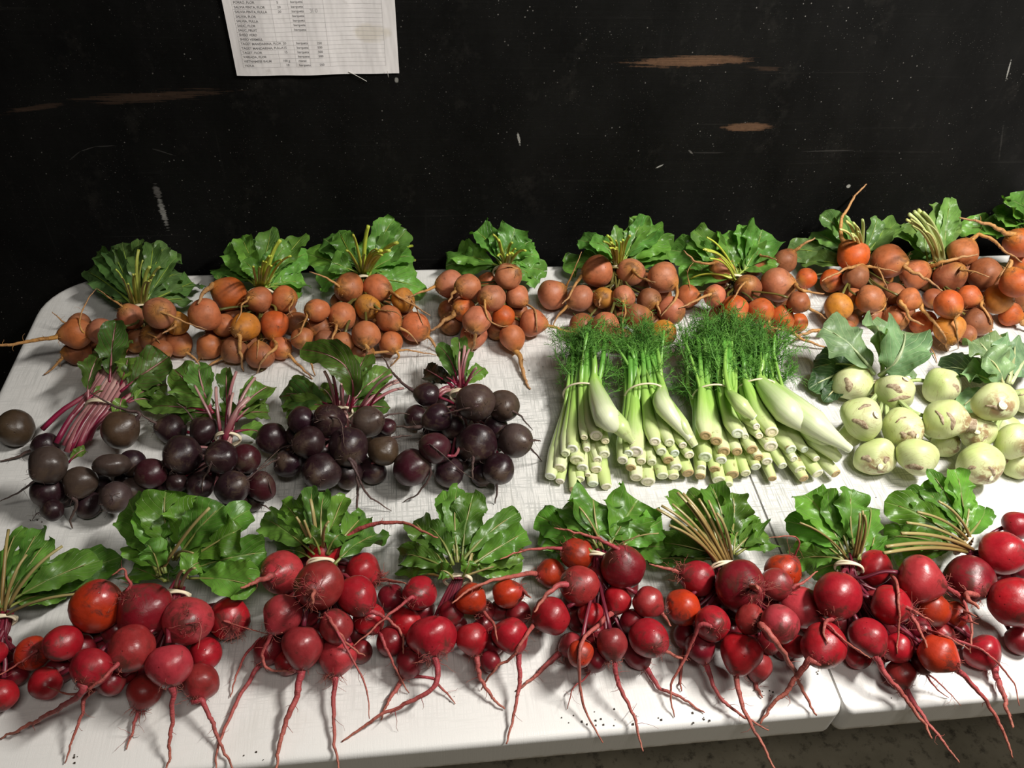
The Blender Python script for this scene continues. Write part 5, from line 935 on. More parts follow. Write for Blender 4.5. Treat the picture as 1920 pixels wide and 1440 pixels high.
{"k":"g","label":"golden beet bunch whose top beet points one long root up the wall","o":[11919,-1324,0],"lt":"lt","band":[95,713,351,3967,9180,0,179],"beets":[[[-156,508,620],231,0.96,[-0.557,0.54,0.632],"gr",1,1,[[318,-260,609,738,-289,638,772,-330,689,824,-343,749,875,-336,807,924,-313,876,973,-280,944,1021,-237,1004,1064,-184,1063,1107,-130,1119,1147,-68,1183,1186,-4,1244,1223,58,1300,1254,139,1364,1281,218,1424,1300]]],[[424,477,528],257,1.01,[0.563,-0.707,0.428],"g0",1,0,[[361,541,330,618,574,288,643,508,202,619,542,123,620,582,50,621,630,-11,621,680,-72,621,725,-137,619,765,-206,613,801,-276,606,837,-347,600]]],[[-219,154,490],188,0.98,[0.536,0.455,0.711],"gd",1,0,[[275,-137,224,599,-114,244,629,-225,213,654,-335,173,671,-443,124,683,-546,64,684,-649,-2,685,-752,-64,689,-857,-127,695,-958,-186,700],[192,-123,236,617,-58,202,648,11,151,657,63,111,670,126,69,682,195,27,693,265,-9,700],[192,-123,236,617,-1,129,671,7,6,688,-14,-127,697,-36,-271,696,-60,-413,700]]],[[-416,392,252],177,1.04,[-0.757,-0.626,-0.189],"gr",1,0,[]],[[-765,517,220],154,1.01,[-0.903,-0.43,-0.01],"gr",1,0,[]],[[-641,-335,335],207,0.97,[-0.434,-0.767,-0.473],"gy",1,0,[[422,-714,-464,255,-735,-500,233,-827,-588,212,-905,-655,192,-989,-663,176,-1081,-663,171,-1169,-663,171,-1253,-682,160,-1329,-725,132,-1408,-773,100]]],[[-262,-406,522],204,0.97,[0.834,-0.551,0.019],"g0",1,0,[[151,-123,-498,525,-84,-523,526,-157,-621,516,-226,-666,510,-311,-706,505,-396,-745,500]]],[[315,-104,354],172,1.04,[0.018,-0.925,0.38],"gd",1,0,[[352,317,-233,407,318,-270,422,122,-545,560,168,-602,533,210,-645,467,245,-687,403,316,-721,361,391,-750,330,463,-780,300]]],[[301,-455,529],167,0.97,[0.755,-0.654,-0.046],"g0",1,0,[[303,403,-543,523,432,-568,521,437,-616,493,473,-674,472,508,-737,447,527,-810,432,548,-888,415,562,-971,402,589,-1032,371,630,-1075,320,694,-1088,243,906,-943,20]]],[[192,-505,233],184,1.03,[0.395,-0.915,-0.085],"g0",1,0,[]],[[604,-571,190],192,0.92,[-0.162,-0.732,-0.661],"gr",1,0,[[154,579,-686,87,571,-718,57,579,-876,26,595,-989,37,577,-1114,31,551,-1242,20]]],[[-48,-353,138],140,0.94,[0.123,-0.986,-0.115],"gd",1,0,[]],[[-563,-597,141],129,0.92,[-0.265,-0.956,-0.123],"gd",1,0,[]],[[322,440,161],163,0.95,[0.395,-0.915,-0.085],"gd",1,0,[]],[[-334,-148,333],155,1.03,[-0.236,-0.964,-0.124],"g0",1,0,[]],[[425,937,139],140,1.01,[0.567,-0.822,-0.052],"gd",0,0,[]],[[558,592,136],138,0.98,[0.633,-0.773,-0.034],"gd",0,0,[]],[[-157,405,134],135,1.02,[-0.505,-0.856,-0.107],"gd",0,0,[]],[[319,64,132],133,0.96,[0.395,-0.915,-0.085],"gd",0,0,[]],[[-171,-118,130],131,0.94,[-0.114,-0.986,-0.124],"gd",0,0,[]],[[183,-237,129],131,0.93,[0.306,-0.947,-0.097],"gd",0,0,[]],[[515,-253,130],131,1.01,[0.521,-0.851,-0.062],"gd",0,0,[]],[[-427,-404,127],129,0.93,[-0.239,-0.963,-0.124],"gd",0,0,[]]],"leaves":[[359,1658,0,"lt",-111,472,450,-490,701,456,-706,929,200],[428,3597,0,"lt",-54,607,450,-507,901,473,-856,1195,300],[363,1164,0,"lt",-24,676,450,-334,994,672,-478,1313,500],[382,7294,0,"lt",205,708,450,542,1045,640,939,1383,600],[359,6833,0,"lt",-7,717,450,-152,991,823,-459,1265,850],[293,4456,0,"lt",47,743,450,-73,976,867,-240,1209,900],[410,2671,0,"lt",175,738,450,429,907,628,555,1076,700],[245,6812,0,"lt",158,738,450,328,941,836,405,1143,900],[266,7036,0,"lt",-33,615,345,-329,886,356,-615,1156,145],[224,564,0,"lt",-40,607,450,-166,992,479,-343,1378,277],[163,3820,0,"lt",-34,676,450,26,879,626,-38,1082,598],[193,8274,0,"lt",244,707,450,270,1066,498,385,1424,365],[237,2154,0,"lt",-23,717,450,-120,1071,550,-121,1424,579],[212,3649,0,"lt",42,743,450,-217,977,534,-341,1211,367],[278,6397,0,"lt",157,738,450,319,916,663,595,1094,600],[207,421,0,"lt",130,739,450,364,1020,630,599,1302,568],[204,409,0,"lt",-8,615,344,-266,873,353,-501,1131,144],[281,6410,0,"lt",-75,608,450,-292,888,576,-426,1168,450]],"stalks":[[24,1,-40,396,489,15,347,414,30,362,372,36,443,354,125,585,373,199,799,374],[24,1,293,641,429,206,686,380,125,656,355,73,619,348,51,692,283,116,851,286],[24,1,-310,77,369,-332,70,299,-263,165,286,-138,337,306,10,500,346,138,745,361],[24,1,-295,491,282,-195,544,307,-114,550,327,-39,561,340,67,603,364,162,779,366],[24,1,-639,576,221,-489,601,236,-321,584,268,-150,577,306,43,668,382,171,840,395],[24,1,-560,-192,423,-464,-54,461,-320,123,449,-156,331,411,40,559,349,170,803,330],[24,1,-416,-304,518,-456,-176,499,-364,26,457,-196,275,409,57,577,367,203,838,350],[24,1,312,40,295,275,168,264,196,290,274,118,423,304,105,598,358,156,814,373],[24,1,187,-356,536,92,-212,521,36,4,476,22,265,420,-13,531,336,69,795,315],[24,1,126,-353,247,72,-184,266,35,34,293,26,284,321,88,493,296,167,750,305],[24,1,632,-444,305,579,-283,373,423,-44,393,244,239,383,163,568,338,176,839,327],[24,1,-64,-229,153,-72,-66,184,-59,122,235,-21,333,290,8,575,281,100,818,299],[24,1,264,574,174,195,646,200,124,635,245,74,611,295,142,592,359,206,753,376],[24,1,-301,-13,350,-250,125,362,-174,260,364,-79,408,360,82,605,349,190,825,347],[24,1,353,1041,145,259,1056,172,163,928,223,93,768,282,129,674,339,188,788,359],[24,1,480,688,140,366,734,166,238,693,218,133,641,280,16,705,380,64,857,401],[24,1,-95,510,147,-40,583,178,-11,587,230,13,584,287,7,598,332,87,767,351],[24,1,272,175,142,202,288,172,129,376,225,77,470,284,22,532,284,85,734,304],[24,1,-158,-1,145,-133,138,178,-94,270,231,-37,414,288,39,642,269,135,861,288],[24,1,147,-124,141,99,23,172,58,186,225,40,367,284,128,502,288,203,734,308],[24,1,453,-152,137,353,-11,165,233,158,219,132,351,280,100,555,396,148,793,417],[24,1,-399,-292,142,-338,-125,176,-237,79,229,-113,309,286,28,604,389,147,853,408],[31,0,47,743,450,-50,705,664,-148,668,846,-246,630,996,-345,593,1114,-446,555,1200],[31,0,90,741,450,-4,695,664,-95,649,846,-185,603,996,-273,556,1114,-359,510,1200],[31,0,124,740,450,53,709,664,-13,679,846,-75,649,996,-133,619,1114,-186,589,1200],[26,0,73,742,450,-57,664,664,-191,587,846,-331,509,996,-476,431,1114,-626,354,1200],[19,0,52,743,450,-47,643,664,-152,543,846,-263,443,996,-381,343,1114,-504,244,1200],[20,0,112,740,450,-17,627,664,-144,513,846,-270,399,996,-394,286,1114,-516,172,1200],[20,0,132,739,450,23,650,664,-83,560,846,-186,470,996,-287,380,1114,-385,290,1200],[18,0,71,742,450,-39,635,664,-152,529,846,-268,422,996,-387,316,1114,-508,209,1200],[20,0,84,741,450,-40,632,664,-159,523,846,-272,414,996,-380,304,1114,-482,195,1200],[19,0,117,740,450,16,676,664,-80,611,846,-171,547,996,-258,482,1114,-341,418,1200]]},
{"k":"g","label":"golden beet bunch with a leaning sheaf of thick pale cut stalks","o":[13354,-1423,0],"lt":"lt","band":[-171,624,365,2475,9689,0,155],"beets":[[[-531,517,310],236,0.93,[0.848,0.048,0.528],"g0",1,0,[[366,-368,526,411,-322,528,439,-343,472,503,-313,418,579,-276,382,633,-210,369,672,-131,363,703,-65,353,728,6,340,754,79,327,779,156,321,800]]],[[-116,294,430],240,0.93,[0.186,-0.345,0.92],"gd",1,0,[[240,-79,227,609,-69,208,660,-168,108,683,-147,21,733,-118,-63,773,-91,-144,804,-59,-225,832,-17,-293,850]]],[[170,620,620],218,0.96,[0.544,0.444,0.712],"g0",1,0,[[324,266,699,746,293,721,782,340,732,830,399,719,864,450,670,873,497,596,871,518,512,872,528,415,869,538,311,869,548,214,878,567,125,887,590,41,895,615,-40,900]]],[[384,234,488],247,1.01,[0.828,-0.539,0.156],"gd",1,0,[]],[[-751,-669,675],200,0.97,[0.194,-0.98,-0.048],"gr",1,0,[[222,-720,-828,668,-711,-873,666,-748,-902,602,-715,-948,532,-698,-982,472,-678,-1017,399,-616,-1011,280,-409,-851,20]]],[[-86,-210,426],171,0.98,[0.593,-0.79,0.156],"gr",1,0,[[272,-3,-320,448,20,-351,454,-33,-452,441,-23,-556,435,-5,-636,399,33,-691,330,340,-473,20]]],[[352,-246,399],210,0.97,[0.958,-0.285,0.024],"gy",1,0,[[156,516,-295,403,563,-308,405,517,-357,438,483,-404,474,539,-363,437,595,-322,400]]],[[-662,-800,337],210,0.99,[-0.191,-0.918,-0.348],"gy",1,0,[[450,-694,-957,278,-704,-1001,261,-713,-969,200,-674,-945,140,-635,-921,80,-597,-899,20]]],[[-43,-519,206],209,0.93,[0.761,-0.575,-0.301],"gd",1,0,[[348,86,-617,155,123,-644,140,170,-641,110,237,-642,80,303,-643,50,370,-644,20]]],[[625,-337,171],173,0.92,[0.595,-0.797,0.1],"gr",1,0,[[394,709,-449,185,732,-481,189,715,-497,142,767,-518,101,817,-540,60,868,-561,20]]],[[-279,-723,156],137,1.02,[0.278,-0.955,-0.1],"gd",1,0,[]],[[-367,110,158],160,0.95,[-0.188,-0.974,-0.124],"gd",1,0,[]],[[534,756,153],155,0.95,[0.817,-0.575,0.036],"gd",0,0,[]],[[-216,542,150],152,1.0,[-0.457,-0.883,-0.111],"gd",0,0,[]],[[264,399,150],151,0.96,[0.599,-0.799,-0.043],"gd",0,0,[]],[[510,268,149],151,0.98,[0.701,-0.713,-0.013],"gd",0,0,[]],[[247,-69,146],147,1.0,[0.554,-0.831,-0.054],"gd",0,0,[]],[[-36,-168,144],146,0.94,[0.364,-0.927,-0.089],"gd",0,0,[]]],"leaves":[[365,3031,0,"lt",-251,586,450,-320,856,418,-325,1127,200],[364,9415,0,"lt",-166,582,450,156,881,584,387,1179,500],[416,6382,0,"lt",-259,656,450,-324,1089,534,-492,1523,523],[364,9751,0,"lt",-114,650,450,121,990,757,238,1330,750],[331,8876,0,"lt",-165,722,450,-297,1053,719,-429,1385,700],[362,5052,0,"lt",-74,676,450,-100,1061,812,-8,1446,1000],[328,749,0,"lt",-49,675,450,23,1008,825,287,1340,1050],[328,1500,0,"lt",-49,675,450,4,1030,854,156,1386,1100],[220,78,0,"lt",-285,587,450,-84,891,457,201,1194,354],[190,910,0,"lt",-129,581,450,-7,1002,525,19,1423,427],[252,7746,0,"lt",-305,658,450,-368,848,682,-312,1039,785],[282,8362,0,"lt",-75,648,450,-48,968,681,-71,1288,650],[229,9749,0,"lt",-194,723,450,-78,1037,664,-80,1351,625],[191,2727,0,"lt",-125,678,450,-67,964,466,-37,1249,374],[228,7692,0,"lt",-21,674,450,95,965,700,268,1257,711],[233,4802,0,"lt",-12,674,450,135,1095,711,409,1517,712],[189,7621,0,"lt",-206,584,450,-63,836,438,95,1089,294],[240,8949,0,"lt",-120,581,450,-79,901,598,-118,1221,540]],"stalks":[[24,1,-711,507,197,-744,482,164,-636,451,199,-454,454,268,-253,585,340,-131,775,370],[24,1,-156,369,231,-184,397,156,-205,405,179,-211,434,251,-191,564,286,-143,759,322],[24,1,62,533,480,-22,468,400,-102,426,362,-160,435,354,-187,509,420,-153,707,425],[24,1,199,355,453,73,403,429,-44,416,405,-132,443,385,-160,478,343,-133,670,337],[24,1,-177,-88,402,-242,30,384,-262,156,372,-248,305,367,-205,484,389,-145,717,389],[24,1,170,-192,394,35,-111,389,-77,35,381,-152,232,373,-189,417,419,-156,673,417],[24,1,-186,-411,263,-265,-280,302,-286,-76,331,-263,176,351,-240,463,375,-175,735,378],[24,1,532,-212,155,394,-80,168,197,77,218,2,262,284,-81,451,389,-95,696,413],[24,1,-313,-604,168,-333,-416,198,-316,-160,248,-273,135,303,-160,400,360,-94,682,378],[24,1,-340,251,176,-312,351,208,-283,396,256,-249,437,307,-181,568,339,-122,761,355],[24,1,420,836,148,272,838,167,100,732,220,-54,615,286,-210,635,283,-206,777,306],[24,1,-153,663,165,-120,712,197,-134,653,248,-164,576,303,-135,550,307,-102,702,325],[24,1,182,508,156,80,565,181,-30,544,234,-122,516,294,-147,601,320,-124,771,341],[24,1,414,365,151,278,429,174,109,442,227,-47,459,290,-150,494,292,-148,681,314],[24,1,174,42,153,76,150,180,-31,245,233,-122,353,294,-192,447,325,-169,665,346],[24,1,-85,-46,156,-137,81,186,-178,199,239,-199,330,298,-222,459,362,-177,684,381],[44,0,-148,651,450,-345,620,704,-536,589,926,-720,557,1116,-898,526,1274,-1069,495,1400],[44,0,-114,650,450,-284,632,704,-453,615,926,-623,597,1116,-793,579,1274,-963,561,1400],[44,0,-80,649,450,-239,639,704,-398,630,926,-558,620,1116,-718,611,1274,-879,601,1400],[35,0,-46,647,450,-203,626,704,-360,606,926,-518,585,1116,-676,564,1274,-834,543,1400],[31,0,-188,625,450,-378,572,704,-571,519,926,-768,466,1116,-969,413,1274,-1174,359,1400],[18,0,-128,623,450,-326,565,704,-522,507,926,-714,449,1116,-903,391,1274,-1089,333,1400],[18,0,-117,650,450,-300,540,704,-485,430,926,-672,320,1116,-861,211,1274,-1052,101,1400],[22,0,-51,647,450,-213,569,704,-382,491,926,-556,413,1116,-736,335,1274,-923,256,1400],[21,0,-128,651,450,-320,533,704,-507,416,926,-689,299,1116,-867,182,1274,-1040,64,1400],[20,0,-208,626,450,-393,542,704,-580,457,926,-770,373,1116,-963,289,1274,-1158,204,1400],[23,0,-159,624,450,-344,573,704,-531,521,926,-720,470,1116,-912,419,1274,-1105,368,1400]]},
{"k":"g","label":"golden beet bunch last in the back row, its bright orange root pointing over the leaves","o":[14401,-1080,0],"lt":"md","band":[723,967,355,2823,9593,0,172],"beets":[[[197,508,620],232,0.97,[-0.754,-0.022,0.657],"gr",1,0,[[372,55,504,744,15,503,779,-130,523,791,-201,554,828,-277,582,862,-358,603,890,-446,619,916,-537,631,940,-625,637,961,-721,638,977,-814,633,989,-906,628,1000]]],[[480,564,220],187,1.01,[-0.309,-0.874,-0.374],"gr",1,0,[]],[[-683,-725,801],219,0.98,[-0.486,0.559,0.672],"gr",1,0,[[302,-769,-625,920,-794,-597,954,-743,-529,1003,-734,-506,1003,-785,-541,954,-847,-587,896,-879,-607,837,-848,-561,719,-817,-515,600]]],[[5,-347,175],177,0.95,[-0.152,-0.981,-0.125],"gd",1,0,[]]],"leaves":[[429,8419,0,"md",677,968,450,161,1027,662,-482,1087,500],[342,4502,0,"md",631,970,450,268,992,591,-155,1014,600],[390,6289,0,"md",722,1043,450,366,962,856,-130,881,900],[386,6823,0,"md",814,1118,450,299,942,978,-210,766,1200],[386,7311,0,"md",860,1116,450,389,927,1001,-6,738,1250],[252,8438,0,"md",666,969,450,378,1074,522,37,1180,426],[195,5693,0,"md",619,970,450,423,1063,691,319,1155,722],[210,7400,0,"md",734,1043,450,473,1087,557,358,1132,608],[324,3207,0,"md",807,1118,450,438,1054,616,36,989,695],[278,2182,0,"md",813,1118,450,663,1127,713,497,1137,783],[304,4040,0,"md",711,967,450,455,1073,461,54,1180,414],[274,2136,0,"md",663,969,450,437,1003,629,306,1037,653],[277,1377,0,"md",747,1043,450,270,902,764,-72,762,898],[247,3046,0,"md",831,1117,450,435,1149,618,63,1180,607],[203,7721,0,"md",818,1118,450,672,1124,660,420,1130,799]],"stalks":[[24,1,354,513,483,456,530,406,539,584,367,611,684,353,736,783,323,808,1005,326],[24,1,533,712,283,573,791,327,606,805,349,641,815,357,740,924,334,804,1105,332],[23,0,677,968,450,550,1011,520,422,1053,557,295,1095,563,168,1138,536,41,1180,478]]},
{"k":"d","label":"dark beet bunch nearest the table end, thick magenta and cream stalks under a wide band","o":[1543,-4103,0],"lt":"dkb","band":[-21,976,344,2026,9793,0,194],"beets":[[[-997,843,220],211,0.97,[-0.979,-0.131,-0.154],"db",1,0,[]],[[-197,-177,689],195,0.98,[-0.474,-0.873,0.11],"dg",1,0,[[167,-273,-316,706,-294,-355,711,-272,-333,660,-339,-317,589,-407,-303,520,-478,-289,455,-548,-274,396,-618,-260,343,-690,-247,293,-761,-237,246,-830,-227,200]]],[[56,-219,430],176,0.94,[-0.225,-0.956,-0.19],"dg",1,0,[[228,23,-356,403,14,-395,395,42,-404,341,12,-421,270,-21,-441,202,-61,-463,134,-87,-484,75,-70,-510,20]]],[[303,539,430],218,0.96,[0.845,0.191,0.499],"db",1,0,[[212,453,572,519,496,582,544,545,617,595,504,631,612,441,641,623,375,653,638,323,666,656,269,681,676,213,703,695,159,731,712,105,765,727,49,804,741,-9,847,750]]],[[398,-116,572],189,0.66,[0.036,-0.824,-0.565],"dg",1,0,[]],[[-278,-260,365],182,0.94,[-0.562,-0.821,-0.1],"d0",1,0,[]],[[-622,618,146],148,0.97,[-0.968,-0.182,-0.172],"d0",1,0,[[216,-738,596,125,-771,590,119,-805,574,103,-874,557,80,-928,546,67,-993,534,51,-1061,521,35,-1127,509,20]]],[[78,-298,143],145,1.01,[-0.194,-0.973,-0.124],"d0",1,0,[]],[[435,-396,355],176,0.95,[-0.116,-0.969,0.219],"dg",1,0,[[56,418,-535,386,414,-574,395,473,-528,461,463,-496,499,487,-470,508,532,-448,492]]],[[530,-163,174],164,0.93,[0.261,-0.96,-0.102],"dg",1,0,[]],[[509,83,358],153,0.92,[0.366,-0.926,-0.089],"d0",1,0,[]],[[-175,-506,342],111,1.04,[-0.997,-0.027,-0.066],"d0",1,0,[[83,-266,-508,336,-291,-509,335,-377,-470,253,-426,-433,174,-476,-398,97,-525,-363,20]]],[[-335,115,127],128,0.92,[-0.528,-0.843,-0.104],"d0",0,0,[]],[[396,64,128],129,0.95,[0.239,-0.965,-0.105],"d0",0,0,[]],[[110,4,127],128,1.01,[-0.097,-0.987,-0.124],"d0",0,0,[]],[[-211,-131,125],126,0.94,[-0.421,-0.9,-0.114],"d0",0,0,[]]],"leaves":[[265,8582,0,"dkb",107,1285,450,-31,1766,537,-2,2247,300],[305,9599,0,"dkb",300,957,450,484,1067,473,473,1178,200],[359,5306,0,"dkb",250,1049,450,455,1221,511,638,1392,300],[293,7519,0,"dkb",-165,1029,450,-186,1344,676,-121,1658,600],[488,2640,0,"dkb",169,1144,450,457,1364,574,691,1584,600],[376,8093,0,"dkb",15,1291,450,25,1681,704,1,2071,800],[255,2751,0,"dkb",149,1237,450,251,1367,658,250,1497,700],[128,4630,0,"dkb",-129,54,450,-3,123,580,45,192,500],[185,9348,0,"dkb",103,1315,422,157,1518,442,195,1720,222],[222,495,0,"dkb",264,959,450,457,1141,468,535,1323,387],[185,3932,0,"dkb",242,1050,450,210,935,528,225,821,345],[166,4418,0,"dkb",-178,1030,450,-18,1266,489,207,1502,294]],"stalks":[[35,0,-686,806,220,-466,978,350,-198,1187,420,-162,1383,445,-127,1579,470],[35,0,-470,574,220,-347,831,350,-197,1145,420,-134,1351,445,-72,1557,470],[35,0,-463,615,220,-334,848,350,-175,1133,420,-101,1353,445,-26,1574,470],[39,0,-314,425,220,-212,704,350,-86,1045,420,-32,1298,445,22,1552,470],[39,0,-291,448,220,-185,706,350,-56,1022,420,5,1286,445,66,1549,470],[39,0,-203,467,220,-112,698,350,0,981,420,54,1254,445,109,1528,470],[34,0,-188,498,220,-85,699,350,42,944,420,105,1172,445,167,1401,470],[35,0,-120,602,220,-27,738,350,87,905,420,150,1119,445,213,1332,470],[34,0,-243,486,220,-138,710,350,-9,985,420,52,1218,445,113,1451,470],[34,0,-370,527,220,-251,770,350,-106,1066,420,-47,1262,445,13,1457,470],[26,0,-146,562,220,-25,684,350,122,833,420,217,952,445,311,1070,470]]},
{"k":"d","label":"dark beet bunch second from the table end, bright magenta stalks and red-veined leaves","o":[2854,-4111,0],"lt":"dkb","band":[190,385,373,440,9990,0,140],"beets":[[[-231,47,508],217,1.0,[-0.408,-0.809,0.423],"d0",1,0,[[175,-303,-96,583,-323,-136,604,-258,-151,585,-280,-171,547,-315,-161,474,-350,-152,400]]],[[224,-105,611],179,1.0,[-0.543,-0.518,0.661],"d0",1,0,[[173,145,-180,707,123,-201,734,164,-235,703,142,-271,659,106,-281,588,63,-290,516,29,-304,454,12,-327,386,8,-353,325]]],[[-531,722,220],175,1.03,[-0.808,-0.251,0.533],"d0",1,0,[[219,-647,686,296,-679,676,317,-668,672,377,-716,680,426,-763,697,470,-818,730,500]]],[[-99,525,374],172,0.93,[-0.647,0.5,0.576],"d0",1,0,[[123,-190,595,454,-215,614,477,-242,633,548,-273,650,609,-313,663,663,-361,676,700]]],[[443,16,430],160,0.94,[0.071,-0.888,0.455],"dr",1,0,[]],[[-552,-112,406],168,1.01,[-0.868,-0.491,-0.068],"dr",1,0,[]],[[385,-505,562],180,1.03,[0.782,-0.061,0.621],"d0",1,0,[[84,499,-514,653,531,-517,678,574,-452,653,608,-380,626,639,-306,601,667,-233,575,701,-158,553,738,-81,535,776,-4,518,813,72,500]]],[[636,-333,356],162,0.98,[0.33,0.143,0.933],"dr",1,0,[[87,680,-314,479,692,-308,514,732,-363,481,749,-417,445,757,-443,374,743,-386,200]]],[[-297,-152,288],117,1.01,[-0.724,-0.656,-0.215],"d0",1,0,[]],[[-41,-208,278],152,0.99,[-0.518,-0.849,-0.105],"d0",1,0,[]],[[357,-470,276],138,0.93,[0.026,-0.992,-0.12],"d0",1,0,[]],[[497,-334,128],130,0.99,[0.746,-0.651,0.14],"d0",1,0,[[118,575,-403,143,598,-422,147,637,-415,121,660,-414,87,684,-414,54,707,-414,20]]],[[-455,-170,128],130,1.02,[-0.74,-0.669,-0.066],"d0",1,0,[]],[[-164,466,120],122,0.94,[-0.841,-0.54,-0.033],"d0",0,0,[]],[[-128,231,118],120,1.0,[-0.667,-0.74,-0.082],"d0",0,0,[]],[[-513,181,117],119,0.98,[-0.85,-0.526,-0.03],"d0",0,0,[]],[[225,131,118],119,0.96,[0.063,-0.991,-0.119],"d0",0,0,[]],[[-263,63,148],118,0.94,[-0.725,-0.685,-0.07],"d0",0,0,[]],[[94,-14,211],117,0.99,[-0.31,-0.943,-0.121],"d0",0,0,[]],[[412,22,142],118,1.01,[0.349,-0.933,-0.091],"d0",0,0,[]]],"leaves":[[290,8469,0,"dkb",-37,730,450,-353,849,386,-654,967,200],[291,2609,0,"dkb",-105,778,450,-484,956,395,-883,1134,200],[224,8147,0,"dkb",275,413,450,480,523,410,520,633,150],[278,6184,0,"dkb",253,583,450,373,765,467,552,946,200],[278,5141,0,"dkb",253,583,450,456,850,503,474,1117,300],[353,3143,0,"dkb",212,672,450,520,894,672,630,1116,500],[480,2558,0,"dkb",-7,728,450,-257,1048,587,-542,1367,600],[342,503,0,"dkb",-50,818,450,-203,1104,687,-232,1390,650],[202,4903,0,"dkb",163,718,450,123,1029,666,95,1341,600],[194,5776,0,"dkb",-54,858,320,-321,982,269,-629,1107,120],[151,9886,0,"dkb",-105,865,361,-80,1022,310,-162,1179,161],[215,6941,0,"dkb",242,415,450,227,699,450,82,983,358],[169,5902,0,"dkb",248,706,321,-85,911,267,-309,1115,121]],"stalks":[[24,1,-152,205,426,-78,268,380,8,261,362,93,251,361,209,345,415,243,528,420],[24,1,312,-21,505,350,38,428,323,84,387,266,150,372,178,265,372,160,478,374],[24,1,-403,761,136,-265,713,109,-111,562,162,34,406,251,184,370,374,234,508,411],[24,1,1,447,285,81,360,238,133,277,254,164,242,300,172,296,351,185,484,374],[24,1,433,144,364,399,221,322,336,230,318,265,235,337,194,330,387,178,517,399],[24,1,-420,-38,416,-275,21,418,-116,70,408,32,142,393,137,239,375,188,454,369],[24,1,258,-496,461,175,-431,393,146,-273,363,152,-50,359,154,188,393,174,461,398],[24,1,587,-354,219,513,-323,145,408,-203,172,300,-15,252,185,218,373,160,481,411],[24,1,-220,-83,311,-109,-4,338,-2,58,356,92,138,367,158,223,406,191,439,407],[24,1,31,-91,293,95,7,311,138,74,332,165,149,352,152,220,326,164,432,332],[24,1,353,-346,291,333,-208,311,289,-76,333,240,70,353,201,230,399,193,466,405],[24,1,409,-258,112,313,-162,125,247,-56,189,208,76,271,216,247,346,220,482,377],[24,1,-368,-92,136,-240,-11,167,-96,54,227,41,136,294,193,216,377,242,433,401],[24,1,-71,525,124,35,530,153,107,440,215,153,344,288,196,339,311,211,494,336],[24,1,-56,311,127,32,357,161,99,323,223,146,283,293,155,342,391,172,515,415],[24,1,-421,238,121,-278,271,150,-119,252,213,30,242,286,94,325,388,146,511,414],[24,1,218,238,131,208,315,167,197,302,229,190,275,296,216,332,336,222,507,359],[24,1,-185,136,155,-78,195,185,21,204,240,104,218,302,147,268,376,177,461,397],[24,1,127,86,224,162,175,251,179,199,289,184,218,329,214,344,398,222,535,411],[24,1,374,122,152,320,206,184,268,221,240,224,230,302,200,317,336,197,505,356],[40,0,161,325,410,216,403,517,271,481,599,327,560,655,383,638,685,440,716,690],[23,0,113,419,410,98,518,517,83,618,599,69,717,655,55,817,685,43,916,690],[23,0,173,415,410,180,566,517,190,717,599,203,868,655,220,1019,685,239,1170,690],[23,0,197,414,410,251,542,517,305,670,599,359,798,655,414,926,685,468,1055,690],[20,0,41,549,410,-15,631,517,-67,713,599,-116,794,655,-161,876,685,-204,957,690],[20,0,212,388,410,219,471,517,227,555,599,234,639,655,242,723,685,249,806,690],[20,0,217,437,410,259,469,517,300,501,599,339,533,655,376,565,685,412,596,690]]},
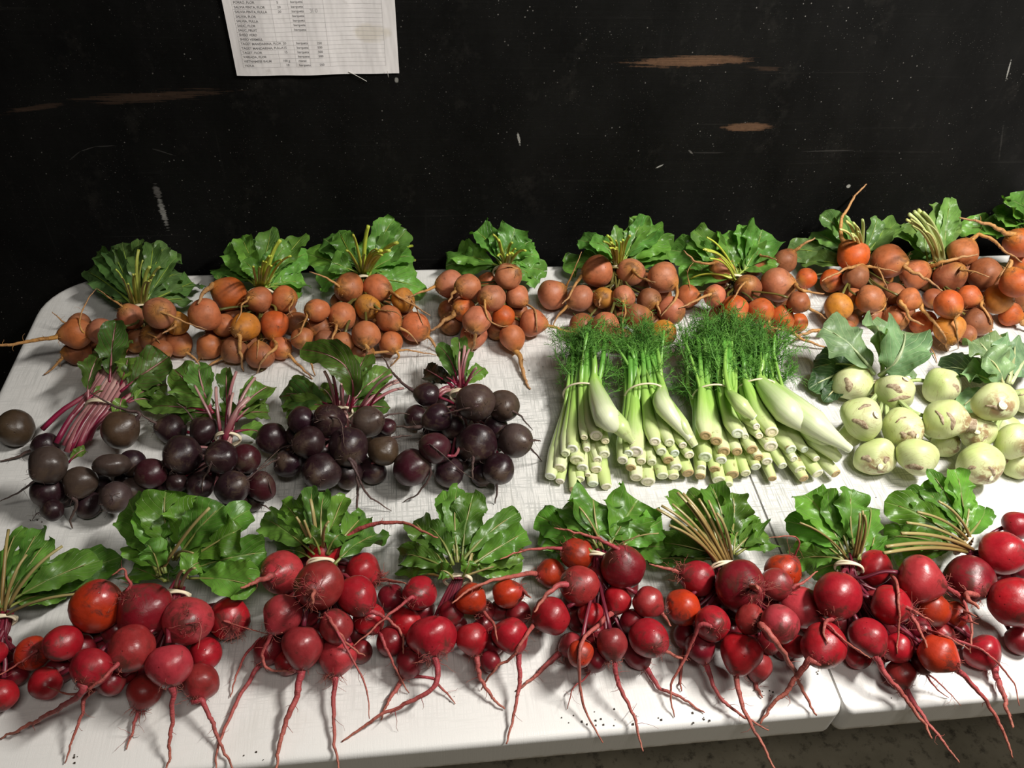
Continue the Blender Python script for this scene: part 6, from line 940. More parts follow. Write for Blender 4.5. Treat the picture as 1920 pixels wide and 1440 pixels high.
{"k":"d","label":"dark beet bunch third from the table end, one leaf curling over, loose stalks sideways","o":[4203,-3862,0],"lt":"dkb","band":[114,468,380,-388,9992,0,126],"beets":[[[9,91,641],193,1.02,[0.061,-0.499,0.864],"d0",1,0,[[121,18,13,776,21,-10,815,128,-66,837,169,-136,837,187,-218,825,199,-302,815,208,-386,807,216,-471,800],[84,57,-12,786,11,-29,798,-37,-43,801,-83,-59,801,-129,-77,800]]],[[429,239,440],187,1.03,[0.784,-0.252,0.567],"dg",1,0,[[156,548,201,526,582,190,550,655,220,550,720,247,548,786,264,538,854,269,519,922,272,500]]],[[235,-260,571],227,0.88,[0.06,-0.977,0.205],"d0",1,0,[[237,245,-418,604,247,-463,614,297,-490,561,307,-515,505,314,-540,452,317,-559,407,318,-592,351,316,-630,295,313,-658,254,309,-694,211,305,-735,168,301,-781,127,297,-830,88,293,-880,53,290,-928,20],[166,248,-471,615,326,-590,492,348,-622,436,366,-650,384,391,-684,328,427,-707,263,466,-717,210,514,-725,160,567,-735,113,622,-746,66,675,-758,20]]],[[-208,-168,572],184,0.97,[-0.815,-0.479,0.325],"d0",1,0,[[148,-330,-239,621,-364,-260,635,-405,-199,566,-486,-141,488,-566,-86,395,-638,-42,291,-715,17,156,-793,76,20]]],[[-672,138,342],178,1.03,[-0.895,-0.446,-0.025],"d0",1,0,[]],[[-309,150,600],164,0.93,[-0.925,-0.377,0.041],"d0",1,0,[]],[[609,-215,431],181,0.93,[0.61,0.399,0.684],"db",1,0,[[181,699,-156,532,724,-140,560,776,-122,547,827,-103,535,880,-89,518,933,-77,500]]],[[650,277,303],101,1.01,[0.789,-0.609,0.077],"dr",1,0,[]],[[-67,-476,421],211,1.01,[-0.255,-0.894,0.369],"d0",1,0,[[88,-111,-630,485,-123,-673,503,-57,-663,522,-40,-666,519,-24,-665,512,-8,-663,504]]],[[-457,-257,350],167,0.94,[-0.433,-0.296,0.851],"d0",1,0,[[149,-516,-297,466,-533,-308,498,-551,-319,481,-612,-333,455,-664,-377,459,-714,-423,465,-759,-488,490]]],[[196,-361,227],169,1.03,[0.008,-0.993,-0.121],"d0",1,0,[]],[[471,-266,157],159,1.0,[0.349,-0.933,-0.091],"d0",1,0,[]],[[-377,192,326],149,0.98,[-0.844,-0.535,-0.032],"d0",1,0,[]],[[551,362,133],134,1.03,[0.719,-0.695,-0.007],"d0",0,0,[]],[[-89,315,131],133,0.99,[-0.532,-0.841,-0.103],"d0",0,0,[]],[[-528,258,130],131,1.01,[-0.836,-0.547,-0.035],"d0",0,0,[]],[[-139,62,129],130,0.96,[-0.485,-0.868,-0.109],"d0",0,0,[]],[[-305,-83,211],128,1.0,[-0.636,-0.766,-0.088],"d0",0,0,[]]],"leaves":[[294,2895,0,"dkb",-12,484,450,-328,593,515,-571,701,200],[232,6745,0,"dkb",176,473,450,358,580,404,697,688,200],[411,7866,0,"dkb",0,493,450,-274,699,555,-721,905,300],[257,1102,0,"dkb",38,490,450,-16,700,500,-165,910,400],[323,3470,0,"dkb",205,516,450,431,756,614,629,997,500],[362,7348,0,"dkb",175,500,450,290,857,684,392,1214,600],[284,2289,0,"dkb",237,514,450,430,775,544,697,1036,550],[379,7570,0,"dkb",209,409,450,498,433,1325,-322,1023,900],[139,284,0,"dkb",-29,614,320,31,699,348,-64,784,120],[149,6461,0,"dkb",165,511,413,455,702,375,590,893,213],[249,9234,0,"dkb",-24,494,450,-266,794,436,-506,1094,355],[173,5870,0,"dkb",61,509,430,-143,725,378,-257,941,230]],"stalks":[[24,1,-2,178,490,6,223,395,36,240,358,74,272,357,59,348,378,66,550,387],[24,1,297,282,344,203,293,294,151,280,296,126,291,327,74,386,359,67,582,376],[24,1,223,-59,529,207,57,494,181,137,455,153,223,418,80,342,369,63,556,359],[24,1,-72,-88,518,26,-17,473,85,65,435,112,177,406,94,377,415,87,606,409],[24,1,-528,210,346,-374,247,352,-202,255,361,-43,280,370,51,375,389,89,574,392],[24,1,-172,206,594,-52,236,568,32,244,514,85,273,453,74,360,402,74,561,380],[24,1,509,-280,319,411,-273,260,308,-154,267,214,46,310,135,251,320,102,521,343],[24,1,578,332,296,455,372,298,333,352,318,225,335,345,164,421,396,127,604,406],[24,1,-18,-306,351,21,-172,318,59,-31,321,91,130,343,118,287,390,119,529,402],[24,1,-392,-212,221,-297,-146,156,-164,-35,185,-28,120,263,94,369,379,129,616,416],[24,1,195,-210,245,187,-77,271,169,41,306,147,171,342,109,341,370,93,571,382],[24,1,421,-132,170,357,-13,201,279,86,254,202,194,313,190,303,349,159,526,369],[24,1,-263,264,330,-142,304,339,-36,299,351,47,305,365,105,348,377,117,539,381],[24,1,464,446,133,360,482,160,267,434,221,190,381,294,111,356,356,84,525,381],[24,1,-25,416,144,41,469,178,85,431,238,108,381,305,160,430,359,155,599,381],[24,1,-428,323,134,-290,358,163,-144,339,225,-12,327,296,54,426,405,83,611,430],[24,1,-82,164,142,-13,246,177,43,271,237,85,294,304,140,344,318,142,538,341],[24,1,-232,6,221,-133,95,246,-38,157,287,43,231,331,147,363,388,160,575,403],[21,0,328,503,410,408,503,567,488,503,699,568,502,805,648,502,885,728,502,940],[24,0,359,501,410,444,610,439,531,718,443,621,827,421,714,935,373,810,1044,300],[24,0,385,473,410,485,563,439,581,654,443,672,745,421,759,835,373,841,926,300],[17,0,423,453,410,485,444,567,553,435,699,628,426,805,708,417,885,794,408,940],[27,0,46,494,410,38,515,567,25,536,699,8,557,805,-14,578,885,-40,600,940],[20,0,109,490,410,132,568,567,153,647,699,171,725,805,186,804,885,199,883,940],[27,0,71,492,410,74,502,567,73,511,699,70,521,805,63,531,885,54,540,940],[20,0,140,488,410,138,465,567,139,442,699,143,420,805,151,397,885,163,374,940]]},
{"k":"d","label":"dark beet bunch beside the fennel, few tattered tops and a blackened leaf","o":[5729,-3784,0],"lt":"dkb","band":[24,595,371,989,9951,0,143],"beets":[[[146,50,803],226,0.98,[0.046,-0.825,0.563],"dg",1,0,[[183,155,-101,906,157,-144,935,99,-138,919,31,-136,896,-35,-118,854,-101,-102,813,-168,-87,772,-233,-72,733]]],[[485,117,653],187,0.99,[-0.116,-0.82,0.56],"dg",1,0,[[187,468,-7,739,463,-43,763,538,-35,730,609,-34,691,690,60,528,760,145,355,829,218,188,896,290,20]]],[[148,-255,430],241,0.88,[-0.26,-0.943,0.208],"d0",1,0,[[245,103,-418,466,90,-464,476,85,-512,432,76,-560,387,70,-609,343,64,-659,300]]],[[602,-235,430],204,0.97,[0.609,-0.664,0.434],"dg",1,0,[[185,703,-345,502,731,-376,522,766,-333,508,808,-300,485,851,-275,456,894,-255,422],[129,737,-370,465,793,-336,354,843,-296,241,895,-258,130,947,-221,20]]],[[-392,584,430],155,0.98,[-0.965,0.183,0.189],"d0",1,0,[[227,-514,607,454,-549,614,461,-610,668,467,-661,720,472,-710,780,477,-752,849,482,-792,926,486,-829,1003,491,-867,1084,494,-902,1164,498,-937,1247,500]]],[[-291,26,601],166,1.03,[-0.868,-0.485,-0.103],"d0",1,0,[[308,-408,-40,587,-442,-58,583,-509,-52,559,-590,-45,534,-672,-25,515,-755,-3,500]]],[[-539,408,220],155,0.97,[-0.851,-0.517,-0.092],"d0",1,0,[]],[[-341,-451,611],178,0.98,[-0.822,0.355,0.445],"dr",1,0,[[89,-460,-400,675,-494,-386,694,-434,-464,730,-385,-541,766,-349,-569,753,-293,-598,710,-257,-605,666,-214,-588,585,-165,-578,504,-114,-573,425,-63,-573,357,-12,-576,297,40,-585,248,93,-597,206,146,-611,168,200,-622,126,260,-583,20]]],[[-605,-523,379],215,0.98,[0.85,-0.198,0.488],"dr",1,0,[[179,-456,-558,464,-414,-568,488,-398,-590,433,-398,-620,368,-421,-639,310,-457,-662,250,-499,-683,190,-544,-699,139,-597,-708,95,-655,-712,58,-712,-717,20]]],[[-184,-480,220],171,1.03,[-0.218,-0.897,-0.384],"d0",1,0,[]],[[372,-582,343],187,1.0,[-0.213,-0.936,0.282],"d0",1,0,[[211,340,-724,386,331,-765,398,339,-763,317,339,-779,217,333,-795,119,325,-814,20]]],[[191,-481,134],135,1.02,[0.142,-0.983,-0.113],"d0",1,0,[]],[[-104,73,385],151,0.98,[-0.303,-0.945,-0.122],"d0",1,0,[]],[[401,49,377],139,1.03,[0.574,-0.817,-0.05],"d0",1,0,[]],[[-181,673,138],140,0.94,[-0.778,-0.626,-0.055],"d0",0,0,[]],[[11,473,137],138,1.02,[-0.108,-0.986,-0.124],"d0",0,0,[]],[[348,452,137],139,1.04,[0.6,-0.799,-0.043],"d0",0,0,[]],[[-335,222,134],135,1.0,[-0.607,-0.789,-0.093],"d0",0,0,[]],[[449,82,134],135,0.98,[0.507,-0.859,-0.065],"d0",0,0,[]],[[-147,33,132],134,0.96,[-0.295,-0.948,-0.122],"d0",0,0,[]],[[-34,-232,130],132,0.93,[-0.095,-0.988,-0.124],"d0",0,0,[]]],"leaves":[[267,7594,0,"bk",-69,685,450,-273,951,426,-435,1217,300],[186,961,0,"bk",-28,711,450,-165,865,532,-286,1019,300],[225,1739,0,"dkb",62,677,450,195,822,526,342,966,500],[240,1207,0,"dkb",-14,729,450,-46,1009,647,-230,1289,600],[226,5912,0,"dkb",13,728,450,50,1031,732,30,1335,700],[160,8047,0,"dkb",51,706,450,63,976,684,200,1245,600],[135,5315,0,"dkb",-60,735,401,-210,946,439,-289,1156,201],[106,8696,0,"dkb",-40,712,450,-21,959,435,-99,1207,332],[132,4390,0,"dkb",73,677,450,89,854,456,70,1031,305],[143,1686,0,"dkb",-44,731,450,-78,950,540,-100,1168,557]],"stalks":[[24,1,137,219,688,117,304,601,83,346,516,47,393,442,39,443,441,46,645,422],[24,1,505,255,559,463,337,486,339,369,432,189,405,397,23,497,428,-12,695,422],[24,1,204,-51,385,207,74,364,159,185,358,93,307,361,52,435,383,45,662,387],[24,1,490,-113,350,380,-8,311,251,114,311,131,265,333,54,489,385,39,729,398],[24,1,-257,559,404,-138,512,382,-63,458,372,-18,440,369,61,534,344,85,724,345],[24,1,-161,98,616,-62,164,600,-11,232,541,9,326,465,-34,423,425,-18,645,397],[24,1,-420,480,233,-295,509,256,-181,483,291,-84,463,329,15,460,307,58,642,320],[24,1,-209,-508,540,-110,-460,479,-48,-252,432,-12,52,398,-17,395,376,5,701,369],[24,1,-151,-342,279,-115,-191,325,-75,-9,353,-35,201,366,-37,462,386,-6,720,386],[24,1,408,-424,295,386,-261,276,287,-58,291,162,175,324,31,464,405,4,730,420],[24,1,174,-361,148,141,-200,182,96,-12,239,54,200,301,39,489,392,45,747,412],[24,1,-63,201,402,-28,300,410,-9,348,404,2,395,391,28,551,324,48,751,318],[24,1,329,151,383,239,243,387,150,302,384,77,368,379,17,514,375,17,723,372],[24,1,-82,752,145,0,764,174,30,671,231,30,566,296,-23,579,403,-12,730,425],[24,1,25,596,152,32,658,187,27,608,243,19,537,303,40,511,383,55,669,403],[24,1,273,552,143,186,600,170,111,559,228,56,508,294,61,564,311,68,731,334],[24,1,-261,318,145,-176,390,178,-104,407,235,-45,425,298,35,546,391,68,738,412],[24,1,387,187,142,297,279,172,195,329,229,102,384,295,-2,452,404,-10,656,427],[24,1,-112,147,147,-73,252,182,-41,313,239,-15,377,301,-33,500,398,-8,706,418],[24,1,-22,-114,145,-12,21,180,-5,148,238,2,287,300,-41,426,357,-20,658,378],[28,0,-2,694,410,28,776,527,53,857,619,72,938,685,86,1020,725,95,1101,740],[21,0,37,692,410,50,761,527,68,830,619,91,899,685,118,969,725,150,1038,740],[21,0,62,671,410,101,676,527,136,680,619,166,684,685,193,689,725,216,693,740],[25,0,-282,589,410,-238,623,439,-187,657,443,-132,691,421,-71,726,373,-5,760,300],[25,0,-268,625,410,-214,656,439,-158,686,443,-101,717,421,-43,747,373,17,778,300],[25,0,-258,550,410,-213,584,439,-164,619,443,-113,653,421,-58,687,373,0,722,300],[21,0,24,693,410,14,753,527,10,813,619,11,874,685,17,934,725,28,995,740]]},
{"k":"r","label":"red beet bunch half out of frame at the near table end, frilly tops","o":[1398,-6352,0],"lt":"rl","band":[-31,371,491,-635,9980,0,107],"beets":[[[243,100,336],155,0.93,[0.489,-0.361,0.794],"ro",1,0,[[121,305,54,436,322,42,464,354,40,482,320,21,471,285,1,459,251,-18,448,214,-34,432,178,-51,416,145,-72,408,113,-93,403,86,-119,409,59,-144,418,34,-171,433,0,-188,432,-51,-188,398]]],[[-22,41,486],123,0.95,[-0.286,-0.881,-0.377],"r0",1,0,[]],[[62,-264,302],154,0.92,[-0.106,-0.917,-0.385],"r0",1,0,[]],[[-149,-97,333],142,0.97,[-0.419,-0.901,-0.115],"r0",1,0,[]],[[79,4,176],117,1.01,[0.161,-0.981,-0.112],"rc",1,0,[]],[[-96,199,103],104,0.93,[0.02,-0.992,-0.121],"rc",0,0,[]],[[-118,17,146],101,1.01,[-0.19,-0.974,-0.124],"rc",0,0,[]]],"leaves":[[225,9346,0,"rl",-26,489,500,103,670,453,399,852,200],[365,3627,0,"rl",-44,547,500,265,880,397,770,1214,200],[315,5845,0,"rl",-16,514,550,371,742,653,687,970,500],[253,4796,0,"rl",-31,459,550,90,827,672,177,1195,600],[234,3790,0,"rl",-46,461,550,47,893,735,92,1326,650],[182,512,0,"rl",-69,462,550,-115,882,777,-88,1302,700],[193,1532,0,"rl",-94,560,391,99,724,424,279,888,191],[221,6765,0,"rl",-33,544,504,55,791,466,269,1038,304],[278,1901,0,"rl",-97,597,425,50,806,450,348,1015,225],[192,8679,0,"rl",-59,462,550,14,737,586,32,1012,521],[202,1949,0,"rl",-136,541,429,141,887,460,372,1233,229],[146,1036,0,"rl",-66,462,550,-100,766,640,-45,1070,605],[210,1151,0,"rl",-115,569,380,67,750,328,355,931,180],[193,5540,0,"rl",-81,596,425,5,852,403,234,1109,225],[223,2067,0,"rl",-89,588,439,188,810,436,388,1032,239],[168,8325,0,"rl",-55,461,550,-71,817,665,59,1172,522]],"stalks":[[26,1,175,151,224,108,175,176,55,173,232,14,190,340,23,239,484,2,436,531],[26,1,10,139,528,35,215,560,32,222,556,12,224,531,-5,246,527,-28,432,514],[26,1,77,-136,356,78,-28,407,56,47,445,23,129,471,8,224,498,-17,437,503],[26,1,-95,18,348,-46,108,374,-22,145,411,-16,182,449,19,242,451,4,440,463],[26,1,62,107,188,39,196,230,18,212,306,-2,220,392,14,243,452,-4,430,481],[26,1,-98,292,114,-90,362,165,-70,333,260,-48,285,367,-43,271,491,-47,438,527],[26,1,-100,107,157,-73,195,204,-49,211,288,-34,219,382,7,296,425,-2,483,457],[18,0,-55,430,510,-55,574,623,-60,718,711,-72,863,773,-90,1007,809,-113,1151,820],[19,0,-25,483,510,64,570,623,155,658,711,247,745,773,342,832,809,438,920,820],[18,0,-47,374,510,100,376,623,252,377,711,410,379,773,573,380,809,742,382,820],[16,0,-36,428,510,1,512,623,37,595,711,73,679,773,107,762,809,141,846,820],[18,0,-83,432,510,-97,507,623,-108,582,711,-117,657,773,-124,732,809,-128,807,820]]},
{"k":"r","label":"red beet bunch with the largest, glossiest heap of broad leaves","o":[2542,-6308,0],"lt":"rl2","band":[330,467,483,763,9971,0,121],"beets":[[[-312,306,646],225,1.15,[0.539,0.236,0.808],"ro",1,0,[]],[[-547,-4,576],156,1.04,[-0.402,-0.862,0.309],"r0",1,0,[]],[[116,254,611],250,0.99,[-0.472,0.212,0.855],"rc",1,0,[[171,20,297,784,-7,310,833,39,355,892,22,387,931,10,424,981,-14,436,1010,-54,412,1007,-97,382,1000]]],[[519,112,612],219,0.96,[0.21,-0.614,0.761],"rp",1,0,[[73,556,3,747,566,-28,785,674,-30,810,697,-68,787,701,-107,764,696,-147,742,688,-191,720,681,-235,700]]],[[812,287,330],198,0.94,[0.326,-0.864,0.383],"r0",2,0,[[76,865,148,391,880,109,409,868,150,469,808,159,488,815,154,486,844,143,483,888,126,480,941,106,476,1000,82,476,1062,57,477,1121,31,482,1174,7,492,1217,-14,505,1287,-37,524,1332,-48,552,1372,-49,564]]],[[-169,-359,740],176,0.85,[-0.21,-0.969,0.129],"r0",1,0,[[295,-194,-477,756,-202,-510,760,-173,-528,755,-205,-557,727,-278,-558,639,-343,-549,564,-410,-544,495,-482,-540,426,-555,-540,365,-629,-541,306,-698,-543,255,-763,-545,210,-829,-548,167,-895,-553,128,-961,-558,90,-1027,-565,55,-1091,-572,20]]],[[97,-154,658],201,1.01,[-0.521,-0.834,0.183],"rd",1,0,[[187,12,-290,688,-12,-329,696,53,-341,753,36,-384,765,12,-427,775,-10,-464,785,-40,-497,785,-75,-525,775,-115,-543,757,-162,-550,727,-244,-516,627,-326,-476,533,-402,-441,470,-473,-400,418,-535,-367,398,-597,-334,383,-653,-307,377]]],[[430,-300,596],203,0.85,[0.118,-0.908,-0.403],"rp",1,0,[[257,447,-428,540,452,-464,524,476,-503,480,467,-532,442,459,-565,401,451,-599,359,446,-630,324,441,-664,287,436,-700,250,431,-737,214,426,-775,179,420,-811,149,415,-848,121,409,-886,93,404,-925,68,399,-964,43,395,-1003,20]]],[[614,-12,220],149,1.03,[0.323,-0.898,-0.297],"r0",1,0,[]],[[618,-306,249],174,0.93,[-0.163,-0.987,-0.009],"rd",1,0,[[242,594,-445,248,588,-485,247,662,-488,264,684,-522,241,707,-558,217,729,-596,192,748,-633,170,766,-671,150,783,-710,129,802,-752,110,823,-793,91,845,-833,77,870,-872,64,896,-912,52,922,-953,41,949,-993,30,975,-1033,20]]],[[119,-325,189],154,0.94,[-0.34,-0.764,-0.549],"rd",2,0,[[192,76,-421,121,64,-448,101,76,-476,102,70,-515,89,61,-558,71,53,-597,61,45,-637,50,35,-679,40,25,-722,29,17,-764,20]]],[[-84,-349,474],130,0.95,[-0.921,-0.24,-0.307],"rc",1,0,[[186,-181,-374,441,-209,-381,432,-317,-435,364,-320,-466,336,-326,-499,306,-336,-533,275,-350,-561,248,-366,-590,219,-385,-620,190,-403,-651,162,-419,-681,135,-433,-713,109,-445,-745,85,-457,-777,62,-468,-810,41,-479,-844,20]]],[[-724,-217,278],143,0.99,[-0.816,-0.576,-0.043],"r0",1,0,[]],[[254,187,170],172,0.96,[-0.174,-0.977,-0.124],"rc",1,0,[]],[[-196,251,319],160,0.96,[-0.83,-0.557,-0.038],"rc",1,0,[]],[[-559,405,137],139,0.99,[-0.901,-0.434,-0.004],"rc",0,0,[]],[[578,237,137],139,0.98,[0.489,-0.87,-0.068],"rc",0,0,[]],[[-481,72,332],132,1.02,[-0.847,-0.53,-0.031],"rc",0,0,[]],[[-375,170,134],136,1.04,[-0.796,-0.603,-0.05],"rc",0,0,[]],[[-705,-13,132],133,1.03,[-0.826,-0.563,-0.039],"rc",0,0,[]],[[-62,-165,323],130,0.98,[-0.606,-0.79,-0.093],"rc",0,0,[]],[[56,-77,132],134,0.97,[-0.441,-0.891,-0.113],"rc",0,0,[]]],"leaves":[[369,2525,0,"rl2",201,627,500,-39,830,393,-282,1034,200],[372,5081,0,"rl2",366,674,500,581,815,541,912,956,200],[348,1135,0,"rl2",158,657,550,-64,967,602,-256,1276,400],[403,6895,0,"rl2",202,684,550,-127,1118,771,-279,1553,600],[398,7153,0,"rl2",398,699,550,844,793,644,1135,888,500],[427,3965,0,"rl2",438,606,550,853,520,663,1078,435,600],[369,3602,0,"rl2",172,716,550,21,1118,793,-36,1520,750],[349,8015,0,"rl2",388,760,550,717,1023,803,952,1285,700],[414,2538,0,"rl2",357,793,550,744,868,810,946,943,850],[506,5074,0,"rl2",250,832,550,131,1154,843,148,1476,900],[471,982,0,"rl2",326,826,550,412,1058,792,487,1290,950],[415,4576,0,"rl2",275,830,550,585,981,953,773,1131,1000],[273,224,0,"rl2",158,657,550,187,720,897,96,784,900],[315,1684,0,"rl2",189,703,383,123,839,314,138,975,183],[259,8064,0,"rl2",380,690,473,562,824,478,868,957,273],[229,2999,0,"rl2",130,659,550,73,912,536,159,1166,470],[236,523,0,"rl2",206,683,550,154,888,718,131,1092,735],[251,9549,0,"rl2",359,768,450,266,880,386,178,992,250],[334,890,0,"rl2",422,607,550,426,688,679,558,769,579],[206,5319,0,"rl2",180,715,550,170,976,702,28,1237,622],[323,8642,0,"rl2",394,760,550,437,1101,614,335,1443,634],[278,4655,0,"rl2",387,791,550,519,900,713,493,1008,641],[273,9753,0,"rl2",253,832,550,47,1070,556,-59,1308,478]],"stalks":[[26,1,-421,258,482,-397,224,404,-222,212,395,17,247,425,252,385,425,356,595,444],[26,1,-491,118,532,-369,204,497,-166,240,482,60,277,478,292,331,467,381,530,470],[26,1,223,207,418,277,181,343,304,181,349,316,231,399,297,385,443,311,600,471],[26,1,477,233,462,439,283,391,395,288,387,357,300,421,317,358,439,320,550,460],[26,1,754,442,261,676,495,247,562,450,298,445,391,378,408,362,425,385,527,458],[26,1,-135,-205,719,-69,-75,683,44,42,622,171,171,557,275,352,467,332,581,445],[26,1,192,-2,625,254,94,592,289,159,555,309,233,520,330,371,463,346,583,452],[26,1,409,-134,670,387,-17,689,361,82,648,339,192,578,360,330,531,369,554,502],[26,1,570,109,260,512,200,312,443,238,371,381,277,426,350,346,502,346,544,518],[26,1,643,-151,250,624,-25,275,543,79,333,442,191,402,339,378,499,317,602,523],[26,1,166,-219,266,213,-107,341,253,11,402,287,151,446,276,291,490,299,527,500],[26,1,25,-320,510,142,-248,537,224,-111,534,279,78,515,311,322,530,335,581,520],[26,1,-618,-143,284,-444,-56,309,-204,40,359,45,165,416,210,378,503,303,610,523],[26,1,281,339,190,301,413,232,310,395,306,315,363,389,291,390,453,306,562,480],[26,1,-76,331,325,43,366,345,149,345,385,237,330,430,281,389,513,317,572,528],[26,1,-446,459,138,-281,469,174,-83,415,260,111,366,362,271,435,486,344,608,522],[26,1,516,346,146,448,410,187,391,389,272,350,358,369,361,372,480,367,546,514],[26,1,-380,135,336,-228,188,354,-46,215,391,131,259,434,274,367,477,342,572,492],[26,1,-278,245,141,-141,293,181,15,294,267,163,303,366,307,355,471,365,546,506],[26,1,-606,55,136,-432,119,176,-195,167,263,50,233,364,235,400,444,327,612,479],[26,1,10,-73,334,98,27,359,180,109,397,251,205,438,319,311,472,352,530,485],[26,1,109,31,146,172,129,192,227,186,277,274,248,373,356,352,456,382,558,488],[22,0,138,715,510,258,772,683,372,829,831,481,886,953,584,942,1049,681,999,1120],[14,0,246,860,510,308,786,683,375,712,831,448,638,953,527,564,1049,611,491,1120],[19,0,321,522,510,374,479,683,425,436,831,474,394,953,520,351,1049,563,308,1120],[19,0,360,519,510,425,481,683,486,443,831,544,405,953,599,367,1049,651,329,1120]]},
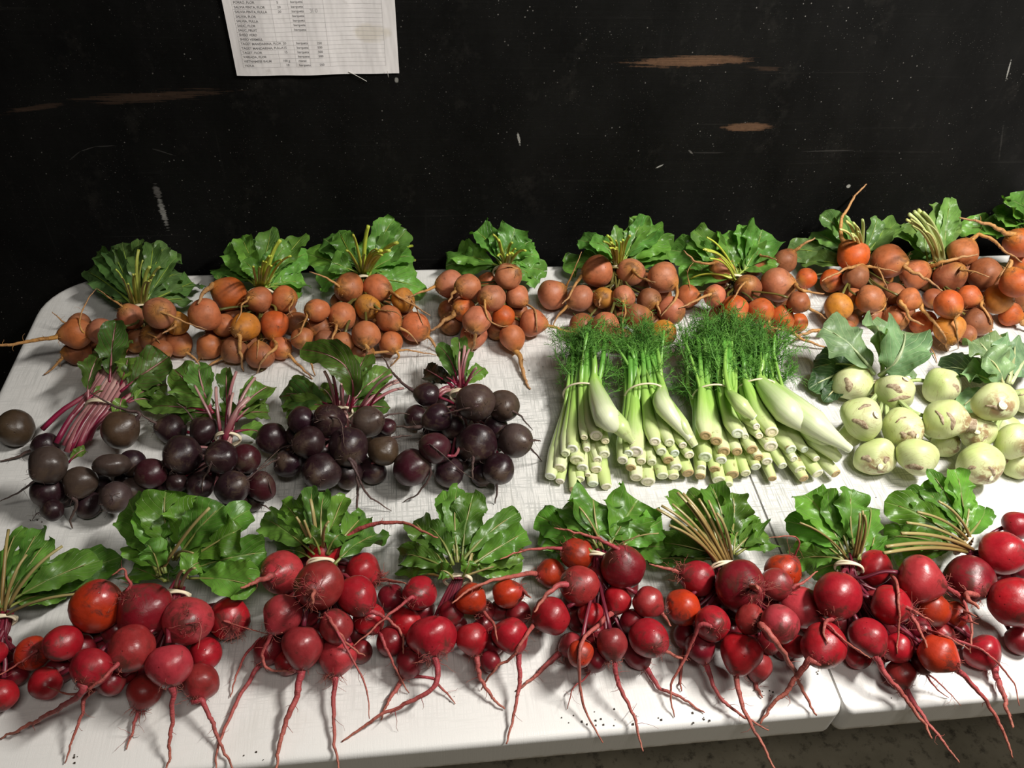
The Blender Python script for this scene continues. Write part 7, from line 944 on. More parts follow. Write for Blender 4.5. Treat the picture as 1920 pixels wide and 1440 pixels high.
{"k":"r","label":"red beet bunch with one long root arching over to its neighbour, tops small","o":[4204,-6002,0],"lt":"rl","band":[0,419,478,-568,9984,0,131],"beets":[[[-383,380,430],215,1.0,[-0.303,-0.68,0.668],"rp",1,0,[[368,-436,261,547,-451,227,580,-423,215,646,-462,175,674,-507,135,700,-543,96,729,-584,56,757,-626,18,782,-669,-15,800]]],[[25,588,430],177,1.0,[0.813,0.23,0.535],"r0",1,0,[[269,143,621,507,176,631,529,243,651,566,305,667,600,368,681,633,433,690,664,500,694,696,568,692,727,638,681,756,710,662,782,784,634,808,852,600,832,918,556,851,980,499,861,1033,443,873,1095,390,889,1151,350,900]]],[[42,-27,786],227,0.96,[-0.324,-0.674,0.663],"rd",2,0,[[272,-18,-152,909,-35,-187,943,30,-222,1015,36,-289,1045,41,-355,1074,45,-416,1100]]],[[395,439,278],184,0.98,[0.857,-0.48,-0.188],"r0",2,0,[[216,523,367,250,559,347,242,634,286,320,708,221,392,767,155,471,831,88,548]]],[[382,-63,628],186,1.03,[0.363,-0.932,-0.027],"r0",1,0,[[226,437,-204,624,452,-243,623,513,-223,607,556,-228,567,600,-236,530,641,-247,499,677,-264,473,717,-292,448,749,-324,427,773,-360,409,790,-400,392,795,-443,372,796,-489,354,797,-534,337]]],[[-304,-172,571],178,1.03,[-0.535,-0.84,-0.089],"rp",1,0,[[223,-382,-294,558,-403,-328,555,-391,-334,545,-416,-363,506,-439,-390,469,-458,-416,437,-478,-451,395,-486,-481,361,-478,-512,330,-451,-542,302,-407,-560,278,-367,-565,266,-317,-568,257,-265,-571,249,-218,-563,218]]],[[-124,-428,430],191,0.96,[-0.064,-0.834,-0.548],"rd",1,0,[[343,-134,-558,345,-137,-594,321,-136,-634,310,-146,-688,284,-157,-743,257,-173,-799,228,-191,-851,204,-213,-901,182,-238,-953,159,-263,-1005,137,-285,-1059,116,-302,-1113,98,-315,-1168,79,-325,-1224,63,-334,-1280,48,-342,-1336,33,-351,-1392,20]]],[[190,-319,528],158,0.98,[-0.59,0.53,0.609],"rd",1,0,[[197,115,-251,607,93,-232,629,125,-289,667,158,-356,695,187,-397,682,215,-430,657,243,-454,617,273,-473,568,303,-493,524,332,-510,484,371,-533,451,410,-551,423,449,-571,400],[138,179,-369,670,206,-421,655,232,-469,633,260,-519,611,291,-571,587,320,-619,568,353,-671,547,385,-723,527,414,-774,509,438,-824,494,459,-881,472,472,-934,456,482,-986,444,490,-1042,427,493,-1096,413,497,-1150,400]]],[[181,-465,263],174,0.99,[-0.199,-0.921,-0.334],"rp",2,0,[[249,153,-596,216,145,-632,202,160,-666,208,156,-721,189,152,-777,170,149,-832,152,147,-887,135,146,-941,120,146,-995,106,147,-1051,92,151,-1108,76,158,-1163,66,167,-1218,56,178,-1274,47,190,-1331,37,201,-1387,28,212,-1443,20]]],[[467,-140,335],159,0.94,[0.59,-0.713,-0.379],"r0",1,0,[[179,543,-232,287,564,-258,273,592,-376,417,608,-422,414,624,-461,398,640,-495,366,661,-530,323,678,-558,290,696,-587,258,716,-619,227,736,-651,191,757,-679,146,779,-707,101,800,-738,60,820,-767,20]]],[[-472,-311,198],141,1.02,[-0.57,-0.609,-0.552],"rc",1,0,[[227,-538,-381,135,-556,-400,117,-582,-455,114,-616,-513,106,-649,-572,98,-681,-631,91,-711,-691,83,-738,-753,75,-763,-816,67,-787,-882,58,-809,-947,50,-828,-1010,44,-842,-1069,42,-855,-1135,35,-859,-1202,27,-856,-1263,24,-854,-1324,20],[158,-536,-236,289,-567,-268,291,-596,-303,290,-631,-320,257,-666,-340,223,-697,-366,191,-721,-395,159,-738,-426,135,-753,-461,111,-766,-501,90,-778,-542,70,-789,-584,51,-799,-627,35,-810,-669,20]]],[[-283,-455,195],119,1.0,[-0.375,-0.92,-0.118],"r0",1,0,[]],[[380,-365,126],112,0.97,[0.303,-0.948,-0.097],"rc",1,0,[]],[[-147,-41,349],153,0.92,[-0.365,-0.924,-0.118],"rc",1,0,[]],[[-283,776,154],156,1.04,[-0.991,-0.04,0.128],"rc",1,0,[]],[[179,556,130],131,1.02,[0.759,-0.651,0.009],"rc",0,0,[]],[[-302,304,126],127,0.96,[-0.64,-0.764,-0.087],"rc",0,0,[]],[[131,199,126],127,0.94,[0.271,-0.957,-0.101],"rc",0,0,[]],[[-41,6,123],125,1.01,[-0.117,-0.985,-0.124],"rc",0,0,[]],[[-388,-99,122],123,0.94,[-0.532,-0.84,-0.103],"rc",0,0,[]],[[323,-157,122],123,1.03,[0.332,-0.939,-0.094],"rc",0,0,[]],[[32,-207,136],122,0.93,[-0.034,-0.992,-0.123],"rc",0,0,[]]],"leaves":[[249,7330,0,"rl",-85,459,500,-226,628,529,-539,797,200],[412,6133,0,"rl",133,347,550,363,613,588,559,880,300],[304,894,0,"rl",-55,486,550,-379,786,670,-641,1087,400],[293,479,0,"rl",75,476,550,340,729,687,417,983,500],[249,4312,0,"rl",-57,517,550,-195,829,718,-427,1140,600],[239,7691,0,"rl",47,510,550,122,834,693,232,1159,650],[216,9137,0,"rl",-33,547,550,-141,849,750,-225,1151,700],[205,7616,0,"rl",19,544,550,-21,839,742,30,1135,750],[183,5937,0,"rl",-7,545,550,-107,845,874,-89,1145,800],[190,7904,0,"rl",-3,482,550,-22,562,816,-151,641,700],[211,7525,0,"rl",59,477,550,141,546,745,214,615,700],[233,4018,0,"rl",-81,564,345,-94,706,339,-28,848,145],[237,8913,0,"rl",142,434,420,104,680,361,118,926,220],[134,6071,0,"rl",-48,494,537,-196,815,508,-206,1137,337],[211,2982,0,"rl",76,476,550,174,642,631,222,808,443],[218,7519,0,"rl",-55,517,550,-175,749,526,-395,980,446],[166,9727,0,"rl",20,527,528,119,918,510,168,1309,328],[123,1916,0,"rl",-35,548,550,-110,838,606,-141,1128,582],[186,4711,0,"rl",45,542,550,-58,748,626,-182,955,458],[139,3238,0,"rl",23,543,550,-36,821,663,38,1098,581],[170,5537,0,"rl",-12,482,550,-165,744,541,-185,1006,374]],"stalks":[[26,1,-324,512,300,-259,535,255,-172,458,291,-85,371,367,13,339,493,29,496,528],[26,1,-105,551,344,-170,483,307,-150,386,334,-88,320,392,18,383,486,38,557,513],[26,1,109,111,650,130,175,569,111,198,518,69,230,491,15,316,487,-14,515,485],[26,1,253,519,310,146,522,345,77,441,389,35,359,432,-24,339,427,-41,500,440],[26,1,321,93,633,255,184,619,175,214,581,95,242,534,-19,292,513,-55,487,496],[26,1,-218,-37,586,-142,58,583,-78,120,557,-31,189,522,-54,317,507,-54,528,494],[26,1,-113,-284,525,-93,-164,572,-61,-41,567,-27,102,534,-10,247,544,-10,483,526],[26,1,274,-395,442,304,-394,387,247,-260,389,147,-35,421,87,224,447,34,504,466],[26,1,212,-320,315,211,-188,364,164,-55,409,97,96,445,42,255,455,5,492,464],[26,1,382,-38,390,288,45,435,189,106,462,100,180,474,83,331,430,47,544,431],[26,1,-400,-233,268,-302,-140,343,-192,-32,402,-92,104,444,6,267,488,23,503,496],[26,1,-243,-356,207,-180,-220,247,-111,-78,315,-51,83,391,20,309,486,26,551,511],[26,1,349,-269,136,286,-139,181,199,-18,267,109,116,365,-1,294,428,-40,526,462],[26,1,-96,87,365,-49,177,389,-17,209,418,0,239,447,-29,292,483,-38,488,492],[26,1,-143,782,136,-31,715,159,20,564,242,29,420,348,33,407,396,14,551,434],[26,1,89,633,129,9,641,164,-19,534,250,-16,412,354,-54,348,450,-55,493,487],[26,1,-228,392,136,-141,435,180,-73,389,266,-27,335,364,-31,384,399,-33,552,432],[26,1,100,309,137,65,379,182,41,357,268,23,320,365,-36,304,410,-50,475,443],[26,1,-28,117,137,-12,211,185,0,236,271,6,254,367,28,348,447,18,539,480],[26,1,-329,-5,133,-242,87,179,-150,140,266,-70,201,364,-60,341,494,-49,548,528],[26,1,286,-52,133,227,54,177,155,121,264,85,191,363,29,339,436,-4,548,470],[26,1,35,-97,150,37,19,195,32,97,278,23,179,371,-38,265,486,-53,478,518],[20,0,-64,546,510,-96,573,643,-127,600,751,-155,627,833,-180,655,889,-203,682,920],[23,0,-32,543,510,-35,613,643,-41,682,751,-50,751,833,-63,821,889,-79,890,920],[17,0,10,540,510,22,554,643,39,567,751,60,580,833,86,594,889,117,607,920],[20,0,-48,545,510,-69,563,643,-88,582,751,-103,600,833,-115,619,889,-124,637,920],[17,0,31,539,510,39,542,643,49,546,751,61,550,833,77,554,889,94,558,920]]},
{"k":"r","label":"red beet bunch with bare dark red stalks above one wide flat beet","o":[5506,-6225,0],"lt":"rl","band":[37,354,475,609,9981,0,136],"beets":[[[-343,262,430],171,1.02,[-0.29,-0.683,0.67],"r0",1,0,[[182,-383,167,523,-395,140,550,-414,140,574,-457,111,564,-500,81,555,-543,52,546,-583,24,539,-621,-5,535,-658,-34,530,-702,-67,521,-740,-99,516,-775,-130,513,-808,-161,511,-846,-193,507,-883,-225,504,-918,-256,502,-953,-288,500]]],[[-232,-216,430],234,0.78,[0.055,-0.992,-0.113],"r0",2,0,[[274,-224,-364,413,-221,-405,409,-194,-487,370,-202,-556,338,-232,-620,308,-289,-657,277,-358,-685,249,-438,-711,220,-510,-730,194,-582,-746,172,-659,-764,151,-740,-786,126,-806,-811,105,-874,-840,82,-944,-872,60,-1014,-905,39,-1083,-937,20]]],[[154,142,465],155,0.98,[0.659,-0.635,-0.404],"ro",1,0,[[206,237,62,414,260,39,400,307,-63,447,336,-155,502,353,-246,557,358,-308,548,360,-353,509]]],[[515,195,430],146,1.02,[0.951,-0.017,0.309],"ro",1,0,[[209,628,192,467,660,192,477,671,148,516,687,103,550,703,61,580,720,25,600]]],[[138,-227,376],156,0.95,[0.192,-0.847,-0.496],"r0",1,0,[[277,163,-335,313,169,-365,296,175,-395,287,178,-437,265,182,-472,230,189,-508,195,201,-544,164,220,-579,135,244,-611,113,273,-644,91,305,-678,72,338,-711,54,370,-746,37,401,-780,20]]],[[497,-260,440],170,0.97,[0.362,-0.745,-0.56],"r0",1,0,[[251,547,-363,363,562,-392,341,564,-449,309,560,-501,283,557,-552,257,552,-600,232,547,-644,211,539,-692,185,530,-734,166,516,-776,147,498,-826,121,483,-867,106,465,-911,88,446,-959,70,426,-1008,51,406,-1057,35,387,-1105,20]]],[[-616,366,220],143,0.96,[-0.919,-0.393,0.026],"rc",1,0,[]],[[-491,113,157],157,1.01,[-0.76,-0.647,-0.06],"r0",1,0,[]],[[-625,-144,280],141,0.98,[-0.735,-0.675,-0.067],"rc",1,0,[]],[[-456,-330,202],135,1.04,[-0.453,-0.634,-0.627],"rc",1,0,[[226,-506,-400,133,-520,-419,113,-590,-517,59,-622,-564,63,-652,-609,65,-677,-646,57,-700,-691,43,-714,-734,31,-728,-778,20],[158,-514,-412,121,-262,-460,119,-222,-490,103,-182,-526,84,-149,-560,68,-114,-599,51,-79,-640,35,-44,-680,20]]],[[341,-223,239],112,0.99,[0.356,-0.93,-0.09],"rc",1,0,[]],[[-46,90,315],124,1.02,[-0.265,-0.956,-0.123],"rc",1,0,[]],[[628,104,200],127,0.93,[0.712,-0.702,-0.01],"rc",1,0,[]],[[302,-412,259],100,1.02,[0.263,-0.959,-0.102],"rc",1,0,[]],[[-307,271,111],112,1.03,[-0.73,-0.68,-0.068],"rc",0,0,[]],[[285,163,212],111,1.02,[0.491,-0.869,-0.068],"rc",0,0,[]],[[457,209,112],113,0.92,[0.645,-0.763,-0.031],"rc",0,0,[]],[[9,64,109],111,0.94,[-0.111,-0.986,-0.124],"rc",0,0,[]],[[268,-35,244],109,0.93,[0.355,-0.931,-0.091],"rc",0,0,[]],[[-478,-130,107],108,0.95,[-0.62,-0.78,-0.091],"rc",0,0,[]]],"leaves":[[324,5068,0,"rl",-53,425,500,-371,619,515,-588,813,200],[260,9297,0,"rl",128,380,500,396,537,426,729,693,200],[267,3147,0,"rl",-27,421,550,-341,585,667,-535,750,400],[303,5672,0,"rl",130,409,550,485,614,503,775,819,350],[292,5206,0,"rl",-25,451,550,-258,801,642,-405,1151,500],[302,2046,0,"rl",132,439,550,483,659,585,801,878,500],[238,7039,0,"rl",84,505,550,342,771,700,707,1036,600],[236,7397,0,"rl",3,480,550,-83,714,749,-243,948,600],[217,2954,0,"rl",36,509,550,-11,908,675,-61,1307,700],[261,2217,0,"rl",59,539,550,6,933,743,96,1327,750],[357,3631,0,"rl",91,536,550,135,863,719,259,1190,800],[176,2618,0,"rl",-6,327,550,-74,356,703,-159,385,600],[187,3212,0,"rl",77,321,550,168,357,803,143,393,700],[162,2366,0,"rl",-39,527,344,-106,656,280,-161,785,144],[185,9725,0,"rl",139,357,534,184,626,545,77,894,334],[141,6676,0,"rl",-47,422,550,-155,571,652,-214,720,526],[226,5198,0,"rl",114,410,550,246,699,505,378,988,368],[194,1725,0,"rl",-42,472,520,-166,703,479,-320,933,320],[248,9616,0,"rl",138,439,550,384,652,514,731,865,389],[162,7345,0,"rl",80,506,550,217,728,598,479,950,409],[178,9744,0,"rl",-19,482,550,6,717,581,-56,953,479],[114,7349,0,"rl",48,508,550,40,659,655,49,811,513],[146,1470,0,"rl",37,540,550,16,778,497,-75,1016,369]],"stalks":[[17,0,81,369,390,88,359,489,96,347,520,147,475,545,197,603,570],[15,0,208,727,390,182,557,489,149,350,520,231,803,545,313,1256,570],[17,2,-219,72,220,-110,212,395,24,384,520,14,349,545,4,314,570],[17,2,-178,52,220,-82,198,395,35,376,520,27,344,545,19,312,570],[20,2,-137,48,220,-54,193,395,47,370,520,41,341,545,35,311,570],[20,2,-95,45,220,-26,189,395,60,365,520,55,337,545,50,310,570],[17,2,-53,53,220,4,192,395,74,361,520,70,335,545,66,309,570],[17,2,-21,74,220,26,202,395,83,360,520,80,334,545,76,308,570],[17,0,-317,487,390,-210,432,489,-81,364,520,-210,504,545,-339,643,570],[14,0,108,454,390,79,408,489,43,352,520,219,388,545,395,424,570]]},
{"k":"r","label":"red beet bunch below the first fennel bunches, broad leaves cut straight across","o":[6932,-6237,0],"lt":"rl2","band":[59,506,482,3040,9527,0,124],"beets":[[[-146,611,430],175,0.93,[-0.913,0.16,0.374],"ro",1,0,[[191,-276,634,483,-313,640,498,-366,635,524,-422,627,547,-479,617,568,-538,604,588,-595,587,606,-654,568,622,-715,548,637,-773,526,652,-824,504,668,-881,479,681,-930,451,692,-974,425,700]]],[[246,306,610],216,0.99,[-0.259,0.287,0.922],"rc",1,0,[[211,200,357,772,187,371,818,135,409,829,93,437,831,54,464,835,16,490,839,-33,515,842,-75,535,842,-125,553,842,-176,572,842,-225,589,844,-274,607,845,-323,623,847,-371,640,849,-419,657,850]]],[[-416,546,220],149,0.98,[-0.961,-0.17,0.216],"ro",1,0,[[248,-532,526,246,-565,520,254,-633,487,322,-705,445,383,-776,402,443,-846,355,505,-914,307,565,-980,273,601,-1044,237,637,-1105,198,675,-1167,158,711,-1228,113,749,-1285,67,785,-1336,17,823,-1386,-40,853,-1428,-101,881,-1469,-155,900]]],[[-205,186,519],199,0.92,[-0.725,-0.3,0.62],"rd",1,0,[[314,-322,137,619,-356,124,647,-411,116,676,-464,85,682,-515,52,688,-561,14,693,-601,-30,695,-636,-78,696,-670,-128,697,-704,-178,700]]],[[-510,-67,430],190,0.92,[-0.918,-0.297,-0.264],"r0",1,0,[[205,-652,-112,389,-692,-125,378,-733,-212,467,-781,-306,549,-816,-354,554,-849,-390,539,-878,-418,507,-905,-434,458,-941,-449,410,-979,-459,370,-1024,-473,338,-1069,-489,308,-1110,-509,280,-1143,-516,214,-1172,-526,146,-1201,-539,83,-1231,-553,20]]],[[-108,-71,384],134,0.98,[-0.2,-0.901,-0.385],"r0",1,0,[]],[[165,50,430],136,0.99,[-0.509,-0.842,-0.178],"r0",1,0,[[235,108,-43,410,93,-69,405,-12,-157,479,-97,-239,501,-184,-318,530,-264,-398,559,-310,-497,579,-332,-576,544,-335,-628,440,-333,-681,350,-326,-734,261,-315,-796,197,-291,-862,131,-265,-929,98,-229,-1000,63,-192,-1076,41,-157,-1152,20]]],[[437,-43,507],155,0.96,[0.749,-0.582,-0.317],"rd",1,0,[[233,531,-116,467,558,-137,456,574,-164,444,592,-195,429,610,-225,414,627,-256,400]]],[[379,-386,438],186,0.99,[0.295,-0.855,0.427],"r0",1,0,[[252,424,-516,502,437,-552,521,452,-530,515,499,-549,472,555,-558,422,616,-561,379,680,-564,340,744,-567,300]]],[[1,-438,488],149,1.01,[0.074,-0.776,-0.626],"rd",2,0,[[248,10,-532,412,13,-559,391,18,-602,362,23,-648,331,30,-694,300,41,-741,269,57,-785,241,77,-827,216,99,-870,192,121,-916,167,139,-966,139,150,-1010,119,159,-1058,97,166,-1107,76,173,-1158,56,180,-1209,37,187,-1259,20]]],[[-307,-245,142],130,0.93,[-0.894,-0.309,-0.324],"rp",1,0,[[286,-401,-277,107,-428,-286,98,-494,-323,83,-536,-357,75,-578,-391,68,-621,-424,60,-665,-455,52,-709,-484,45,-754,-513,38,-800,-541,32,-846,-569,26,-891,-598,20]]],[[-300,-487,436],123,1.02,[-0.258,-0.888,-0.38],"ro",1,0,[]],[[313,-381,143],145,0.98,[0.503,-0.705,-0.5],"rc",1,0,[[233,372,-464,84,389,-487,68,415,-544,58,433,-593,55,452,-642,52,473,-684,49,501,-719,46,540,-740,43,583,-757,48,634,-782,44,666,-806,42,702,-834,37,741,-865,32,780,-897,27,818,-930,23,855,-961,20]]],[[-134,-495,302],110,1.0,[-0.529,-0.599,-0.601],"rc",1,0,[[100,-181,-548,248,-195,-564,233,-277,-618,171,-323,-636,153,-362,-662,129,-385,-694,105,-402,-732,77,-417,-774,47,-433,-814,20]]],[[288,-129,318],125,0.93,[0.33,-0.939,-0.094],"rc",1,0,[]],[[22,339,377],140,1.0,[-0.195,-0.973,-0.124],"rc",1,0,[]],[[189,339,198],116,0.98,[0.228,-0.968,-0.106],"rc",0,0,[]],[[383,376,117],118,0.92,[0.527,-0.848,-0.06],"rc",0,0,[]],[[2,245,165],116,1.02,[-0.206,-0.971,-0.124],"rc",0,0,[]],[[-224,230,114],115,0.92,[-0.547,-0.831,-0.102],"rc",0,0,[]],[[80,51,162],114,0.94,[0.005,-0.993,-0.121],"rc",0,0,[]],[[-204,24,141],113,0.93,[-0.392,-0.913,-0.117],"rc",0,0,[]],[[-66,-126,170],112,1.03,[-0.156,-0.98,-0.125],"rc",0,0,[]],[[223,-116,112],113,0.96,[0.184,-0.977,-0.11],"rc",0,0,[]],[[-106,-321,206],109,1.0,[-0.144,-0.982,-0.125],"rc",0,0,[]]],"leaves":[[254,8999,0,"rl2",-10,546,500,-228,667,529,-460,787,200],[346,8273,0,"rl2",181,532,500,495,657,480,873,782,200],[310,3164,1,"rl2",-16,544,550,-244,772,473,-490,999,300],[332,9622,1,"rl2",-16,544,550,-213,831,558,-496,1119,450],[332,1631,1,"rl2",201,528,550,576,726,617,807,923,500],[332,9792,1,"rl2",46,585,550,-111,875,766,-198,1166,600],[575,4809,1,"rl2",78,609,550,29,887,788,90,1166,700],[576,8395,1,"rl2",155,577,550,371,839,708,574,1100,650],[159,4995,0,"rl2",48,666,320,88,747,354,258,829,120],[252,5630,0,"rl2",189,591,413,428,714,435,647,837,213],[260,1177,0,"rl2",16,565,516,-30,797,528,-32,1029,316],[187,8640,0,"rl2",5,557,529,-129,763,459,-342,970,329],[190,6935,0,"rl2",229,526,550,237,710,543,297,894,475],[235,1431,0,"rl2",40,592,541,-22,760,546,-202,929,341],[366,5840,0,"rl2",80,609,550,57,825,590,-29,1041,454],[445,6691,0,"rl2",184,575,550,173,778,677,253,981,626],[234,6809,0,"rl2",17,657,337,158,738,269,358,819,137],[267,1990,0,"rl2",210,536,491,354,680,426,615,824,291]],"stalks":[[26,1,-2,586,371,82,531,347,89,451,370,64,399,416,62,410,420,102,580,441],[26,1,296,250,430,287,218,347,212,219,349,122,272,397,77,387,413,102,595,441],[26,1,-287,569,191,-169,548,200,-90,475,270,-33,417,364,-25,429,424,44,593,459],[26,1,-75,239,408,-2,265,356,22,276,367,25,311,411,27,401,420,79,596,443],[26,1,-353,-16,475,-232,36,501,-138,110,506,-59,221,498,54,360,456,131,582,450],[26,1,-84,38,431,-60,142,473,-41,210,490,-16,283,491,45,390,490,111,591,486],[26,1,227,153,452,249,240,472,194,279,482,116,319,484,29,440,516,55,631,515],[26,1,332,39,552,222,112,575,127,176,561,62,260,529,94,389,500,139,598,485],[26,1,330,-242,366,263,-114,337,174,24,360,94,181,410,13,326,496,48,558,518],[26,1,-9,-334,572,-19,-203,623,-21,-44,608,-9,143,559,-14,378,483,51,621,458],[26,1,-202,-208,180,-99,-136,242,-42,-13,321,-8,154,399,72,344,422,133,586,446],[26,1,-271,-388,478,-222,-241,515,-156,-67,520,-78,132,508,-44,306,487,40,552,478],[26,1,247,-289,208,169,-170,285,98,-23,358,50,154,421,40,351,456,88,592,472],[26,1,-81,-435,362,-26,-311,432,-3,-129,469,8,95,483,-5,375,437,52,633,435],[26,1,251,-23,329,189,91,354,119,175,393,63,264,435,-1,405,475,43,612,489],[26,1,46,462,393,57,529,414,43,493,438,29,437,459,24,422,426,76,577,432],[26,1,165,441,209,122,510,248,74,479,317,41,430,394,15,432,490,65,590,515],[26,1,327,467,123,239,521,166,147,482,256,76,430,360,70,400,426,111,558,462],[26,1,24,347,178,37,425,221,30,418,298,22,397,384,63,394,475,117,562,504],[26,1,-167,317,125,-101,385,172,-57,383,261,-21,376,363,24,398,433,90,572,468],[26,1,80,153,174,67,254,218,43,295,296,27,330,382,8,430,458,61,617,487],[26,1,-164,117,153,-113,214,199,-72,263,282,-31,312,375,3,412,467,72,605,499],[26,1,-51,-27,182,-34,91,225,-24,177,301,-8,266,385,-14,352,414,50,558,442],[26,1,204,-17,123,161,100,171,105,183,261,58,269,363,72,405,466,117,610,500],[26,1,-92,-223,219,-73,-85,258,-52,50,325,-23,197,398,19,345,424,87,572,449],[14,0,114,595,510,61,660,623,12,724,711,-35,789,773,-79,853,809,-119,918,820],[11,0,157,559,510,240,553,623,328,548,711,422,542,773,522,537,809,627,531,820]]},
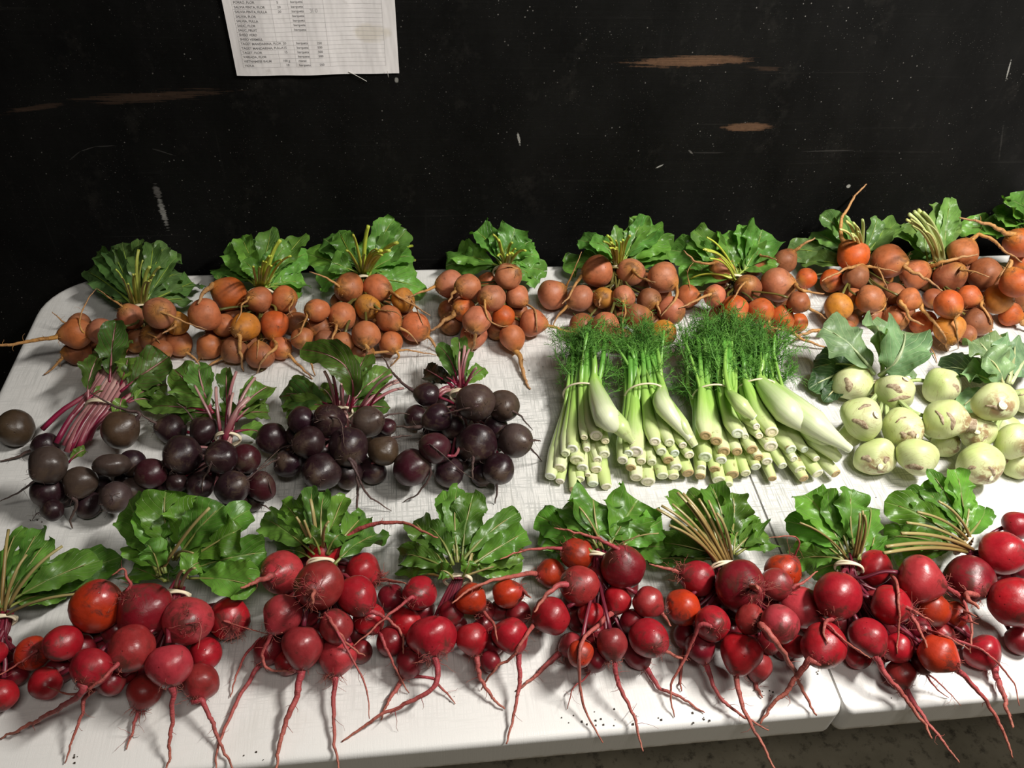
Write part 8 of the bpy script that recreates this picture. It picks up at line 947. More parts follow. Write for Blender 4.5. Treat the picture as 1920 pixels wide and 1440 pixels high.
{"k":"r","label":"red beet bunch with a fan of long bare tan stalks and the biggest dirt-tipped beet","o":[8325,-6425,0],"lt":"rl","band":[-91,498,482,-1306,9914,0,124],"beets":[[[-376,412,445],177,1.02,[-0.945,0.22,0.241],"r0",2,0,[[241,-512,444,480,-551,453,490,-624,470,519,-691,482,544,-751,492,567,-821,500,586,-883,505,600]]],[[-56,149,664],253,0.94,[0.221,-0.682,0.697],"rc",2,0,[[362,-11,8,808,2,-31,848,-77,-26,945,-84,-70,1002,-92,-114,1058,-93,-149,1100]]],[[543,440,430],180,1.01,[0.606,0.404,0.685],"ro",1,0,[[109,632,499,530,657,516,558,664,533,627,675,544,694,662,557,760,611,566,824,543,554,866,472,532,903,393,507,939,312,481,975,241,463,1000]]],[[349,220,541],164,0.95,[0.733,-0.552,0.398],"rd",1,0,[[211,447,146,594,475,126,609,498,140,640,559,142,653,621,161,672,680,196,689,746,239,700]]],[[588,30,397],202,1.1,[0.724,-0.69,-0.017],"rp",1,0,[]],[[104,-365,832],175,1.0,[-0.02,-0.843,0.538],"rp",1,0,[]],[[-72,-210,665],140,1.01,[0.248,-0.754,0.609],"rd",2,0,[[325,-43,-296,734,-35,-320,754,-94,-404,894,-66,-463,905,-29,-514,888,12,-549,842,92,-546,710,170,-547,576,234,-561,471,294,-578,366,335,-611,294,374,-647,224,406,-693,174,435,-739,130,462,-790,91,489,-843,54,514,-895,20]]],[[-413,-171,569],171,1.03,[-0.222,-0.611,0.76],"r0",1,0,[[202,-443,-256,675,-452,-280,705,-548,-234,696,-594,-240,642,-613,-266,578,-631,-303,507,-656,-335,447,-685,-369,390,-717,-406,336,-750,-444,287,-787,-480,243,-822,-522,201,-844,-570,159,-849,-619,124,-847,-674,87,-843,-731,53,-841,-788,20]]],[[-592,125,396],178,0.97,[-0.694,-0.68,-0.235],"ro",1,0,[]],[[-176,-411,430],195,0.98,[-0.313,-0.76,-0.569],"r0",1,0,[[250,-226,-532,340,-240,-566,314,-249,-607,301,-251,-664,275,-249,-721,247,-240,-776,222,-230,-825,202,-216,-876,182,-196,-933,156,-174,-993,130,-158,-1041,115,-140,-1092,99,-120,-1146,82,-99,-1202,64,-79,-1258,48,-60,-1314,33,-42,-1369,20]]],[[-506,-267,316],143,1.0,[0.248,-0.754,-0.608],"rc",1,0,[[230,-477,-355,245,-469,-379,225,-451,-456,189,-441,-511,175,-432,-564,162,-419,-615,149,-402,-661,137,-376,-705,126,-343,-744,111,-306,-778,96,-264,-811,82,-220,-843,69,-177,-870,58,-131,-898,48,-82,-924,38,-34,-951,29,13,-978,20]]],[[75,-412,132],134,1.03,[-0.269,-0.709,-0.652],"rd",1,0,[[232,46,-489,61,37,-511,41,27,-576,23,35,-612,29,47,-643,24,60,-674,20]]],[[435,-323,306],113,1.03,[0.532,-0.845,-0.059],"r0",1,0,[]],[[-570,-64,194],126,0.97,[-0.195,-0.692,-0.695],"rc",1,0,[[157,-590,-135,123,-595,-155,103,-690,-432,10,-708,-488,54,-706,-516,37,-705,-544,20]]],[[-158,249,325],150,0.96,[-0.209,-0.97,-0.124],"rc",1,0,[]],[[193,-245,264],124,0.94,[0.375,-0.923,-0.088],"rc",1,0,[]],[[-291,351,123],125,0.96,[-0.595,-0.798,-0.095],"rc",0,0,[]],[[358,259,189],124,0.92,[0.612,-0.79,-0.04],"rc",0,0,[]],[[575,282,124],125,0.98,[0.706,-0.708,-0.011],"rc",0,0,[]],[[-23,193,122],123,0.93,[0.025,-0.992,-0.121],"rc",0,0,[]],[[-424,92,120],122,1.04,[-0.506,-0.856,-0.106],"rc",0,0,[]],[[-94,-17,149],121,1.02,[-0.005,-0.993,-0.122],"rc",0,0,[]],[[137,-84,120],121,0.98,[0.275,-0.956,-0.101],"rc",0,0,[]],[[393,-233,118],120,1.03,[0.458,-0.886,-0.074],"rc",0,0,[]]],"leaves":[[233,9474,0,"rl",-129,573,500,-386,704,406,-786,834,200],[288,9171,0,"rl",-114,570,550,-423,765,548,-593,960,300],[334,2630,0,"rl",61,589,550,382,758,578,559,927,400],[258,6798,0,"rl",-132,604,550,-246,1003,646,-432,1402,500],[277,5810,0,"rl",44,623,550,229,769,627,481,915,500],[246,6589,0,"rl",-95,633,550,-139,1025,777,-266,1417,650],[300,6381,0,"rl",57,721,550,225,918,756,254,1116,700],[300,9636,0,"rl",-2,659,550,-39,997,890,-83,1335,850],[345,9415,0,"rl",56,754,550,135,981,780,153,1208,800],[221,1326,0,"rl",-97,654,377,-206,764,395,-457,873,177],[216,7974,0,"rl",-139,580,538,-82,761,516,74,942,338],[162,2295,0,"rl",38,591,550,81,782,659,225,973,534],[220,3428,0,"rl",-95,656,470,-341,902,501,-450,1149,270],[152,8818,0,"rl",47,623,550,252,763,563,413,902,423],[214,305,0,"rl",-63,631,550,-7,1060,533,-31,1490,386],[233,2236,0,"rl",72,720,550,-81,857,533,-112,995,399],[205,7564,0,"rl",-31,661,550,138,900,566,181,1138,521],[177,2817,0,"rl",87,752,550,108,955,699,73,1158,677],[143,7146,0,"rl",-49,646,385,-208,782,317,-451,918,185]],"stalks":[[26,1,-225,377,407,-116,336,392,-64,302,407,-53,311,438,-111,384,456,-144,583,470],[26,1,-107,304,505,-122,358,435,-113,353,421,-95,350,440,-128,372,500,-145,557,515],[26,1,445,375,319,335,316,270,203,281,302,71,297,375,-59,361,477,-124,565,510],[26,1,241,302,482,141,342,444,58,337,439,-10,340,453,-70,448,509,-111,637,518],[26,1,457,156,401,334,225,411,198,257,431,67,298,454,-87,355,472,-150,556,480],[26,1,107,-232,747,92,-108,668,52,22,596,-3,173,536,-27,357,529,-72,595,515],[26,1,-103,-115,588,-121,-11,519,-113,89,485,-96,208,475,-136,373,452,-152,600,456],[26,1,-378,-77,452,-323,9,382,-241,98,380,-159,211,416,-108,344,464,-107,571,485],[26,1,-481,234,434,-369,294,462,-256,307,476,-161,325,482,-153,425,434,-153,618,433],[26,1,-121,-277,530,-83,-156,580,-64,-16,575,-62,151,540,-86,346,469,-115,590,450],[26,1,-538,-170,394,-511,-61,462,-395,53,491,-249,189,495,-113,330,462,-85,563,457],[26,1,107,-326,211,117,-205,302,79,-53,377,15,130,434,-63,369,486,-114,619,498],[26,1,381,-236,313,285,-111,336,170,20,379,54,172,427,-27,397,417,-87,635,433],[26,1,-548,15,273,-477,99,362,-353,166,422,-221,249,458,-159,342,503,-140,557,508],[26,1,-130,380,342,-101,453,368,-81,433,404,-72,398,441,-39,442,463,-64,612,474],[26,1,151,-142,274,94,-19,304,38,89,356,-16,211,415,-93,413,471,-133,639,491],[26,1,-224,441,134,-148,491,179,-100,453,267,-78,407,366,-63,467,443,-88,635,477],[26,1,290,347,194,196,406,228,102,392,300,16,373,383,-100,382,421,-149,560,450],[26,1,495,362,125,371,412,163,225,393,252,82,373,357,-11,450,465,-78,629,502],[26,1,-26,304,136,-31,387,183,-39,386,270,-53,372,369,-62,397,485,-92,575,519],[26,1,-368,186,132,-287,269,179,-204,295,267,-135,321,366,-80,427,428,-87,620,462],[26,1,-94,92,163,-89,197,208,-80,248,288,-74,298,378,-33,389,500,-57,589,530],[26,1,107,21,131,64,129,177,20,198,265,-24,270,365,-87,391,430,-125,599,464],[26,1,343,-137,126,258,-18,171,153,89,260,46,210,362,-86,342,430,-144,569,465],[23,0,-149,516,510,-263,595,653,-382,674,771,-506,752,863,-634,831,929,-768,910,970],[20,0,-117,527,510,-226,611,653,-339,694,771,-458,778,863,-581,862,929,-710,946,970],[23,0,-95,525,510,-177,641,653,-258,756,771,-340,872,863,-422,987,929,-503,1102,970],[23,0,-70,536,510,-139,646,653,-211,756,771,-288,865,863,-368,975,929,-452,1085,970],[23,0,-48,534,510,-135,623,653,-217,713,771,-292,802,863,-361,891,929,-424,980,970],[20,0,-26,533,510,-91,627,653,-152,722,771,-208,816,863,-259,911,929,-305,1006,970],[20,0,-5,544,510,-59,631,653,-107,718,771,-148,805,863,-183,892,929,-212,978,970],[23,0,15,555,510,-20,607,653,-56,659,771,-93,710,863,-131,762,929,-171,814,970],[20,0,-84,524,510,-193,611,653,-299,698,771,-401,785,863,-500,871,929,-596,958,970],[20,0,-125,502,510,-235,542,653,-346,581,771,-459,621,863,-573,661,929,-689,700,970]]},
{"k":"r","label":"red beet bunch over the table seam, tips of its tops cut square","o":[9864,-6593,0],"lt":"rl2","band":[-323,553,475,3152,9490,0,136],"beets":[[[-716,100,739],229,0.96,[-0.462,-0.856,-0.233],"r0",1,0,[[229,-802,-60,695,-827,-105,683,-936,-144,743,-997,-217,775,-1020,-278,781,-1023,-336,774,-1020,-388,756]]],[[-37,567,430],186,0.9,[0.861,-0.496,0.11],"r0",1,0,[[192,80,499,445,113,480,449,16,350,593,-53,233,703,-131,106,803,-154,50,812,-172,-3,805,-186,-52,785,-193,-96,753,-193,-134,707,-194,-170,663,-197,-205,624,-203,-242,587,-213,-282,554,-224,-323,523,-237,-365,494,-241,-400,454]]],[[238,259,663],227,0.98,[0.886,-0.464,0.008],"rp",1,0,[[237,402,174,664,448,150,665,475,156,632,540,148,592,594,131,559,640,110,524,668,77,497,690,41,468,702,-2,442,709,-43,414,707,-88,389,702,-135,363,687,-184,346,671,-231,333,646,-284,322,629,-324,299,620,-360,266]]],[[-155,44,595],197,0.92,[0.773,-0.609,0.176],"r0",2,0,[[259,-31,-54,624,4,-81,631,-31,-102,641,-16,-148,633,-11,-208,633,-17,-264,638,-31,-330,652,-47,-398,667,-58,-460,676],[181,-102,-68,736,-32,-82,694,43,-95,642,111,-104,595,184,-117,547,258,-131,500]]],[[-429,-187,436],179,1.02,[0.182,-0.983,-0.019],"r0",1,0,[[333,-402,-330,433,-395,-370,432,-423,-379,423,-397,-425,383,-369,-470,344,-338,-514,307,-302,-556,273,-265,-598,242,-226,-641,212,-191,-685,183,-157,-730,155,-124,-777,129,-94,-824,105,-71,-871,85,-49,-923,60,-34,-973,40,-20,-1023,20]]],[[-961,-299,558],214,1.01,[-0.586,-0.796,0.151],"r0",1,0,[[324,-1063,-438,584,-1092,-477,591,-1167,-446,578,-1190,-463,525,-1213,-480,473,-1238,-497,423,-1263,-515,374,-1291,-534,329,-1322,-553,284,-1354,-573,243,-1387,-594,205,-1419,-617,170,-1452,-641,137,-1486,-669,104,-1519,-697,75,-1551,-726,47,-1585,-756,20]]],[[391,71,400],165,1.0,[0.736,-0.677,-0.001],"ro",1,0,[]],[[-149,-290,379],153,0.93,[0.366,-0.888,-0.279],"r0",1,0,[]],[[88,-475,563],174,1.02,[0.601,-0.797,0.057],"ro",1,0,[[273,173,-588,571,197,-620,573,201,-622,549,259,-656,501,316,-690,455,369,-725,410,420,-764,365,466,-804,323,508,-846,282,543,-892,242,572,-940,204,595,-991,167,615,-1044,133,631,-1097,102,643,-1151,73,653,-1206,46,662,-1260,20]]],[[-113,-455,172],139,0.92,[0.265,-0.748,-0.608],"rd",1,0,[[231,-83,-540,104,-74,-563,84,-56,-643,53,-47,-689,53,-39,-736,53,-31,-782,53,-21,-829,53,-10,-877,53,5,-922,48,20,-962,45,35,-1003,41,52,-1044,37,69,-1086,33,87,-1128,29,104,-1170,26,120,-1211,23,136,-1252,20]]],[[-432,-222,129],131,0.92,[-0.014,-0.992,-0.122],"r0",1,0,[]],[[643,42,314],128,0.94,[0.33,-0.459,0.825],"ro",1,0,[[214,677,-6,401,687,-19,425,625,-32,487,626,-72,529,627,-112,571,638,-145,600],[150,614,-47,393,606,-103,460,603,-151,518,605,-194,567,619,-229,600]]],[[799,-316,199],185,0.8,[0.45,-0.852,-0.267],"r0",1,0,[[342,853,-419,167,869,-448,158,859,-500,136,860,-542,126,860,-584,117,860,-630,104,859,-678,89,855,-719,80,850,-762,70,845,-807,59,839,-853,48,833,-900,37,826,-946,28,819,-991,20]]],[[-766,187,128],130,1.04,[0.455,-0.051,0.889],"r0",1,0,[[162,-718,181,222,-704,180,248,-841,21,499,-949,-153,739,-947,-214,773,-933,-261,784,-911,-301,783,-882,-333,771,-845,-357,746,-785,-363,688,-728,-372,638,-670,-380,589,-621,-396,556,-572,-412,523,-529,-434,500]]],[[177,-98,334],126,0.95,[0.23,-0.65,0.725],"rc",1,0,[[184,200,-164,408,207,-183,429,132,-219,538,116,-287,624,99,-354,711,129,-387,727,170,-412,721,264,-400,637,358,-390,552,447,-385,476,536,-381,400]]],[[492,-91,173],128,0.94,[0.264,-0.808,0.527],"r0",1,0,[[160,520,-175,228,528,-199,244,511,-202,281,556,-239,298,601,-276,316,641,-317,336,676,-360,353,711,-404,357,753,-448,343,808,-486,303,873,-519,243,932,-552,183,972,-590,142,1008,-632,99,1016,-689,67,1009,-742,39,999,-799,20]]],[[75,-416,309],112,1.02,[0.117,-0.775,-0.621],"rc",1,0,[[128,86,-486,252,89,-506,236,128,-539,187,174,-574,138,224,-605,93,282,-632,55,341,-657,20],[89,88,-499,243,177,-545,202,216,-573,173,253,-601,144,289,-629,118,325,-659,91,359,-689,66,392,-719,43,424,-749,20]]],[[-142,220,345],139,0.97,[0.412,-0.908,-0.082],"rc",1,0,[]],[[251,599,127],129,0.96,[0.778,-0.628,0.017],"rc",0,0,[]],[[-36,549,126],128,0.95,[0.397,-0.914,-0.084],"rc",0,0,[]],[[378,305,125],126,0.94,[0.697,-0.717,-0.015],"rc",0,0,[]],[[-215,283,123],125,0.98,[0.056,-0.991,-0.119],"rc",0,0,[]],[[-455,168,122],123,1.03,[-0.273,-0.954,-0.123],"rc",0,0,[]],[[222,113,122],124,1.04,[0.562,-0.825,-0.053],"rc",0,0,[]],[[3,60,129],123,1.03,[0.391,-0.916,-0.085],"rc",0,0,[]],[[714,-60,121],123,0.99,[0.702,-0.712,-0.013],"rc",0,0,[]],[[224,-149,120],121,0.99,[0.512,-0.856,-0.064],"rc",0,0,[]],[[-166,-181,119],120,0.95,[0.234,-0.967,-0.105],"rc",0,0,[]],[[76,-326,118],119,1.02,[0.41,-0.908,-0.082],"rc",0,0,[]]],"leaves":[[266,9527,0,"rl2",-387,579,500,-412,638,502,-615,698,200],[281,4388,0,"rl2",-191,564,500,76,730,425,342,896,200],[300,1378,0,"rl2",-391,610,550,-620,720,551,-793,831,250],[315,112,0,"rl2",-378,641,550,-478,948,667,-756,1255,400],[249,5228,0,"rl2",-235,598,550,100,994,672,254,1390,500],[471,5109,1,"rl2",-337,671,550,-444,1027,740,-556,1383,700],[392,8907,1,"rl2",-284,699,550,-343,1015,716,-280,1331,750],[390,5835,0,"rl2",-226,728,550,-252,998,795,-119,1268,850],[218,4812,0,"rl2",-307,642,398,-231,711,383,-197,780,198],[164,1881,0,"rl2",-121,604,432,126,910,369,342,1216,232],[243,5471,0,"rl2",-385,609,550,-503,770,602,-483,930,404],[200,3963,0,"rl2",-352,691,474,-487,839,441,-697,987,274],[214,5357,0,"rl2",-210,596,550,-41,1011,539,39,1426,410],[216,4822,0,"rl2",-284,727,462,-393,887,386,-386,1048,262],[234,2136,0,"rl2",-274,699,550,-361,957,643,-403,1215,474],[224,6740,0,"rl2",-249,730,550,-182,1067,567,-32,1404,526],[147,4340,0,"rl2",-309,694,320,-280,756,292,-217,818,120],[220,8896,0,"rl2",-162,565,495,116,855,420,295,1146,295]],"stalks":[[26,1,-620,277,787,-555,356,777,-496,377,702,-435,394,602,-340,483,522,-262,665,484],[26,1,-181,650,412,-289,656,408,-354,580,422,-376,500,445,-343,448,510,-279,600,519],[26,1,57,354,661,-78,388,641,-202,385,595,-294,393,540,-379,467,519,-339,650,499],[26,1,-292,152,564,-380,221,538,-416,269,514,-409,333,494,-326,393,438,-252,594,433],[26,1,-458,-28,439,-472,96,445,-460,193,454,-425,296,464,-374,392,455,-298,602,458],[26,1,-848,-145,529,-747,-27,509,-630,97,494,-506,241,483,-425,464,454,-327,691,452],[26,1,282,172,401,138,245,408,-41,289,427,-204,344,449,-326,499,433,-313,696,441],[26,1,-200,-167,417,-258,-38,450,-313,93,468,-347,240,475,-369,424,435,-316,651,434],[26,1,-6,-350,554,-107,-211,540,-212,-36,520,-296,169,499,-343,357,469,-303,606,463],[26,1,-146,-362,248,-200,-226,330,-267,-48,394,-321,162,439,-329,404,486,-283,655,495],[26,1,-431,-105,144,-429,28,190,-421,144,274,-401,270,367,-401,426,398,-333,644,430],[26,1,605,95,219,466,156,166,213,216,220,-61,302,326,-282,464,421,-313,674,467],[26,1,724,-174,244,561,-47,294,277,85,354,-28,236,413,-253,424,452,-293,653,470],[26,1,-819,192,40,-821,204,40,-723,235,87,-571,307,252,-412,459,363,-292,669,431],[26,1,151,-24,252,69,67,205,-71,160,252,-214,274,344,-322,418,432,-308,636,473],[26,1,462,3,112,345,106,99,127,194,183,-107,294,309,-251,478,390,-269,689,441],[26,1,63,-337,372,1,-201,442,-115,-30,475,-236,173,484,-271,410,433,-251,657,428],[26,1,-194,334,355,-257,413,375,-314,420,406,-348,418,439,-381,482,472,-327,657,482],[26,1,160,672,125,25,689,160,-124,608,247,-250,517,351,-356,516,401,-330,663,438],[26,1,-82,655,136,-156,701,180,-240,628,265,-308,532,362,-347,474,425,-305,616,458],[26,1,299,386,126,157,441,164,-25,433,251,-195,423,354,-262,506,393,-252,680,429],[26,1,-222,395,137,-248,476,183,-293,468,269,-332,446,365,-371,483,490,-322,649,523],[26,1,-425,274,136,-399,363,183,-389,386,268,-380,400,365,-369,459,428,-307,639,460],[26,1,159,205,128,45,289,169,-101,327,256,-235,367,357,-353,430,430,-332,620,465],[26,1,-40,162,138,-118,259,181,-212,309,266,-293,358,363,-311,461,453,-273,654,486],[26,1,636,19,123,458,112,161,193,194,248,-77,293,352,-316,409,425,-341,621,461],[26,1,168,-56,127,57,59,169,-90,161,256,-228,277,357,-290,479,493,-271,695,528],[26,1,-191,-76,130,-238,51,176,-293,160,263,-334,278,361,-308,386,401,-259,602,435],[26,1,32,-229,126,-54,-91,171,-167,55,258,-268,220,358,-319,362,439,-288,595,474],[21,0,-213,656,510,-211,706,653,-208,756,771,-205,806,863,-203,856,929,-200,906,970],[21,0,-191,654,510,-182,694,653,-180,734,771,-183,774,863,-192,813,929,-206,853,970],[18,0,-241,658,510,-247,702,653,-250,745,771,-250,789,863,-248,832,929,-242,876,970],[15,0,-311,631,510,-430,665,653,-548,700,771,-667,735,863,-785,769,929,-903,804,970]]},
{"k":"r","label":"red beet bunch last in the front row, glossy leaves pointing away from its banded stalks","o":[11260,-6197,0],"lt":"rl2","band":[-359,346,473,-5100,8602,0,140],"beets":[[[-64,157,567],232,1.0,[0.713,-0.493,0.498],"r0",1,0,[[249,71,64,661,109,38,688,32,59,730,52,48,755,165,101,677,278,155,600]]],[[-486,-37,430],246,1.02,[-0.25,-0.892,0.376],"rc",1,0,[[356,-536,-215,505,-551,-266,526,-714,-293,597,-745,-375,631,-766,-453,671,-775,-523,700]]],[[-235,-396,536],248,0.93,[0.217,-0.896,0.387],"r0",1,0,[]],[[416,579,430],157,1.0,[0.836,-0.196,0.512],"r0",1,0,[]],[[-102,-591,138],140,1.0,[0.364,-0.927,-0.089],"rc",1,0,[]],[[210,76,384],140,0.98,[0.759,-0.65,0.009],"rc",1,0,[]],[[7,77,206],147,0.94,[0.512,-0.856,-0.064],"rc",1,0,[]],[[254,134,139],140,1.03,[0.66,-0.751,-0.026],"rc",0,0,[]]],"leaves":[[251,9333,0,"rl2",-463,316,450,-797,353,425,-963,390,150],[329,6,0,"rl2",-534,264,550,-892,446,605,-1084,627,300],[229,3569,0,"rl2",-403,342,550,-63,554,604,104,766,500],[399,291,0,"rl2",-432,344,550,-736,612,710,-1058,880,600],[342,4128,0,"rl2",-386,375,550,-596,670,719,-792,966,700],[298,8422,0,"rl2",-351,407,550,-418,707,716,-582,1008,750],[172,2120,0,"rl2",-292,437,550,-429,770,785,-546,1103,850],[366,293,0,"rl2",-292,437,550,-321,738,799,-252,1040,900],[215,282,0,"rl2",-384,369,366,-553,444,297,-850,520,166],[225,9440,0,"rl2",-567,267,550,-590,461,630,-729,656,436],[188,877,0,"rl2",-416,343,550,-214,622,744,-153,901,728],[232,3802,0,"rl2",-399,342,550,-380,559,518,-442,776,395],[224,9967,0,"rl2",-359,373,550,-406,681,528,-467,989,457],[146,9553,0,"rl2",-346,406,550,-385,551,543,-530,695,403],[230,5095,0,"rl2",-321,439,550,-464,671,762,-671,904,726],[225,3212,0,"rl2",-293,437,550,-221,659,756,-277,881,691],[245,7711,0,"rl2",-454,335,422,-527,414,435,-746,493,222],[198,3038,0,"rl2",-516,279,527,-659,578,550,-724,876,327]],"stalks":[[26,1,-213,261,463,-280,289,416,-294,263,412,-293,240,433,-346,278,437,-438,432,450],[26,1,-431,161,347,-383,238,324,-331,242,350,-300,234,401,-345,297,440,-437,453,462],[26,1,-284,-195,449,-296,-81,415,-286,11,416,-282,108,437,-287,248,423,-383,440,435],[26,1,297,606,357,165,570,320,24,455,343,-122,340,395,-247,268,393,-388,394,417],[26,1,-148,-474,149,-188,-328,191,-213,-167,273,-245,12,365,-277,233,422,-384,453,454],[26,1,114,158,383,9,212,391,-86,213,413,-181,215,440,-260,238,428,-384,400,438],[26,1,-61,191,215,-124,261,247,-173,257,312,-225,241,386,-340,252,458,-452,405,483],[26,1,170,229,142,69,285,179,-39,270,261,-154,247,358,-273,257,433,-406,408,466],[24,0,-366,266,510,-607,220,663,-850,173,791,-1093,126,893,-1337,79,969,-1582,32,1020],[24,0,-400,236,510,-643,181,663,-889,126,791,-1136,71,893,-1385,16,969,-1636,-38,1020],[21,0,-331,298,510,-523,297,663,-710,296,791,-892,296,893,-1070,295,969,-1242,294,1020],[21,0,-302,329,510,-447,346,663,-597,363,791,-751,380,893,-908,398,969,-1070,415,1020],[21,0,-272,361,510,-375,395,663,-477,429,791,-579,462,893,-680,496,969,-781,530,1020],[24,0,-314,263,510,-529,245,663,-741,227,791,-950,209,893,-1155,191,969,-1356,173,1020]]}]
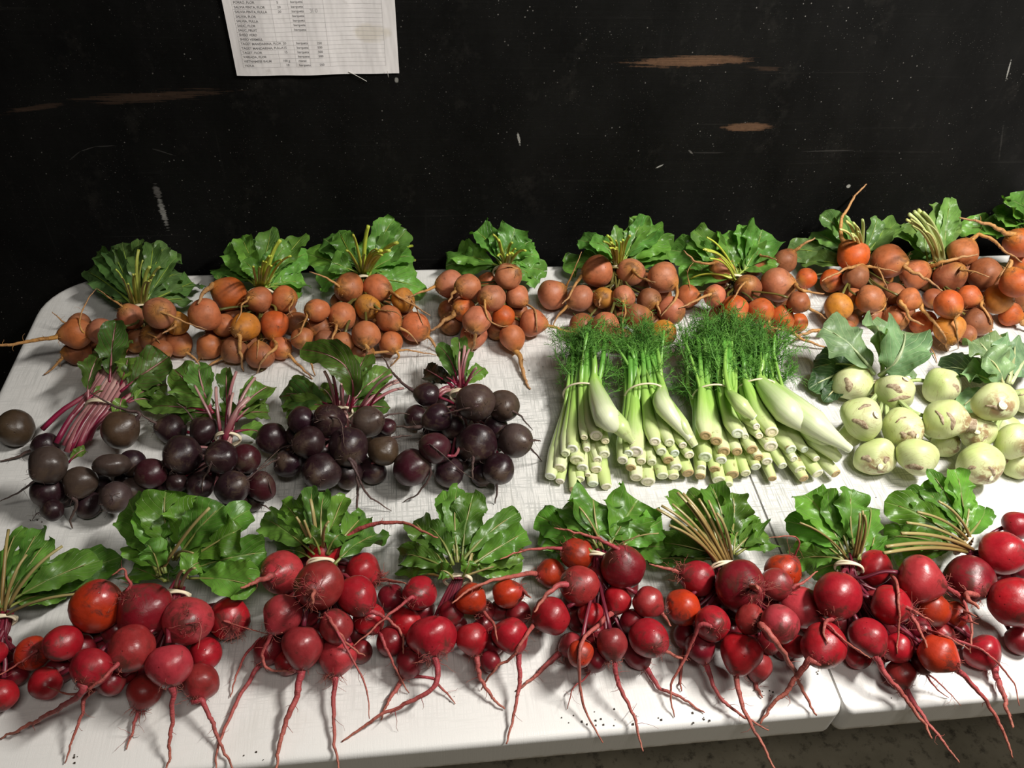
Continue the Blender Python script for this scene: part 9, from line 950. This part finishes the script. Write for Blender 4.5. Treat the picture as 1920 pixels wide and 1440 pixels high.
FENNEL=[{"label":"fennel bunch beside the dark beets, a fat white bulb lying on top","o":[7269,-3732,0],"band":[0,500,340,1865,9825,0,245],"items":[[75,91,0,0,-293,-433,398,-218,-71,342,-96,518,382,-27,774,518,42,1030,573],[48,56,0,0,-154,-359,509,-110,-30,442,-37,507,464,8,761,581,53,1014,617],[84,107,0,0,-11,-357,524,3,-33,455,26,495,475,84,865,589,142,1235,624],[56,165,0,1,233,-335,574,99,-266,734,130,475,511,160,763,617,189,1050,644],[75,90,0,0,80,-495,347,75,-122,297,66,487,345,175,888,489,284,1290,553],[55,78,0,0,94,-401,473,86,-64,410,72,486,438,123,763,561,174,1040,603],[95,103,0,0,-239,-516,292,-176,-125,261,-72,514,305,-15,785,458,41,1057,531],[48,63,0,0,-125,-444,398,-86,-83,342,-23,504,382,57,815,518,138,1125,573],[74,89,0,0,-179,-573,221,-128,-162,215,-45,508,253,30,909,418,104,1309,502],[80,116,0,0,-440,-555,221,-333,-143,215,-158,530,253,-72,807,418,15,1084,502],[73,95,0,0,-554,-609,141,-409,-175,170,-172,533,218,-129,813,384,-86,1094,470],[59,81,0,0,-443,-651,95,-329,-203,127,-142,527,179,-67,937,356,7,1347,452],[72,80,1,0,-286,-776,80,-209,-285,106,-83,516,149,8,897,338,98,1278,446],[66,81,0,0,-212,-651,115,-154,-210,138,-58,511,175,-2,764,358,54,1016,460],[40,61,0,0,-118,-627,156,-80,-198,173,-18,503,205,52,844,381,121,1185,476],[74,96,0,0,-17,-596,206,-1,-181,206,26,495,242,103,886,409,181,1277,496],[72,81,0,0,-60,-705,80,-33,-248,106,9,498,149,68,822,338,126,1145,446],[72,94,0,0,89,-755,80,85,-284,106,77,485,149,122,776,338,167,1067,446],[55,120,0,0,407,-422,473,245,-264,633,189,464,429,285,838,556,380,1212,603],[61,83,0,0,-375,-458,357,-282,-84,306,-131,525,353,-83,870,495,-34,1216,557],[61,83,0,0,-2,-528,297,10,-139,265,31,494,308,97,879,461,163,1265,533]],"fr":0.7,"top":[128,1172,550,9825,-1865,0,260]},
{"label":"second fennel bunch from the dark beets, long stems crossing under a loose band","o":[8054,-3797,0],"band":[0,500,340,962,9954,0,258],"items":[[96,140,0,0,-335,-435,373,-261,-75,319,-139,513,364,-86,830,503,-33,1147,563],[76,99,0,0,-108,-378,468,-75,-43,405,-21,502,434,32,911,558,85,1320,601],[69,92,0,0,62,-396,458,64,-58,396,67,494,427,83,816,552,99,1139,597],[56,121,0,1,301,-383,500,59,0,660,188,482,455,220,826,575,253,1170,614],[55,85,0,0,358,-435,433,209,-147,593,211,480,405,195,813,536,180,1146,587],[55,78,0,0,219,-426,433,193,-79,374,149,486,408,165,906,538,182,1327,587],[68,90,0,0,-493,-486,292,-389,-103,261,-218,521,305,-168,967,458,-119,1412,531],[61,90,0,0,-273,-508,282,-210,-121,255,-106,510,297,-64,912,452,-21,1315,527],[61,83,0,0,-148,-524,272,-107,-134,248,-41,504,290,-47,839,446,-54,1174,523],[67,89,1,0,-394,-546,221,-308,-143,215,-169,516,253,-135,832,418,-102,1148,502],[80,95,0,0,-332,-620,130,-257,-189,152,-136,513,186,-34,935,366,67,1357,466],[93,101,0,0,-194,-661,90,-144,-217,115,-64,506,157,-36,953,343,-9,1401,450],[80,95,0,0,-23,-630,146,-5,-201,165,25,498,197,23,817,375,22,1136,472],[75,97,1,0,48,-522,292,53,-136,261,61,494,305,106,806,458,151,1119,531],[69,91,0,0,-33,-455,373,-14,-93,319,18,498,364,55,889,503,92,1280,563],[81,96,0,0,136,-582,221,125,-175,215,106,490,253,151,955,418,195,1421,502],[74,82,0,0,110,-643,141,104,-212,161,93,491,194,90,797,372,87,1103,470],[81,89,1,0,281,-631,171,243,-208,183,182,482,216,224,868,389,266,1253,482],[69,91,0,0,295,-500,342,254,-127,294,188,482,342,231,819,486,273,1157,551],[61,91,0,0,-423,-441,357,-333,-77,306,-185,518,353,-142,831,495,-98,1145,557],[62,84,0,0,124,-477,357,115,-109,306,100,490,353,147,803,495,193,1115,557]],"fr":0.55,"top":[78,1304,550,9954,-962,0,276]},
{"label":"third fennel bunch, the one with the densest feathery fronds","o":[8919,-3868,0],"band":[0,500,340,1621,9868,0,259],"items":[[77,108,1,0,-374,-304,524,-299,12,454,-176,529,472,-102,959,588,-27,1389,624],[77,107,1,0,-247,-351,473,-191,-21,410,-100,516,438,-28,908,561,44,1300,603],[85,108,0,0,7,-313,544,27,-8,473,60,490,490,119,912,601,179,1334,632],[58,103,0,0,196,-207,700,48,-39,780,139,477,510,213,897,630,286,1316,670],[50,87,0,0,229,-278,610,202,8,516,157,474,495,258,869,616,360,1263,658],[56,86,0,0,262,-345,524,234,-36,448,188,469,455,287,937,579,386,1405,624],[49,72,0,0,96,-338,519,104,-27,451,116,481,471,199,896,586,281,1312,622],[89,105,0,0,-380,-458,322,-306,-82,281,-184,530,327,-122,919,475,-60,1308,543],[61,83,0,0,-425,-533,221,-341,-127,217,-204,533,256,-130,925,419,-56,1316,502],[67,82,1,0,-438,-594,141,-341,-167,170,-183,530,218,-119,975,384,-56,1420,470],[83,99,1,0,-158,-434,373,-115,-76,319,-44,507,364,23,930,503,90,1353,563],[75,98,0,0,-190,-494,292,-142,-112,261,-64,511,305,29,950,458,123,1390,531],[69,85,1,0,1,-444,373,22,-89,319,56,491,364,122,950,503,189,1408,563],[74,90,1,0,-266,-555,206,-208,-147,206,-112,518,242,-55,853,409,1,1188,496],[87,95,0,0,-216,-637,105,-164,-200,129,-80,513,168,-14,984,352,53,1454,456],[88,103,1,0,-56,-608,156,-27,-188,173,20,497,205,108,956,381,197,1414,476],[67,89,0,0,104,-608,171,110,-194,183,120,480,216,161,905,389,203,1330,482],[76,92,1,0,180,-441,393,175,-94,337,168,472,379,222,956,515,276,1440,571],[69,84,1,0,257,-504,317,241,-136,278,216,464,323,290,893,472,363,1322,541],[68,83,0,0,225,-569,231,214,-175,222,196,468,260,270,938,423,344,1408,507],[66,81,0,0,-114,-688,80,-75,-236,106,-12,502,149,62,868,338,136,1233,446]],"fr":1.5,"top":[136,1325,550,9868,-1621,0,290]},
{"label":"fennel bunch nearest the kohlrabi, with two huge bulging bulbs at its side","o":[9516,-3806,0],"band":[0,500,340,1387,9903,0,262],"items":[[92,130,0,0,-182,-389,559,-178,-42,479,-172,524,480,-150,815,599,-128,1107,638],[57,174,0,1,300,-428,549,27,-198,709,19,497,493,82,769,603,145,1041,634],[63,193,0,1,689,-662,500,285,-342,660,197,472,444,264,832,569,331,1191,614],[98,114,0,0,-193,-493,423,-197,-105,365,-203,528,401,-121,798,532,-38,1068,583],[77,135,0,0,51,-533,393,-4,-135,337,-94,513,379,-39,817,515,15,1121,571],[56,157,0,0,212,-543,393,123,-146,337,-22,503,379,32,914,515,86,1324,571],[55,91,0,0,84,-602,307,22,-179,271,-79,511,316,0,826,466,79,1140,537],[75,91,0,0,-237,-600,282,-230,-170,255,-219,531,298,-198,832,452,-177,1133,527],[61,90,0,0,-51,-644,241,-85,-202,229,-140,520,268,-106,898,429,-72,1275,511],[55,106,0,0,355,-620,307,236,-196,271,42,494,316,58,785,466,75,1076,537],[82,104,0,0,162,-686,206,83,-233,206,-45,506,242,3,802,409,50,1097,496],[81,104,0,0,376,-732,166,252,-267,179,50,493,212,92,896,386,134,1298,480],[69,141,0,0,626,-638,307,347,-337,467,163,477,316,176,762,466,189,1047,537],[75,104,1,0,596,-747,166,426,-281,179,148,479,212,205,872,386,262,1264,480],[67,89,1,0,208,-756,120,120,-278,143,-24,503,179,20,753,361,64,1002,462],[60,89,1,0,-172,-730,120,-172,-254,150,-171,524,198,-136,898,370,-101,1272,462],[63,129,0,0,547,-546,418,274,-350,578,128,482,397,190,872,529,252,1261,581]],"fr":1.3,"top":[95,1181,550,9903,-1387,0,328]}]
KOHLRABI=[{"label":"kohlrabi bunch beside the last fennel bunch, large torn blue-green leaves","o":[11133,-3923,0],"items":[[[-223,796,249],252,0.97,[-0.519,-0.677,0.523],0,0,0,[[[-0.726,-0.55,0.414],[0.176,-0.73,-0.66],210,77]]],[[123,429,430],261,0.9,[0.114,-0.131,0.985],61,0,0,[[[-0.566,-0.476,0.673],[0.675,-0.737,0.047],230,74],[[-0.293,-0.916,0.273],[0.9,-0.168,0.401],339,47]]],[[960,680,236],239,0.97,[0.651,-0.729,0.213],0,0,0,[[[0.206,-0.785,0.584],[0.628,-0.352,-0.694],154,56]]],[[-565,-70,504],252,0.97,[0.156,-0.583,0.798],64,0,0,[[[-0.578,-0.743,0.339],[0.743,-0.65,-0.159],232,64],[[-0.259,-0.105,0.96],[0.96,0.081,0.268],181,45]]],[[-68,-201,430],239,0.97,[0.155,-0.923,0.351],51,1,0,[[[-0.55,-0.772,0.318],[0.477,-0.603,-0.639],90,64],[[-0.148,-0.882,0.448],[0.924,-0.285,-0.255],116,64],[[-0.508,-0.114,0.854],[0.831,0.198,0.52],168,19]]],[[338,-255,610],249,0.97,[0.808,-0.554,0.201],108,1,1,[[[-0.686,-0.4,0.608],[0.225,-0.911,-0.346],217,32],[[-0.274,-0.709,0.649],[0.226,-0.704,-0.673],256,51]]],[[-469,-468,227],230,0.84,[-0.22,-0.949,0.228],51,1,0,[[[-0.87,-0.372,0.324],[0.476,-0.803,0.359],141,77],[[0.178,-0.768,0.616],[0.751,0.51,0.419],115,83]]],[[-75,-626,377],231,0.9,[-0.312,-0.948,-0.059],0,0,0,[[[-0.608,-0.794,-0.023],[0.671,-0.529,0.519],277,75]]],[[-586,-27,144],146,0.97,[-0.404,-0.911,0.063],0,0,0,[]],[[564,-259,169],171,0.97,[0.355,-0.781,0.514],33,1,0,[]]],"leaves":[[385,5419,0,"kd",-119,1092,140,-433,986,270,-747,880,100],[418,2338,0,"kd",26,1125,200,-279,1186,310,-583,1246,120],[325,1731,0,"kb",172,693,450,495,887,475,817,1081,200],[239,107,0,"kd",-271,914,100,-451,783,240,-630,652,80],[596,2095,0,"kb",88,748,450,210,1206,675,331,1664,600],[598,4536,0,"kb",-28,734,450,-303,1053,750,-577,1371,750],[668,8388,0,"kb",34,711,450,75,410,1050,488,1307,850]],"stalks":[[32,1,-105,950,130,-47,947,123,0,834,197,35,697,307,58,623,407,65,699,450],[32,1,96,460,198,84,466,148,75,469,202,70,493,305,66,561,405,65,699,450],[32,1,819,837,190,691,850,201,498,765,263,293,660,346,131,612,419,65,699,450],[32,1,-601,63,323,-543,145,275,-380,250,299,-178,379,359,-7,529,421,65,699,450],[32,1,-101,-1,354,-96,114,337,-56,238,358,-2,376,396,45,528,433,65,699,450],[32,1,157,-130,565,85,-30,537,55,123,507,51,309,479,59,508,458,65,699,450],[32,1,-423,-272,180,-356,-127,190,-232,65,255,-94,282,342,19,501,418,65,699,450],[32,1,-9,-429,389,22,-267,400,44,-36,416,57,227,432,64,484,445,65,699,450],[32,1,-532,93,136,-439,197,164,-287,299,241,-122,408,336,11,538,416,65,699,450],[32,1,509,-138,90,436,-20,88,322,137,172,201,319,294,105,511,403,65,699,450]],"band":[65,699,450]},
{"label":"kohlrabi bunch last in its row, one bulb with a tan root end toward the front","o":[12305,-4245,0],"items":[[[-297,47,887],237,0.9,[-0.292,-0.766,0.572],75,1,0,[[[-0.665,-0.7,0.261],[0.745,-0.646,0.164],227,37]]],[[-393,-27,484],225,0.97,[-0.553,-0.586,0.592],51,1,0,[[[-0.741,-0.388,0.548],[0.214,-0.91,-0.355],90,64],[[-0.158,-0.925,0.346],[0.643,0.17,0.747],103,19]]],[[-10,-218,484],223,0.97,[0.259,-0.882,0.394],51,1,0,[]],[[-495,-434,344],260,0.88,[-0.042,-0.995,0.085],56,1,0,[[[-0.122,-0.87,0.478],[0.57,-0.456,-0.684],164,44],[[-0.857,-0.447,0.258],[0.421,-0.317,0.85],126,37]]],[[138,-329,172],175,0.97,[0.181,-0.902,0.392],32,1,0,[]],[[784,678,220],167,0.97,[-0.404,-0.911,0.063],0,0,0,[]],[[272,282,187],189,0.97,[-0.404,-0.911,0.063],0,0,0,[]]],"leaves":[[323,5781,0,"kb",402,942,150,159,808,275,-84,673,100],[424,3554,0,"kd",402,733,450,192,1080,475,-18,1427,200],[416,4857,0,"kb",294,740,450,152,900,575,9,1061,400],[496,8772,0,"kb",537,775,450,919,1148,625,1300,1521,500],[562,373,0,"kb",501,777,450,698,1102,675,896,1426,600],[560,7367,0,"kb",429,781,450,371,1134,700,313,1486,650],[546,4881,0,"kb",402,733,450,260,829,775,119,925,800]],"stalks":[[32,1,-235,211,765,-139,295,688,40,373,605,241,461,528,405,575,472,473,729,450],[32,1,-280,92,363,-159,175,327,33,281,343,240,409,385,406,559,430,473,729,450],[32,1,-62,-40,405,-26,79,379,104,220,387,270,380,411,413,551,438,473,729,450],[32,1,-486,-200,324,-383,-56,330,-144,126,361,138,330,401,374,536,435,473,729,450],[32,1,110,-187,111,134,-51,116,222,127,196,335,329,308,432,536,407,473,729,450],[32,1,845,815,210,838,847,230,749,777,289,628,682,362,520,640,424,473,729,450],[32,1,341,437,176,386,509,200,423,532,267,450,549,350,467,601,420,473,729,450]],"band":[473,729,450]}]

for no, rec in enumerate(BEETS):
    build_beet_bunch(rec, no + 1)

# ------------------------------------------------------------------ fennel
def build_fennel_bunch(rec, no):
    o = np.array(rec['o']) * S4
    e = empty('fennel_bunch', (o[0], o[1], TZ), rec['label'], 'fennel', 'baby fennel bunches')
    g = np.random.default_rng(500 + no)
    tops = []
    for it in rec['items']:
        re, rb, brown, big = it[0] * S4, it[1] * S4, it[2], it[3]
        p = np.array(it[4:], float).reshape(-1, 3) * S4
        n = 26
        q = smooth_path(p, n)
        s = np.linspace(0, 1, n)
        sb = 0.20 if not big else 0.24
        stem = 0.0033 * g.uniform(0.85, 1.2)
        rad = np.interp(s, [0, 0.03, sb * 0.6, sb, sb * 1.5, sb * 2.1, 0.62, 1.0], [re * 0.93, re, (re + rb) * 0.51, rb, rb * 0.86, (rb * 0.42 + stem * 0.6), stem * 1.1, stem * 0.85])
        q[:, 2] = np.maximum(q[:, 2], rad * 0.82)
        v, f, u = tube(q, rad, 12, g.uniform(0.82, 0.95), cap=False)
        f.append(tuple((n - 1) * 12 + j for j in range(12)))
        v[:, 2] = np.maximum(v[:, 2], 0.0004)
        ob = mesh_obj('fennel', v, f, M['fennel'], e, u, color=((1.0 if big else g.uniform(0, 0.4)),) * 3 + (1,))
        # cut end: a shallow dome with a rim, closing the lower end
        t, N, B = frames(q)
        ring = v[:12]
        cen = ring.mean(0)
        V, U = [], []
        for kk, (fr, dz) in enumerate(((1.0, 0.0), (0.9, 0.0012), (0.62, 0.0012), (0.50, 0.0006), (0.25, 0.0010))):
            V.append(cen + (ring - cen) * fr - t[0] * dz)
            U += [(fr, j / 12) for j in range(12)]
        V.append((cen - t[0] * 0.0012)[None])
        U.append((0, 0))
        F = [(a * 12 + j, (a + 1) * 12 + j, (a + 1) * 12 + (j + 1) % 12, a * 12 + (j + 1) % 12) for a in range(4) for j in range(12)]
        F += [(48 + j, 60, 48 + (j + 1) % 12) for j in range(12)]
        cc = (0.62, 0.45, 0.28, 1) if brown else vary((0.97, 0.97, 0.95), g, 0.06)
        mesh_obj('cut_end', np.vstack(V), F, M['cut'], ob, np.array(U), color=cc)
        # a thinner side stem branching off the bulb
        if g.random() < 0.6:
            i = int(n * 0.42)
            d = q[-1] - q[i]
            a = q[i]
            bq = q[i] + d * 0.5 + g.normal(0, 0.006, 3)
            cq = q[-1] + g.normal(0, 0.010, 3) + np.array([0, 0, 0.006])
            pp = bez(np.array([a, bq, cq]), 10)
            pp[:, 2] = np.maximum(pp[:, 2], 0.004)
            vv, ff, uu = tube(pp, np.linspace(1, 0.7, 10) * stem * 0.8, 8)
            uu = uu * [0.5, 1] + [0.5, 0]
            mesh_obj('stem', vv, ff, M['fennel'], ob, uu)
            tops.append((pp[-1], pp[-1] - pp[-3]))
        tops.append((q[-1], q[-1] - q[-4]))
    b = np.array(rec['band'], float) * S4
    band_loop(b[:3], b[3:6], b[6], e, g, 1, 0.9)
    # feathery fronds: ribs with side threads, far too many to count
    parts = []
    T = np.array(rec['top'], float) * S4
    c, lat, hw = T[:3], T[3:6], T[6]
    fwd = np.cross([0, 0, 1.0], lat)
    plumes = [(p - d / np.linalg.norm(d) * g.uniform(0.0, 0.03), d) for p, d in tops for _ in range(2)]
    B = np.array(rec['band'], float)[:3] * S4
    for _ in range(int(60 * rec['fr'])):
        q = g.uniform(-0.15, 1.12) ** 1.0
        lt_ = g.uniform(-1.1, 1.1) * hw
        if rec['fr'] < 1 and q < 0.75 and abs(lt_) < 0.6 * hw:
            continue
        p = B + (c - B) * q + lat * lt_ + np.array([0, 0, g.uniform(-0.03, 0.012) + 0.016 * (1 - (lt_ / hw / 1.2) ** 2) - 0.02 * max(0, 0.2 - q)])
        plumes.append((p, fwd + lat * (g.normal(0, 0.35) + 0.35 * lt_ / hw)))
    for p, d in plumes:
        if g.random() > 0.75 + 0.3 * rec['fr']:
            continue
        d = d / np.linalg.norm(d) + g.normal(0, 0.28, 3) + np.array([0, 0, 0.12])
        d /= np.linalg.norm(d)
        L = g.uniform(0.022, 0.044) * (0.8 + 0.25 * rec['fr'])
        rib = [np.array(p)]
        dd = d.copy()
        for _s in range(5):
            dd = dd + g.normal(0, 0.16, 3)
            dd /= np.linalg.norm(dd)
            rib.append(rib[-1] + dd * L / 5)
        rib = np.array(rib)
        rib[:, 2] = np.maximum(rib[:, 2], 0.002)
        parts.append(tube(rib, np.linspace(0.0008, 0.0003, 6), 4, cap=False))
        for _s in range(15):
            x = g.uniform(0.1, 1.0) * 5
            i = min(int(x), 4)
            q0 = rib[i] + (rib[i + 1] - rib[i]) * (x - i)
            d1 = (rib[i + 1] - rib[i]) / np.linalg.norm(rib[i + 1] - rib[i]) * 0.7 + g.normal(0, 0.75, 3)
            d1 /= np.linalg.norm(d1)
            l1 = g.uniform(0.007, 0.017)
            q1 = q0 + d1 * l1 * 0.5
            d2 = d1 + g.normal(0, 0.35, 3)
            q2 = q1 + d2 / np.linalg.norm(d2) * l1 * 0.5
            th = np.array([q0, q1, q2])
            th[:, 2] = np.maximum(th[:, 2], 0.0015)
            parts.append(tube(th, (0.00034, 0.00030, 0.00018), 3, cap=False))
            for _k in range(2):
                d3 = d1 + g.normal(0, 0.6, 3)
                d3 /= np.linalg.norm(d3)
                th = np.array([q1, q1 + d3 * l1 * 0.3, q1 + d3 * l1 * 0.6 + g.normal(0, 0.0008, 3)])
                th[:, 2] = np.maximum(th[:, 2], 0.0015)
                parts.append(tube(th, (0.00030, 0.00026, 0.00016), 3, cap=False))
    v, f, u = join(parts)
    mesh_obj('fronds', v, f, M['frond'], e, None, kind='stuff')
    return e

for no, rec in enumerate(FENNEL):
    build_fennel_bunch(rec, no)

# ------------------------------------------------------------------ kohlrabi
def build_kohlrabi_bunch(rec, no):
    o = np.array(rec['o']) * S4
    e = empty('kohlrabi_bunch', (o[0], o[1], TZ), rec['label'], 'kohlrabi', 'kohlrabi bunches')
    g = np.random.default_rng(800 + no)
    for i, (c, r, asp, ax, rl, brown, neck, scars) in enumerate(rec['items']):
        r *= S4
        c = np.array(c) * S4
        R_ = basis(ax)
        seed = 9000 + no * 50 + i
        v, f, u = body_shape(r, asp, 0.35, 0.5 if neck else 0.08, seed, 22, 30, 0.07)
        v = above(v, R_, c)
        ob = mesh_obj('kohlrabi', v, f, M['kohlrabi'], e, u, color=(1.0 if brown else 0.1,) * 3 + (1,))
        ob.matrix_local = Matrix([[*R_[q], c[q]] for q in range(3)] + [[0, 0, 0, 1]])
        if rl:
            rr = rl * S4
            ln = r * (0.30 if neck else 0.10)
            z0 = -r * asp * (1.12 if neck else 0.93)
            zz = np.array([(0, 0, z0 + 0.004), (0.0005, 0, z0 - ln * 0.4), (0, 0.0006, z0 - ln)])
            vv, ff, uu = tube(zz, np.array([1.3, 1.0, 0.94]) * rr * 0.8, 12, 0.95, cap=False)
            mesh_obj('root_stub', vv, ff, M['cork'], ob, uu)
            ring = vv[-12:]
            cen = ring.mean(0)
            V, U = [], []
            for fr, dz in ((1.0, 0.0), (0.85, 0.0006), (0.5, 0.0012), (0.2, 0.0014)):
                V.append(cen + (ring - cen) * fr - np.array([0, 0, dz]))
                U += [(fr, j / 12) for j in range(12)]
            V.append((cen - np.array([0, 0, 0.0014]))[None])
            U.append((0, 0))
            F = [(a * 12 + j, a * 12 + (j + 1) % 12, (a + 1) * 12 + (j + 1) % 12, (a + 1) * 12 + j) for a in range(3) for j in range(12)]
            F += [(36 + j, 36 + (j + 1) % 12, 48) for j in range(12)]
            mesh_obj('cut_end', np.vstack(V), F, M['cut'], ob, np.array(U), color=(1, 0.98, 0.92, 1))
        # leaf scars: lens-shaped corky patches that follow the bulge
        from mathutils.bvhtree import BVHTree
        tree = BVHTree.FromPolygons([tuple(a) for a in v], f)
        extra = []
        for _ in range(2):
            n = g.normal(0, 1, 3)
            extra.append((n / np.linalg.norm(n), None, r * g.uniform(0.35, 0.6), r * g.uniform(0.10, 0.18)))
        todo = [(R_.T @ np.array(n), R_.T @ np.array(tg), l * S4 * 1.1, w * S4 * 1.45) for n, tg, l, w in scars] + [x for x in extra if not scars]
        for n, tg, l, w in todo:
            n = np.asarray(n) / np.linalg.norm(n)
            if tg is None:
                tg = np.cross(n, [0, 0, 1.0])
            tg = tg - n * (tg @ n)
            tg /= np.linalg.norm(tg)
            bt = np.cross(n, tg)
            V, U = [], []
            na, nb = 11, 5
            ok = True
            for a in range(na):
                x = a / (na - 1) * 2 - 1
                wid = w * 0.5 * (1 - x * x) ** 0.7 + 0.0003
                for b in range(nb):
                    y = b / (nb - 1) * 2 - 1
                    d = n * r + tg * x * l * 0.5 + bt * y * wid * (1 + 0.25 * math.sin(5 * x + y)) + bt * 0.10 * l * (1 - x * x)
                    d /= np.linalg.norm(d)
                    hit = tree.ray_cast(Vector(d * r * 3), Vector(-d))
                    if hit[0] is None:
                        ok = False
                        continue
                    lift = 0.0007 * (1 - abs(y)) + 0.0003 if abs(y) < 0.99 and abs(x) < 0.99 else -0.0004
                    V.append(np.array(hit[0]) + d * lift)
                    U.append((a / (na - 1), b / (nb - 1)))
            if not ok:
                continue
            F = [(a * nb + b, a * nb + b + 1, (a + 1) * nb + b + 1, (a + 1) * nb + b) for a in range(na - 1) for b in range(nb - 1)]
            mesh_obj('leaf_scar', np.array(V), F, M['cork'], ob, np.array(U))
    for lf in rec['leaves']:
        build_leaf(lf, e, 'stalk', (0.55, 0.62, 0.34), 0.10, 0.0034)
    for st in rec['stalks']:
        p = smooth_path(np.array(st[2:], float).reshape(-1, 3) * S4, 10)
        v, f, u = tube(p, st[0] * S4, 8, 0.8)
        mesh_obj('stalk', v, f, M['stalk'], e, u, color=(0.45, 0.58, 0.25, 1))
    b = np.array(rec['band'], float) * S4
    band_loop(b + np.array([0, 0, -0.02]), (0.0, 1.0, 0.1), 0.017, e, g)
    return e

for no, rec in enumerate(KOHLRABI):
    build_kohlrabi_bunch(rec, no)

# ------------------------------------------------------------------ crumbs of soil on the table
g = np.random.default_rng(3)
parts = []
def crumb(x, y, s):
    a = g.normal(0, 1, (8, 3))
    a /= np.linalg.norm(a, axis=1)[:, None]
    import itertools
    v = np.array([(i, j, k) for i in (-1, 1) for j in (-1, 1) for k in (-1, 1)], float) * s * 0.5
    v *= g.uniform(0.6, 1.2, (8, 3))
    v[:, 2] = v[:, 2] * 0.7 + s * 0.36
    v += [x, y, 0]
    parts.append((v, [(0, 1, 3, 2), (4, 6, 7, 5), (0, 4, 5, 1), (2, 3, 7, 6), (0, 2, 6, 4), (1, 5, 7, 3)], np.zeros((8, 2))))
CRUMBS = [(0.7762,-0.7228,0.0025,7), (0.7667,-0.7235,0.0040,4), (0.6710,-0.7187,0.0069,14), (0.6470,-0.7116,0.0050,6), (0.6884,-0.7202,0.0050,6), (0.7363,-0.7219,0.0020,3), (0.4901,-0.6481,0.0072,8), (0.8407,-0.7048,0.0062,10), (0.8957,-0.6876,0.0073,8), (1.0539,-0.5402,0.0109,5), (0.5445,-0.6848,0.0050,5), (1.2523,-0.2205,0.0107,6), (0.1017,-0.4486,0.0081,8), (0.2126,-0.7095,0.0047,8), (0.3591,-0.7226,0.0085,5), (0.6781,-0.2335,0.0086,4), (0.7074,-0.7143,0.0125,6), (0.9848,-0.7117,0.0104,8), (1.0522,-0.4867,0.0075,4)]
for x, y, sp, n in CRUMBS:
    for _ in range((n + 1) // 2):
        crumb(x + g.normal(0, sp), y + g.normal(0, sp * 0.6), g.uniform(0.0006, 0.0018))
v, f, u = join(parts)
cr = mesh_obj('soil_crumbs', v, f, M['soil'], None, None, smooth=False, kind='stuff', label='scattered dark crumbs of soil on the white table top')
cr.location = (0, 0, TZ)
